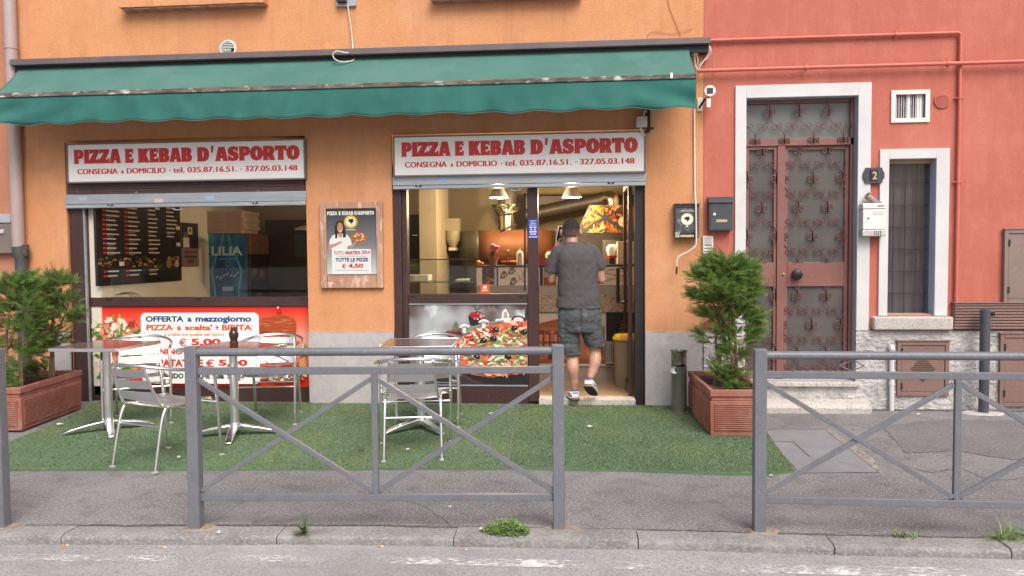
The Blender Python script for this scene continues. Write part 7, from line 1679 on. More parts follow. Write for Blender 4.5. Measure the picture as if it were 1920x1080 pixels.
# bottle and ashtray on the middle table
AMB = M('brown_bottle_glass', (0.075, 0.022, 0.010), (0.05, 0.014, 0.007), scale=9, rough=0.12, spec=0.7)
bp_ = gr(439, 656, tz); t = thing('beer_bottle', 'small brown glass bottle standing on the middle table', 'bottle', (bp_.x, bp_.y, tz))
MB().lathe([(0.030, 0.0), (0.032, 0.006), (0.032, 0.055), (0.028, 0.07), (0.0275, 0.085), (0.034, 0.10), (0.038, 0.125), (0.030, 0.148), (0.022, 0.155)], t.location, AMB, 22).build('body', t, t.location)
MB().lathe([(0.024, 0.155), (0.026, 0.160), (0.026, 0.176), (0.023, 0.178)], t.location, M('bottle_cap', (0.20, 0.09, 0.05), None, scale=30, rough=0.3, metal=0.5), 20).build('cap', t, t.location)
ap_ = gr(467, 664, tz); m = MB(); m.lathe([(0.030, 0), (0.045, 0.012), (0.047, 0.016), (0.030, 0.010), (0.0, 0.006)], (ap_.x, ap_.y, tz), M('gold_foil_tray', (0.6, 0.46, 0.28), None, scale=20, rough=0.3, metal=0.9), 18, cap=False)
tag(m.build('ashtray', org=(ap_.x, ap_.y, tz)), 'small shiny ashtray on the table beside the brown bottle', 'ashtray')
# ================================================================== planters
def make_planter(label, W, L, H):
    t = thing('planter', label, 'planter', group='ribbed terracotta planters on the turf')
    m = MB(); tw = 0.93
    def shell(z0, z1, k0, k1, mat=TERRA, o=0.0):
        a, b = W/2*k0+o, L/2*k0+o; c, d = W/2*k1+o, L/2*k1+o
        m.add([(-a, -b, z0), (a, -b, z0), (a, b, z0), (-a, b, z0), (-c, -d, z1), (c, -d, z1), (c, d, z1), (-c, d, z1)], [(0, 1, 5, 4), (1, 2, 6, 5), (2, 3, 7, 6), (3, 0, 4, 7), (3, 2, 1, 0), (4, 5, 6, 7)], mat)
    shell(0.0, H-0.09, 0.955, 0.985)
    n = 13
    m.build('body', t, bevel=0.004)
    m = MB()
    for k in range(n):
        z = 0.045+k*(H-0.15)/n; h = (H-0.15)/n*0.60; q = 0.955+0.03*z/H
        a, b = W/2*q, L/2*q
        for s in (-1, 1): m.box(-a+0.03, a-0.03, s*b-0.011, s*b+0.011, z, z+h, TERRA); m.box(s*a-0.011, s*a+0.011, -b+0.03, b-0.03, z, z+h, TERRA)
    m.build('ribs', t, bevel=0.0015)
    m = MB(); w = 0.035
    a, b = W/2, L/2; z0, z1 = H-0.055, H
    m.box(-a, a, -b, -b+w, z0, z1, TERRA); m.box(-a, a, b-w, b, z0, z1, TERRA); m.box(-a, -a+w, -b+w, b-w, z0, z1, TERRA); m.box(a-w, a, -b+w, b-w, z0, z1, TERRA)
    m.box(-a+0.012, a-0.012, -b+0.012, b-0.012, H-0.089, z0-0.001, TERRA); m.build('rim', t, bevel=0.006)
    m = MB(); v = []; f = []; nx, ny = 14, 30
    for j in range(ny+1):
        for i in range(nx+1):
            x = (-a+w)+(2*a-2*w)*i/nx; y = (-b+w)+(2*b-2*w)*j/ny; v.append((x, y, H-0.042+0.022*mnoise.noise(Vector((x*9, y*9, 1)))+0.012*mnoise.noise(Vector((x*30, y*30, 2)))))
    for j in range(ny):
        for i in range(nx): f.append((j*(nx+1)+i, j*(nx+1)+i+1, (j+1)*(nx+1)+i+1, (j+1)*(nx+1)+i))
    m.add(v, f, SOIL); m.build('soil', t, angle=80)
    return t
PW, PLn, PH = 0.44, 1.0, 0.37
k0 = gr(1328, 817, 0.017); pr = make_planter('ribbed terracotta planter by the front door with one conifer in it', PW, PLn, PH)
pr.location = (k0.x+PW/2*0.96, k0.y+PLn/2*0.96, 0.018); pr.rotation_euler.z = R(2)
k1, k2 = gr(31, 815), gr(161, 765); dv = (k2-k1); ang = math.atan2(dv.y, dv.x)-math.pi/2
cl = (k1+k2)/2 + Vector((-math.cos(ang), -math.sin(ang), 0))*PW/2*0.96
pl_ = dup(pr, (cl.x, cl.y, 0.016), ang, 'ribbed terracotta planter at the left edge crowded with two conifers')
# ================================================================== conifers
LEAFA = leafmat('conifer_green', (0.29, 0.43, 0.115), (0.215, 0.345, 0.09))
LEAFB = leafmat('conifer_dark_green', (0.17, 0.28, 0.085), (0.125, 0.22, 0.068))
LEAFC = leafmat('conifer_tip_green', (0.36, 0.50, 0.15), (0.27, 0.41, 0.115))
LEAFD = M('conifer_dry_brown', (0.24, 0.155, 0.085), (0.16, 0.105, 0.058), scale=7, rough=0.8)
BARK = M('grey_brown_bark', (0.21, 0.14, 0.10), (0.12, 0.08, 0.058), scale=30, rough=0.9, bump=0.6, bscale=60)
def conifer(label, base, stems, clumps, seed, dens=1.0):
    """stems: lists of points; clumps: (centre, radii, number, dryness)"""
    rg = random.Random(seed)
    t = thing('conifer_shrub', label, 'shrub', base, group='conifers growing in the planters')
    m = MB()
    for st in stems:
        pts = spline(st, 5); n_ = len(pts); m.tube(pts, [0.017*(1-0.72*i/(n_-1)) for i in range(n_)], BARK, n=8)
    allpts = [p for st in stems for p in spline(st, 5)]
    v = []; f = []; mi = []
    mats = [LEAFA, LEAFB, LEAFC, LEAFD]
    for (c, rad, num, dry) in clumps:
        c = Vector(c)
        near = min(allpts, key=lambda p: (p-c).length+max(0, p.z-c.z)*1.5)
        mid = (near+c)/2+Vector((0, 0, -0.02))
        m.tube(spline([near, mid, c+Vector((0, 0, rad[2]*0.5))], 4), [0.0065, 0.006, 0.0055, 0.005, 0.0045, 0.004, 0.0035, 0.003, 0.002], BARK, n=5)
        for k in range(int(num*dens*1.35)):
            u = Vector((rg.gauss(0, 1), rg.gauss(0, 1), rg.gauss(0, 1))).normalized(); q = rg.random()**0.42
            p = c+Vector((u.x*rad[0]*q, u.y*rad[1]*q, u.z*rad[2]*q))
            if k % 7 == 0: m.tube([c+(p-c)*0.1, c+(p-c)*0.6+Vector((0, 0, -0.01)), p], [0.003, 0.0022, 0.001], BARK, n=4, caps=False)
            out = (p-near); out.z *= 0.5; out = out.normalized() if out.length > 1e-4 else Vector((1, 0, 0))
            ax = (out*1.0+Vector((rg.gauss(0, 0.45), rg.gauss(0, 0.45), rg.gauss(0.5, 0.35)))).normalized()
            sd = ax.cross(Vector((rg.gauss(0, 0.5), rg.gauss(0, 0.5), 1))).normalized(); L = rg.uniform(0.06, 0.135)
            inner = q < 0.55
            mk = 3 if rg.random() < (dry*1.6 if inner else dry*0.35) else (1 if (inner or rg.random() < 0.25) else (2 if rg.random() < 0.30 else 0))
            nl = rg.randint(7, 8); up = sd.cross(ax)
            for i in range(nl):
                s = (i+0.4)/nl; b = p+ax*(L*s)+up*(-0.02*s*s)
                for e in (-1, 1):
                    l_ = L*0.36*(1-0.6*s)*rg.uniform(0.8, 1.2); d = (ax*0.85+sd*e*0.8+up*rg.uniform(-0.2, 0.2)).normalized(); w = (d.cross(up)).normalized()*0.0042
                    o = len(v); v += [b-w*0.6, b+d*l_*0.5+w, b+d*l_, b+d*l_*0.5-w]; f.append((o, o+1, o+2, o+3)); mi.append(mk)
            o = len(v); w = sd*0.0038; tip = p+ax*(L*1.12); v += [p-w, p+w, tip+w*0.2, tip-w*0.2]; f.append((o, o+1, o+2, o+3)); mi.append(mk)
    m.build('trunk', t, base)
    mm = MB(); mm.mats = mats; mm.v = [tuple(p) for p in v]; mm.f = f; mm.m = mi
    mm.build('crown', t, base, smooth=False)
    return t
YS = pr.location.y-0.05
def cl_(px, py, r, num, dry=0.12, Y=YS, dy=0.0, sq=1.0):
    if px > 1000: px = 1360+(px-1360)*0.90
    p = at(px, py, Y+dy); s = 0.0040*(abs(Y+dy+CAM_D)/6.75); return (p, (r*s, r*s*0.9, r*s*0.62*sq), num, dry)
base = Vector((at(1377, 730, YS).x, YS, pr.location.z+PH-0.045))
st = [[base, at(1380, 690, YS), at(1378, 630, YS), at(1372, 570, YS), at(1362, 510, YS), at(1355, 480, YS)],
      [base+Vector((-0.16, 0.03, 0)), at(1346, 680, YS), at(1342, 640, YS), at(1348, 590, YS), at(1340, 540, YS)],
      [base+Vector((-0.02, 0.03, 0.02)), at(1372, 660, YS), at(1356, 600, YS), at(1330, 560, YS)]]
clumps = [cl_(1350, 492, 26, 90, 0.04), cl_(1378, 496, 24, 80, 0.03), cl_(1330, 505, 26, 80, 0.05), cl_(1400, 505, 22, 70, 0.04), cl_(1310, 520, 22, 60, 0.08), cl_(1360, 520, 40, 150, 0.1), cl_(1398, 530, 30, 100, 0.08),
          cl_(1305, 555, 20, 46, 0.08, sq=0.7), cl_(1325, 562, 26, 70, 0.1), cl_(1352, 560, 36, 110, 0.14), cl_(1392, 560, 34, 100, 0.12), cl_(1414, 548, 18, 46, 0.05), cl_(1320, 590, 18, 36, 0.12), cl_(1350, 598, 24, 60, 0.2),
          cl_(1395, 590, 26, 70, 0.15), cl_(1416, 598, 20, 56, 0.05), cl_(1414, 622, 19, 54, 0.06), cl_(1404, 640, 14, 30, 0.1), cl_(1312, 626, 12, 16, 0.3, sq=0.7), cl_(1322, 640, 12, 14, 0.4), cl_(1375, 625, 16, 24, 0.3), cl_(1392, 668, 16, 30, 0.2),
          cl_(1362, 664, 16, 34, 0.12), cl_(1350, 690, 20, 44, 0.15), cl_(1368, 708, 18, 40, 0.1), cl_(1380, 726, 16, 40, 0.05, dy=-0.1), cl_(1345, 705, 12, 18, 0.4), cl_(1360, 540, 30, 60, 0.1, dy=0.22), cl_(1385, 520, 30, 60, 0.1, dy=0.2), cl_(1370, 590, 26, 40, 0.2, dy=0.18), cl_(1366, 645, 18, 34, 0.15), cl_(1345, 625, 18, 34, 0.15), cl_(1390, 700, 14, 24, 0.1), cl_(1330, 540, 24, 50, 0.1, dy=-0.15), cl_(1375, 545, 26, 60, 0.08, dy=-0.2)]
conifer('green conifer with a bare lower trunk in the planter by the front door', base, st, clumps, 5)
Y2 = cl.y+0.1
b2 = Vector((at(92, 715, Y2).x, Y2, pl_.location.z+PH-0.045))
st = [[b2, at(96, 680, Y2), at(98, 620, Y2), at(100, 560, Y2), at(102, 520, Y2)], [b2+Vector((0.03, 0.02, 0)), at(100, 650, Y2), at(115, 605, Y2), at(125, 585, Y2)]]
clumps = [cl_(104, 528, 26, 80, 0.08, Y2), cl_(86, 540, 24, 70, 0.1, Y2), cl_(122, 530, 16, 36, 0.1, Y2, sq=0.7), cl_(100, 560, 30, 90, 0.15, Y2), cl_(128, 565, 18, 36, 0.15, Y2, sq=0.7), cl_(72, 575, 24, 60, 0.15, Y2), cl_(110, 590, 28, 70, 0.25, Y2), cl_(140, 588, 14, 20, 0.2, Y2, sq=0.6), cl_(132, 600, 14, 20, 0.25, Y2, sq=0.7),
          cl_(80, 612, 26, 66, 0.25, Y2), cl_(110, 622, 22, 40, 0.4, Y2), cl_(86, 650, 22, 46, 0.4, Y2), cl_(70, 660, 20, 44, 0.25, Y2), cl_(100, 645, 18, 30, 0.4, Y2), cl_(120, 640, 14, 14, 0.5, Y2, sq=0.5), cl_(78, 690, 18, 34, 0.4, Y2), cl_(62, 700, 18, 38, 0.2, Y2), cl_(96, 575, 26, 50, 0.2, Y2, dy=0.2), cl_(85, 620, 24, 40, 0.3, Y2, dy=0.18)]
conifer('browning conifer with twisted twigs beside the left end of the shopfront', b2, st, clumps, 9)
Y3 = cl.y-0.28
b3 = Vector((at(20, 735, Y3).x, Y3, pl_.location.z+PH-0.045))
st = [[b3, at(16, 690, Y3), at(12, 640, Y3), at(18, 580, Y3), at(22, 540, Y3)], [b3+Vector((0.1, 0, 0)), at(40, 690, Y3), at(45, 630, Y3), at(48, 570, Y3)]]
clumps = [cl_(22, 535, 30, 90, 0.1, Y3), cl_(-4, 545, 28, 70, 0.1, Y3), cl_(48, 528, 22, 60, 0.08, Y3), cl_(40, 560, 28, 90, 0.1, Y3), cl_(58, 580, 24, 70, 0.08, Y3), cl_(10, 580, 28, 80, 0.2, Y3), cl_(-20, 580, 28, 50, 0.2, Y3), cl_(56, 610, 24, 70, 0.12, Y3), cl_(62, 636, 18, 46, 0.15, Y3), cl_(14, 615, 24, 44, 0.35, Y3), cl_(50, 660, 18, 40, 0.2, Y3), cl_(20, 650, 18, 26, 0.5, Y3), cl_(-5, 640, 18, 26, 0.4, Y3), cl_(30, 690, 20, 40, 0.25, Y3), cl_(5, 700, 24, 56, 0.12, Y3), cl_(-15, 716, 24, 50, 0.1, Y3), cl_(26, 722, 18, 50, 0.08, Y3, dy=-0.05), cl_(8, 735, 14, 36, 0.08, Y3, dy=-0.08), cl_(52, 540, 22, 50, 0.1, Y3, dy=0.2)]
conifer('green conifer half cut off by the left edge above the planter corner', b3, st, clumps, 13)
# ================================================================== ashtray bin by the doorway
c = gr(1273, 773, 0.016); t = thing('ash_bin', 'cylindrical steel ash bin standing against the grey plinth', 'ash bin', c); hz = at(1273, 657, c.y).z-c.z
BINM = M('dull_green_steel', (0.22, 0.228, 0.195), (0.13, 0.137, 0.115), scale=6, rough=0.28, metal=0.5, stretch=(1, 1, 0.3))
ob = MB(); ob.lathe([(0.088, 0.0), (0.092, 0.006), (0.070, 0.012), (0.070, hz-0.14)], c, BINM, 26); ob.build('body', t, c)
m = MB(); n = 26; v = []; f = []
for k in range(n):
    a = 2*math.pi*k/n
    for r_, z in ((0.070, hz-0.138+0.018*math.sin(a+2.6)), (0.070, hz-0.02), (0.078, hz)): v.append((c.x+r_*math.cos(a), c.y+r_*math.sin(a), c.z+z))
for k in range(n):
    b = ((k+1) % n)*3; f += [(k*3, b, b+1, k*3+1), (k*3+1, b+1, b+2, k*3+2)]
m.add(v, f, M('crumpled_steel', (0.34, 0.33, 0.31), (0.18, 0.175, 0.165), scale=12, rough=0.22, metal=0.9, bump=0.8, bscale=18, bdist=0.02)); m.build('head', t, c)
MB().lathe([(0.071, hz-0.03), (0.0, hz-0.034)], c, M('ash', (0.42, 0.38, 0.34), (0.2, 0.18, 0.16), scale=60, rough=0.9), 22, cap=False).build('ash_tray', t, c)
m = MB(); p = (c.x-0.05, c.y-0.05, c.z+hz-0.17); m.lathe([(0.0, 0.0), (0.032, -0.012), (0.034, -0.02)], p, WHITEP, 14, axis='y', cap=False); m.build('slot_lip', t, c)
# ================================================================== weeds
WEED = M('weed_leaf', (0.22, 0.36, 0.10), (0.16, 0.28, 0.07), scale=30, rough=0.6)
WEEDD = M('dark_weed_leaf', (0.13, 0.18, 0.09), (0.09, 0.13, 0.065), scale=30, rough=0.6)
def blade(m, p, d, L, w, mat, droop=0.3, n=4):
    d = Vector(d).normalized(); s = d.cross(Vector((0, 0, 1))); s = s.normalized() if s.length > 1e-3 else Vector((1, 0, 0)); v = []; f = []; q = Vector(p)
    for i in range(n+1):
        u = i/n; ww = w*math.sin(math.pi*min(0.98, 0.12+u*0.88)); v += [q-s*ww, q+s*ww]; q = q+d*(L/n); d = (d+Vector((0, 0, -droop/n*1.5))).normalized()
    for i in range(n): f.append((2*i, 2*i+1, 2*i+3, 2*i+2))
    m.add(v, f, mat)
g = random.Random(3)
c = gr(571, 1001); m = MB()
for k in range(16): a = g.uniform(0, 6.28); e = g.uniform(0.5, 2.2); blade(m, c+Vector((g.uniform(-.01, .01), g.uniform(-.01, .01), 0.0)), (math.cos(a), math.sin(a), e), g.uniform(0.06, 0.10), g.uniform(0.006, 0.011), WEEDD, 0.8)
blade(m, c, (0.0, 0, 3), 0.13, 0.010, WEEDD, 0.2); blade(m, c, (0.3, 0, 3), 0.11, 0.010, WEEDD, 0.3)
tag(m.build('dandelion_weed', org=c, smooth=False), 'small upright weed growing from the kerb joint near the left barrier post', 'weed')
m = MB(); c = gr(958, 1000)
for k in range(420):
    a = g.uniform(0, 6.28); q = math.sqrt(g.random()); x = c.x+0.125*q*math.cos(a)-0.035*(1-abs(math.sin(a))); y = c.y+0.06*q*math.sin(a); h = 0.075*(1-q*q*0.8)*g.uniform(0.4, 1.05)
    for j in range(3): b = g.uniform(0, 6.28); blade(m, (x, y, h), (math.cos(b), math.sin(b), g.uniform(-0.2, 0.9)), g.uniform(0.012, 0.024), g.uniform(0.003, 0.006), WEED if g.random() < 0.7 else WEEDD, 0.5, 2)
    if k % 3 == 0: m.tube([(c.x+(x-c.x)*0.5, c.y+(y-c.y)*0.5, 0.0), (x, y, h)], 0.0012, WEED, n=3, caps=False)
tag(m.build('leafy_weed', org=c, smooth=False), 'bushy bright green weed clump growing at the kerb', 'weed')
GRS = M('fresh_grass', (0.25, 0.37, 0.10), (0.17, 0.27, 0.075), scale=30, rough=0.6)
m = MB(); c = gr(1892, 1012)
for k in range(150): x = c.x+g.uniform(-0.07, 0.22); y = c.y+g.uniform(-0.03, 0.04); blade(m, (x, y, 0), (g.gauss(-0.45, 0.6), g.gauss(-0.15, 0.5), g.uniform(0.5, 1.3)), g.uniform(0.06, 0.13), 0.0028, GRS, 0.9)
tag(m.build('grass_tuft', org=c, smooth=False), 'fresh grass tuft spilling over the kerb at the far right', 'grass')
for (px, py, n_, w, lb_) in ((1700, 1008, 46, 0.06, 'low sparse moss and grass in the kerb joint right of the post'), (1664, 757, 40, 0.05, 'little weed at the foot of the white conduit'), (1735, 755, 60, 0.12, 'low weeds under the small meter cabinet')):
    m = MB(); c = gr(px, py)
    for k in range(n_): blade(m, (c.x+g.uniform(-w, w), c.y+g.uniform(-0.02, 0.02), 0), (g.gauss(0, 0.5), g.gauss(0, 0.5), g.uniform(0.4, 1.4)), g.uniform(0.02, 0.06), 0.003, GRS if k % 3 else WEEDD, 0.8, 3)
    tag(m.build('weed', org=c, smooth=False), lb_, 'weed')
# ================================================================== litter
PAP = M('litter_white', (0.72, 0.70, 0.67), (0.6, 0.58, 0.55), scale=30, rough=0.8)
BUTT = M('cigarette_orange', (0.62, 0.24, 0.09), (0.5, 0.18, 0.06), scale=30, rough=0.8)
DLF = M('dry_leaf', (0.07, 0.05, 0.03), (0.045, 0.032, 0.02), scale=30, rough=0.8)
def scrap(px, py, w, d, label, mat=PAP, z=0.0, name='paper_scrap', cat='litter'):
    c = gr(px, py, z); gg = random.Random(px*7+py); pts = blob(0, 0, w/2, d/2, gg, 9, 0.3, gg.uniform(-0.4, 0.4)); v = [(c.x+a, c.y+b, c.z+0.004+gg.uniform(0, 0.014)) for a, b in pts]+[(c.x, c.y, c.z+0.018)]
    m = MB().add(v, [(i, (i+1) % 9, 9) for i in range(9)], mat); o = m.build(name, org=c, smooth=False); s = o.modifiers.new('thickness', 'SOLIDIFY'); s.thickness = 0.003
    tag(o, label, cat, 'scraps of litter on the ground')
TZ = 0.024
scrap(112, 797, 0.06, 0.03, 'white crumpled scrap on turf before the left planter', z=TZ)
scrap(580, 791, 0.05, 0.025, 'white scrap on turf right of the middle table', z=TZ)
scrap(394, 754, 0.10, 0.05, 'crumpled white rag on turf against the red banner', z=TZ)
scrap(921, 777, 0.05, 0.02, 'tan torn scrap on turf left of the mat seam', z=TZ)
scrap(846, 790, 0.03, 0.02, 'white speck of paper beside the rightmost table foot', z=TZ)
scrap(1106, 801, 0.05, 0.035, 'white lump of paper on the turf behind the barrier post', z=0.032)
scrap(1138, 754, 0.03, 0.025, 'white ball of paper beside the shoe at the threshold', z=0.032)
scrap(764, 845, 0.03, 0.02, 'pale yellowish scrap behind the chair turned to the wall', z=TZ)
scrap(677, 848, 0.055, 0.02, 'dark dry leaf on turf left of the barrier upright', DLF, TZ, 'dry_leaf', 'leaf')
scrap(336, 859, 0.03, 0.02, 'tiny white scrap on turf near the left barrier post', z=TZ)
scrap(410, 1001, 0.035, 0.018, 'white paper flake lying on the kerb right of the left post')
scrap(902, 994, 0.025, 0.015, 'white flake beside the bushy kerb weed')
scrap(843, 953, 0.02, 0.014, 'tan crumb on the asphalt under the bottom rail')
scrap(1445, 894, 0.025, 0.015, 'white crumb at the turf corner near the right post')
scrap(1640, 752, 0.10, 0.02, 'white splinter on the asphalt by the conduit foot')
scrap(1735, 768, 0.16, 0.016, 'long pale strip on the asphalt below the low cabinet')
scrap(1722, 779, 0.03, 0.02, 'white fleck on the asphalt below the long strip')
def butt(px, py, label, L=0.035, ang=0.4, mat=BUTT, r=0.004):
    c = gr(px, py, ROADZ+r); d = Vector((math.cos(ang), math.sin(ang), 0))*L/2
    m = MB(); m.tube([c-d, c+d*0.3], r, mat, n=8); m.tube([c+d*0.31, c+d], r*0.98, PAP if mat is BUTT else mat, n=8); o = m.build('cigarette_butt' if mat is BUTT else 'twig', org=c); tag(o, label, 'cigarette butt' if mat is BUTT else 'twig', 'scraps of litter on the ground' if mat is BUTT else None)
butt(122, 1023, 'orange cigarette butt in the gutter at the far left', ang=0.5)
butt(305, 1026, 'orange cigarette butt in the gutter before the left barrier post', ang=0.2)
butt(713, 1024, 'orange cigarette butt in the gutter below the barrier middle', 0.032, 0.0)
butt(871, 1030, 'short cigarette butt on the road left of the thin twig', 0.03, -0.2)
butt(971, 1035, 'thin pale twig on the road below the bushy weed', 0.07, 0.5, M('twig', (0.45, 0.33, 0.22), None, scale=30, rough=0.8), 0.0018)
# ================================================================== the man in the doorway, seen from behind
SKINM = M('light_skin', (0.50, 0.285, 0.205), (0.45, 0.245, 0.175), scale=9, rough=0.5, c3=(0.53, 0.30, 0.22), s3=30, k3=0.35)
SHIRT = M('charcoal_cotton', (0.092, 0.085, 0.094), (0.078, 0.072, 0.080), scale=7, rough=0.92, bump=0.25, bscale=240)
DENIM = M('grey_washed_denim', (0.10, 0.108, 0.118), (0.058, 0.064, 0.073), scale=6, rough=0.9, c3=(0.15, 0.158, 0.165), s3=9, k3=0.34, bump=0.4, bscale=260, stretch=(1, 1, 0.6))
HAIRM = M('short_dark_hair', (0.020, 0.016, 0.014), (0.010, 0.008, 0.008), scale=60, rough=0.75, bump=1.0, bscale=220)
SHW = M('white_trainer_leather', (0.66, 0.66, 0.67), (0.58, 0.58, 0.60), scale=12, rough=0.5)
SHB = M('blue_trainer_trim', (0.02, 0.11, 0.40), (0.016, 0.09, 0.33), scale=12, rough=0.6)
SHR = M('red_trainer_sole', (0.50, 0.03, 0.03), (0.42, 0.024, 0.024), scale=12, rough=0.5)
SHD = M('dark_shoe_sole', (0.035, 0.035, 0.04), (0.025, 0.025, 0.028), scale=12, rough=0.8)
PYB = -0.06
def px_(px, py, dy=0.0): return at(px, py, PYB+dy)
FEETZ = FZ+0.012
man = thing('person', 'man in charcoal t-shirt and denim shorts stepping into the shop, phone at his ear', 'person', (0.0, PYB, FEETZ))
def loft(mb, rings, mat, n=24, power=2.0, cap=True):
    """rings: (centre, half width x, half depth y, tilt axis vectors optional)"""
    v = []; f = []
    for r in rings:
        c = Vector(r[0]); rx, ry = r[1], r[2]; ux = Vector(r[3]).normalized() if len(r) > 3 else Vector((1, 0, 0)); uy = Vector(r[4]).normalized() if len(r) > 4 else Vector((0, 1, 0))
        for k in range(n):
            a = 2*math.pi*k/n; ca, sa = math.cos(a), math.sin(a)
            q = (abs(ca)**power+abs(sa)**power)**(-1/power)
            v.append(c+ux*(rx*ca*q)+uy*(ry*sa*q))
    for i in range(len(rings)-1):
        for k in range(n): f.append((i*n+k, i*n+(k+1) % n, (i+1)*n+(k+1) % n, (i+1)*n+k))
    if cap: f += [tuple(range(n-1, -1, -1)), tuple((len(rings)-1)*n+k for k in range(n))]
    mb.add(v, f, mat)
def limb(mb, pts, rad, mat, n=16, sub=5):
    P = spline(pts, sub); m = len(pts)-1; rr = []
    for i in range(len(P)):
        t_ = i/sub; k = min(int(t_), m-1); u = t_-k; u = u*u*(3-2*u); rr.append(rad[k]*(1-u)+rad[k+1]*u)
    mb.tube(P, rr, mat, n=n); mb.ball(P[0], rr[0], rr[0], rr[0], mat, 12, 8); mb.ball(P[-1], rr[-1], rr[-1], rr[-1], mat, 12, 8)
def fuse(mb, name, parent, voxel, smooth, mat, wrinkle=None, keep=None):
    me = bpy.data.meshes.new(name+'_raw'); me.from_pydata(mb.v, [], mb.f); ob = bpy.data.objects.new(name+'_raw', me); C.objects.link(ob)
    m = ob.modifiers.new('remesh', 'REMESH'); m.mode = 'VOXEL'; m.voxel_size = voxel; m.adaptivity = 0
    s = ob.modifiers.new('smooth', 'SMOOTH'); s.factor = 0.5; s.iterations = smooth
    bpy.context.view_layer.update(); dg = bpy.context.evaluated_depsgraph_get(); ev = ob.evaluated_get(dg); e = ev.to_mesh()
    V = [p.co.copy() for p in e.vertices]; N = [p.normal.copy() for p in e.vertices]; F = [tuple(p.vertices) for p in e.polygons]
    ev.to_mesh_clear(); C.objects.unlink(ob); bpy.data.objects.remove(ob); bpy.data.meshes.remove(me)
    if wrinkle: V = [p+n*wrinkle(p) for p, n in zip(V, N)]
    if keep:
        F = [q for q in F if keep(sum((V[i] for i in q), Vector())/len(q))]
        used = sorted({i for q in F for i in q}); mp = {i: k for k, i in enumerate(used)}; V = [V[i] for i in used]; F = [tuple(mp[i] for i in q) for q in F]
    o = MB().add(V, F, mat).build(name, parent, man.location, angle=180)
    return o
# joints (photograph pixels give x and z; the third number is depth: + is into the shop)
neck = px_(1071, 452, 0.03); headc = px_(1070.5, 434, 0.055)
shl, shr = px_(1048, 470, 0.0), px_(1108, 468, 0.0)
ell_, elr = px_(1035, 524, 0.05), px_(1127, 524, 0.03)
hnl = px_(1047, 456, 0.15); hnr = px_(1108, 520, 0.24)
hipl, hipr = px_(1067, 600, 0.0), px_(1107, 600, 0.0)
knl, knr = px_(1073.5, 668, 0.02), px_(1115, 660, 0.05)
anl, anr = px_(1076, 728, 0.0), px_(1107.5, 706, -0.06)
b = MB()
# torso core, neck, head
loft(b, [(px_(1086, 598, 0.0), 0.165, 0.105), (px_(1085, 575, 0.0), 0.165, 0.105), (px_(1083, 545), 0.155, 0.10), (px_(1081, 510), 0.165, 0.11), (px_(1079, 480), 0.150, 0.09), (px_(1077, 466), 0.10, 0.070), (px_(1074, 457, 0.01), 0.066, 0.06)], SKINM)
limb(b, [px_(1075, 466, 0.025), px_(1072, 454, 0.025), px_(1071, 440, 0.045)], [0.066, 0.057, 0.056], SKINM)
hx, hz = headc.x, headc.z
# head: cranium, jaw, brow; facing +Y, tilted a little to the phone
b.ball((hx, PYB+0.045, hz+0.022), 0.0845, 0.101, 0.092, SKINM, 24, 16); b.ball((hx, PYB+0.085, hz-0.035), 0.064, 0.070, 0.072, SKINM, 20, 14)
b.ball((hx, PYB+0.128, hz-0.078), 0.030, 0.024, 0.022, SKINM, 12, 8)
loft(b, [((hx, PYB+0.137, hz-0.028), 0.017, 0.014), ((hx, PYB+0.147, hz-0.022), 0.013, 0.016), ((hx, PYB+0.138, hz+0.004), 0.008, 0.012), ((hx, PYB+0.130, hz+0.022), 0.009, 0.010)], SKINM, n=12)
b.ball((hx, PYB+0.140, hz-0.052), 0.024, 0.010, 0.008, SKINM, 12, 6)
for s in (-1, 1): b.ball((hx+s*0.030, PYB+0.122, hz+0.022), 0.022, 0.014, 0.008, SKINM, 12, 6)
for s in (-1, 1):   # ears
    b.ball((hx+s*0.093, PYB+0.042, hz-0.010), 0.014, 0.021, 0.034, SKINM, 12, 10); b.ball((hx+s*0.086, PYB+0.050, hz-0.038), 0.008, 0.010, 0.012, SKINM, 10, 8)
# arms
limb(b, [shl, (shl+ell_)/2+Vector((-0.012, -0.01, 0)), ell_], [0.052, 0.048, 0.040], SKINM); limb(b, [ell_, ell_*0.55+hnl*0.45+Vector((-0.012, 0.01, 0)), hnl], [0.040, 0.040, 0.026], SKINM)
limb(b, [shr, (shr+elr)/2+Vector((0.012, -0.01, 0)), elr], [0.052, 0.050, 0.043], SKINM); limb(b, [elr, elr*0.55+hnr*0.45+Vector((0.008, 0, -0.012)), hnr], [0.043, 0.042, 0.027], SKINM)
# legs
limb(b, [hipl, px_(1072, 640, 0.01), knl, px_(1074, 690, -0.035), px_(1075.5, 712, -0.015), anl], [0.088, 0.074, 0.057, 0.058, 0.043, 0.033], SKINM)
limb(b, [hipr, px_(1113, 635, 0.035), knr, px_(1116, 676, 0.0), px_(1111.5, 694, -0.03), anr], [0.088, 0.076, 0.058, 0.058, 0.045, 0.034], SKINM)
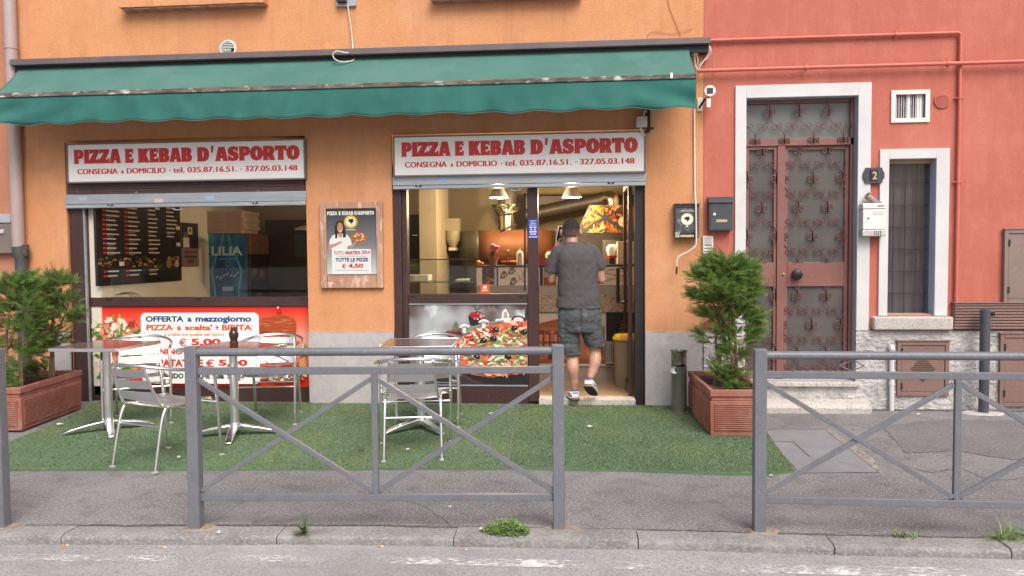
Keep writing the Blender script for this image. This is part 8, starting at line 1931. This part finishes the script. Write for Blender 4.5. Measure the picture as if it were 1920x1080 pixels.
# hands: palm, four unequal bent fingers and a thumb each
def hand(pal, dirv, nrm, side, curl_, sc=1.0):
    d = Vector(dirv).normalized(); n = Vector(nrm).normalized(); s = d.cross(n).normalized()
    loft(b, [(pal-d*0.045, 0.024*sc, 0.017*sc, s, n), (pal-d*0.01, 0.036*sc, 0.017*sc, s, n), (pal+d*0.035, 0.041*sc, 0.014*sc, s, n), (pal+d*0.048, 0.038*sc, 0.010*sc, s, n)], SKINM, n=14)
    for k, (off, L) in enumerate(((-0.030, 0.070), (-0.010, 0.080), (0.010, 0.075), (0.029, 0.060))):
        p = pal+d*0.040+s*(off*side); a = 0.0; pts = [p]
        for j, f_ in enumerate((0.42, 0.32, 0.26)):
            a += curl_[j]*(1+0.08*k); p = p+(d*math.cos(a)+n*math.sin(a))*(L*f_*sc); pts.append(p)
        limb(b, pts, [0.0090, 0.0085, 0.0078, 0.0068], SKINM, n=10, sub=3)
    p = pal-d*0.02-s*(0.030*side); pts = [p, p+(-s*side*0.7+d*0.6+n*0.35)*0.036, p+(-s*side*0.75+d*1.25+n*0.8)*0.048]
    limb(b, pts, [0.0125, 0.0105, 0.0085], SKINM, n=10, sub=3)
# left hand flat against the phone, fingers up, palm towards the head; right hand half closed in front of the belly
pal = hnl+Vector((-0.002, 0.012, 0.045)); hand(pal, (0.10, -0.05, 1.0), (0.95, 0.25, 0.0), 1, (0.25, 0.35, 0.3))
pr_ = hnr+Vector((-0.035, 0.045, 0.01)); hand(pr_, (-0.6, 0.75, 0.1), (0.2, 0.2, -0.9), 1, (0.5, 0.7, 0.5))
body = fuse(b, 'body', man, 0.0048, 4, SKINM)
# eyes
for s in (-1, 1):
    e = MB(); e.ball((hx+s*0.030, PYB+0.128, hz+0.006), 0.0115, 0.011, 0.0105, ink(226, 222, 216), 14, 10); e.ball((hx+s*0.030, PYB+0.1365, hz+0.006), 0.0052, 0.004, 0.0052, ink(50, 34, 26), 12, 8); e.build('eye', man, man.location)
e = MB(); e.ball((hx, PYB+0.1475, hz-0.052), 0.022, 0.005, 0.0035, ink(150, 84, 74), 14, 8); e.build('lips', man, man.location)
# hair: a close cap that stops at the nape, the temples and the forehead
h = MB(); h.ball((hx, PYB+0.042, hz+0.026), 0.0870, 0.1035, 0.0955, HAIRM, 30, 20); h.ball((hx, PYB+0.010, hz-0.004), 0.075, 0.060, 0.062, HAIRM, 24, 16)
def hairkeep(p):
    y = p.y-PYB; z = p.z-hz
    low = -0.052+0.3*max(0, abs(p.x-hx)-0.03) if y < 0.02 else (-0.030+(y-0.02)*0.9 if y < 0.055 else (-0.002+(y-0.055)*0.9))
    low -= 0.006*mnoise.noise(p*90)
    if 0.015 < y < 0.075 and abs(p.x-hx) > 0.076 and z < 0.022: return False
    return z > low
ho = fuse(h, 'hair', man, 0.006, 3, HAIRM, wrinkle=lambda p: 0.004*mnoise.noise(p*70)+0.002*mnoise.noise(p*160), keep=hairkeep)
# close-cropped: dark on top, clipped so short at the sides and nape that the skin shows
hm = M('cropped_dark_hair', (0.030, 0.024, 0.021), (0.014, 0.011, 0.010), scale=60, rough=0.75, bump=1.0, bscale=200)
nt = hm.node_tree; bs = nt.nodes['Principled BSDF']; src = bs.inputs['Base Color'].links[0].from_socket
tc = _node(nt, 'ShaderNodeTexCoord'); sp = _node(nt, 'ShaderNodeSeparateXYZ'); n1 = _node(nt, 'ShaderNodeTexNoise'); n1.inputs['Scale'].default_value = 90; n1.inputs['Detail'].default_value = 3
m1 = _node(nt, 'ShaderNodeMath', operation='MULTIPLY_ADD'); m1.inputs[1].default_value = 0.05
mr = _node(nt, 'ShaderNodeMapRange'); mr.interpolation_type = 'SMOOTHSTEP'; z0_ = hz-man.location.z; mr.inputs['From Min'].default_value = z0_-0.020; mr.inputs['From Max'].default_value = z0_+0.075
mx = _node(nt, 'ShaderNodeMix', data_type='RGBA'); mx.inputs['A'].default_value = (0.22, 0.13, 0.10, 1)
nt.links.new(tc.outputs['Object'], sp.inputs[0]); nt.links.new(tc.outputs['Object'], n1.inputs['Vector']); nt.links.new(n1.outputs['Fac'], m1.inputs[0]); nt.links.new(sp.outputs['Z'], m1.inputs[2])
nt.links.new(m1.outputs[0], mr.inputs[0]); nt.links.new(mr.outputs[0], mx.inputs['Factor']); nt.links.new(src, mx.inputs['B']); nt.links.new(mx.outputs['Result'], bs.inputs['Base Color'])
ho.data.materials[0] = hm
# t-shirt
s_ = MB()
tors = [(1084.5, 579, 0.212, 0.135), (1084, 565, 0.207, 0.132), (1083.5, 545, 0.196, 0.126), (1083, 525, 0.192, 0.127), (1081.5, 505, 0.196, 0.134), (1080, 487, 0.196, 0.136), (1079, 474, 0.180, 0.126), (1077.5, 464, 0.138, 0.108), (1075, 457, 0.092, 0.086), (1073, 452.5, 0.076, 0.072)]
loft(s_, [(px_(x, y, 0.0 if y > 470 else 0.012), a, d) for x, y, a, d in tors], SHIRT, n=36, power=2.35)
limb(s_, [px_(1054, 469, 0.0), px_(1045, 476, 0.0), px_(1038, 490, 0.012), px_(1034, 507, 0.025)], [0.066, 0.070, 0.069, 0.064], SHIRT, n=20)
limb(s_, [px_(1102, 467, 0.0), px_(1111, 473, 0.0), px_(1119, 487, 0.008), px_(1124, 502, 0.015)], [0.066, 0.071, 0.070, 0.064], SHIRT, n=20)
def wr(p):
    u = p.x+0.03; z = p.z
    k = 0.0075*mnoise.noise(Vector((u*7+z*5, p.y*5, z*4)))+0.006*mnoise.noise(Vector((u*16-z*11, p.y*8, z*7)))+0.003*mnoise.noise(Vector((u*34+z*22, p.y*10, z*16)))
    lowz = max(0, (1.22-z)/0.25); k += 0.006*min(1, lowz)*mnoise.noise(Vector((u*9, 3, z*26)))
    return k
zhem = px_(1084, 577, 0).z; zneck = px_(1072, 454.2, 0).z
TMID = px_(1082, 500).x
def skeep(p):
    if p.z < zhem+0.006*mnoise.noise(p*9): return False
    if p.z > zneck+0.0 and abs(p.x-neck.x) < 0.075: return False
    # sleeve ends
    for e, w, sgn in ((px_(1033.5, 511, 0.03), px_(1038, 488, 0.015), -1), (px_(1124.5, 506, 0.015), px_(1119, 484, 0.008), 1)):
        d = (e-w).normalized()
        if (p-e).dot(d) > 0 and sgn*(p.x-TMID) > 0.200 and p.z > e.z-0.12: return False
    return True
fuse(s_, 't_shirt', man, 0.008, 5, SHIRT, wrinkle=wr, keep=skeep).modifiers.new('thickness', 'SOLIDIFY').thickness = 0.004
col = MB(); ring = []
for k in range(28): a = 2*math.pi*k/28; ring.append((neck.x+0.004+0.071*math.cos(a), PYB+0.018+0.066*math.sin(a), zneck-0.004-0.016*max(0, math.sin(a))))
col.tube(ring, 0.006, SHIRT, n=8, closed=True); col.build('collar', man, man.location)
# shorts
d_ = MB()
loft(d_, [(px_(1087, 622, 0.0), 0.198, 0.122), (px_(1087, 608), 0.205, 0.132), (px_(1086.5, 592, -0.004), 0.206, 0.136), (px_(1086, 576), 0.194, 0.124), (px_(1085.5, 566), 0.186, 0.118)], DENIM, n=32, power=2.3)
limb(d_, [px_(1066, 604, 0.0), px_(1067, 625, 0.005), px_(1070, 645, 0.012), px_(1072, 668, 0.015)], [0.106, 0.101, 0.092, 0.084], DENIM, n=22)
limb(d_, [px_(1107, 604, 0.0), px_(1110, 622, 0.015), px_(1114, 638, 0.03), px_(1116, 652, 0.04)], [0.106, 0.103, 0.096, 0.088], DENIM, n=22)
def wd(p):
    k = 0.007*mnoise.noise(Vector((p.x*11, p.y*8, p.z*13)))+0.006*mnoise.noise(Vector((p.x*14+p.z*9, p.y*8, p.z*30)))+0.003*mnoise.noise(Vector((p.x*40, p.y*30, p.z*50)))
    mid = px_(1088, 600, 0).x
    if p.y < PYB: k -= 0.014*math.exp(-((p.x-mid)/0.012)**2)*max(0, min(1, (p.z-0.70)/0.1))
    return k
hl, hr_ = px_(1072, 665, 0).z, px_(1116, 650, 0).z; midx = px_(1092, 640, 0).x
fuse(d_, 'shorts', man, 0.007, 4, DENIM, wrinkle=wd, keep=lambda p: p.z > (hl if p.x < midx else hr_)+0.006*mnoise.noise(p*20)).modifiers.new('thickness', 'SOLIDIFY').thickness = 0.006
pk = MB()   # back pockets and belt loops, stitched on
for cx, w in ((1071, 0.055), (1105, 0.060)):
    p0 = px_(cx, 590, -0.147); k = [(-1, 0.9), (1, 0.9), (1, -0.55), (0, -1), (-1, -0.55)]
    pk.tube([(p0.x+w*a, p0.y+0.022*abs(a)*1.0, p0.z+0.062*c_) for a, c_ in k], 0.0028, DENIM, n=5, closed=True)
pk.build('pocket_seam', man, man.location)
# trainers
def shoe(ank, yaw, pitch, name):
    """built along +y with the heel at the back, then pitched about the toes"""
    rows = [(-0.100, 0.034, 0.070), (-0.080, 0.044, 0.086), (-0.03, 0.046, 0.092), (0.02, 0.049, 0.080), (0.08, 0.049, 0.060), (0.13, 0.046, 0.050), (0.165, 0.030, 0.038)]
    Mx = Matrix.Translation(ank) @ Matrix.Rotation(yaw, 4, 'Z') @ Matrix.Rotation(pitch, 4, 'X') @ Matrix.Translation((0, 0.03, -0.088))
    def put(mb, fn, mat, z0s, z1s, k=1.0):
        v = []; f = []; n = 18
        prof = []
        for y, w, h in rows: prof.append((y, w*k, h))
        for y, w, h in prof:
            za, zb_ = z0s(h, y), z1s(h, y)
            for i in range(n):
                a = math.pi*2*i/n; ca, sa = math.cos(a), math.sin(a); q = (abs(ca)**3+abs(sa)**3)**(-1/3)
                v.append(Mx @ Vector((w*ca*q, y, (za+zb_)/2+(zb_-za)/2*sa*q)))
        for i in range(len(prof)-1):
            for j in range(n): f.append((i*n+j, i*n+(j+1) % n, (i+1)*n+(j+1) % n, (i+1)*n+j))
        f += [tuple(range(n-1, -1, -1)), tuple((len(prof)-1)*n+j for j in range(n))]
        mb.add([tuple(p) for p in v], [tuple(reversed(q)) for q in f], mat)
    up = MB(); put(up, None, SHW, lambda h, y: 0.024, lambda h, y: h); par = up.build(name, man, man.location, angle=60, bevel=0.0)
    so = MB(); put(so, None, SHW, lambda h, y: 0.010, lambda h, y: 0.030, 1.08); so.build('midsole', par, man.location, angle=60)
    s2 = MB(); put(s2, None, SHD, lambda h, y: 0.0, lambda h, y: 0.0115, 1.06); s2.build('outsole', par, man.location, angle=60)
    tr = MB()
    v = []
    for (yy, ww) in ((-0.099, 0.034),):
        tr.tube([Mx @ Vector((-0.041, -0.05, 0.022)), Mx @ Vector((-0.034, -0.104, 0.022)), Mx @ Vector((0, -0.112, 0.022)), Mx @ Vector((0.034, -0.104, 0.022)), Mx @ Vector((0.041, -0.05, 0.022))], 0.0045, SHR, n=6)
    tr.tube([Mx @ Vector((-0.032, -0.07, 0.070)), Mx @ Vector((-0.018, -0.094, 0.070)), Mx @ Vector((0.018, -0.094, 0.070)), Mx @ Vector((0.032, -0.07, 0.070))], 0.0085, SHB, n=8)
    tr.tube([Mx @ Vector((-0.043, -0.03, 0.045)), Mx @ Vector((-0.045, 0.03, 0.060))], 0.006, SHB, n=6); tr.tube([Mx @ Vector((0.043, -0.03, 0.045)), Mx @ Vector((0.045, 0.03, 0.060))], 0.006, SHB, n=6)
    tr.build('coloured_trim', par, man.location)
    sk = MB(); c = [Mx @ Vector((0, -0.045, 0.070)), Mx @ Vector((0, -0.047, 0.094))]; sk.tube(c, [0.0385, 0.036], SHB, n=16); sk.build('sock', par, man.location)
shoe(Vector((anl.x, anl.y+0.02, FEETZ+0.090)), R(13), 0.0, 'left_shoe')
ra = px_(1107, 714, -0.07); shoe(Vector((ra.x, ra.y+0.01, ra.z)), R(-15), R(-28), 'right_shoe')
# the phone in his left hand
ph = thing('mobile_phone', 'white mobile phone held to the ear of the man in the doorway', 'phone', px_(1049, 442, 0.13))
c = px_(1048, 442, 0.10); m = MB(); m.box(-0.005, 0.005, -0.036, 0.036, -0.075, 0.075, M('white_phone_back', (0.62, 0.66, 0.70), (0.55, 0.59, 0.63), scale=9, rough=0.25)); o = m.build('case', ph, bevel=0.004)
m = MB(); m.box(0.0055, 0.0062, -0.032, 0.032, -0.068, 0.068, BLACKP); m.build('screen', ph, smooth=False)
m = MB(); m.box(-0.0068, -0.0056, 0.008, 0.028, 0.042, 0.066, BLACKP); m.build('camera_lens', ph, smooth=False)
ph.location = (pal.x+0.020, pal.y-0.030, pal.z+0.045); ph.rotation_euler = (R(-10), R(8), R(-58))
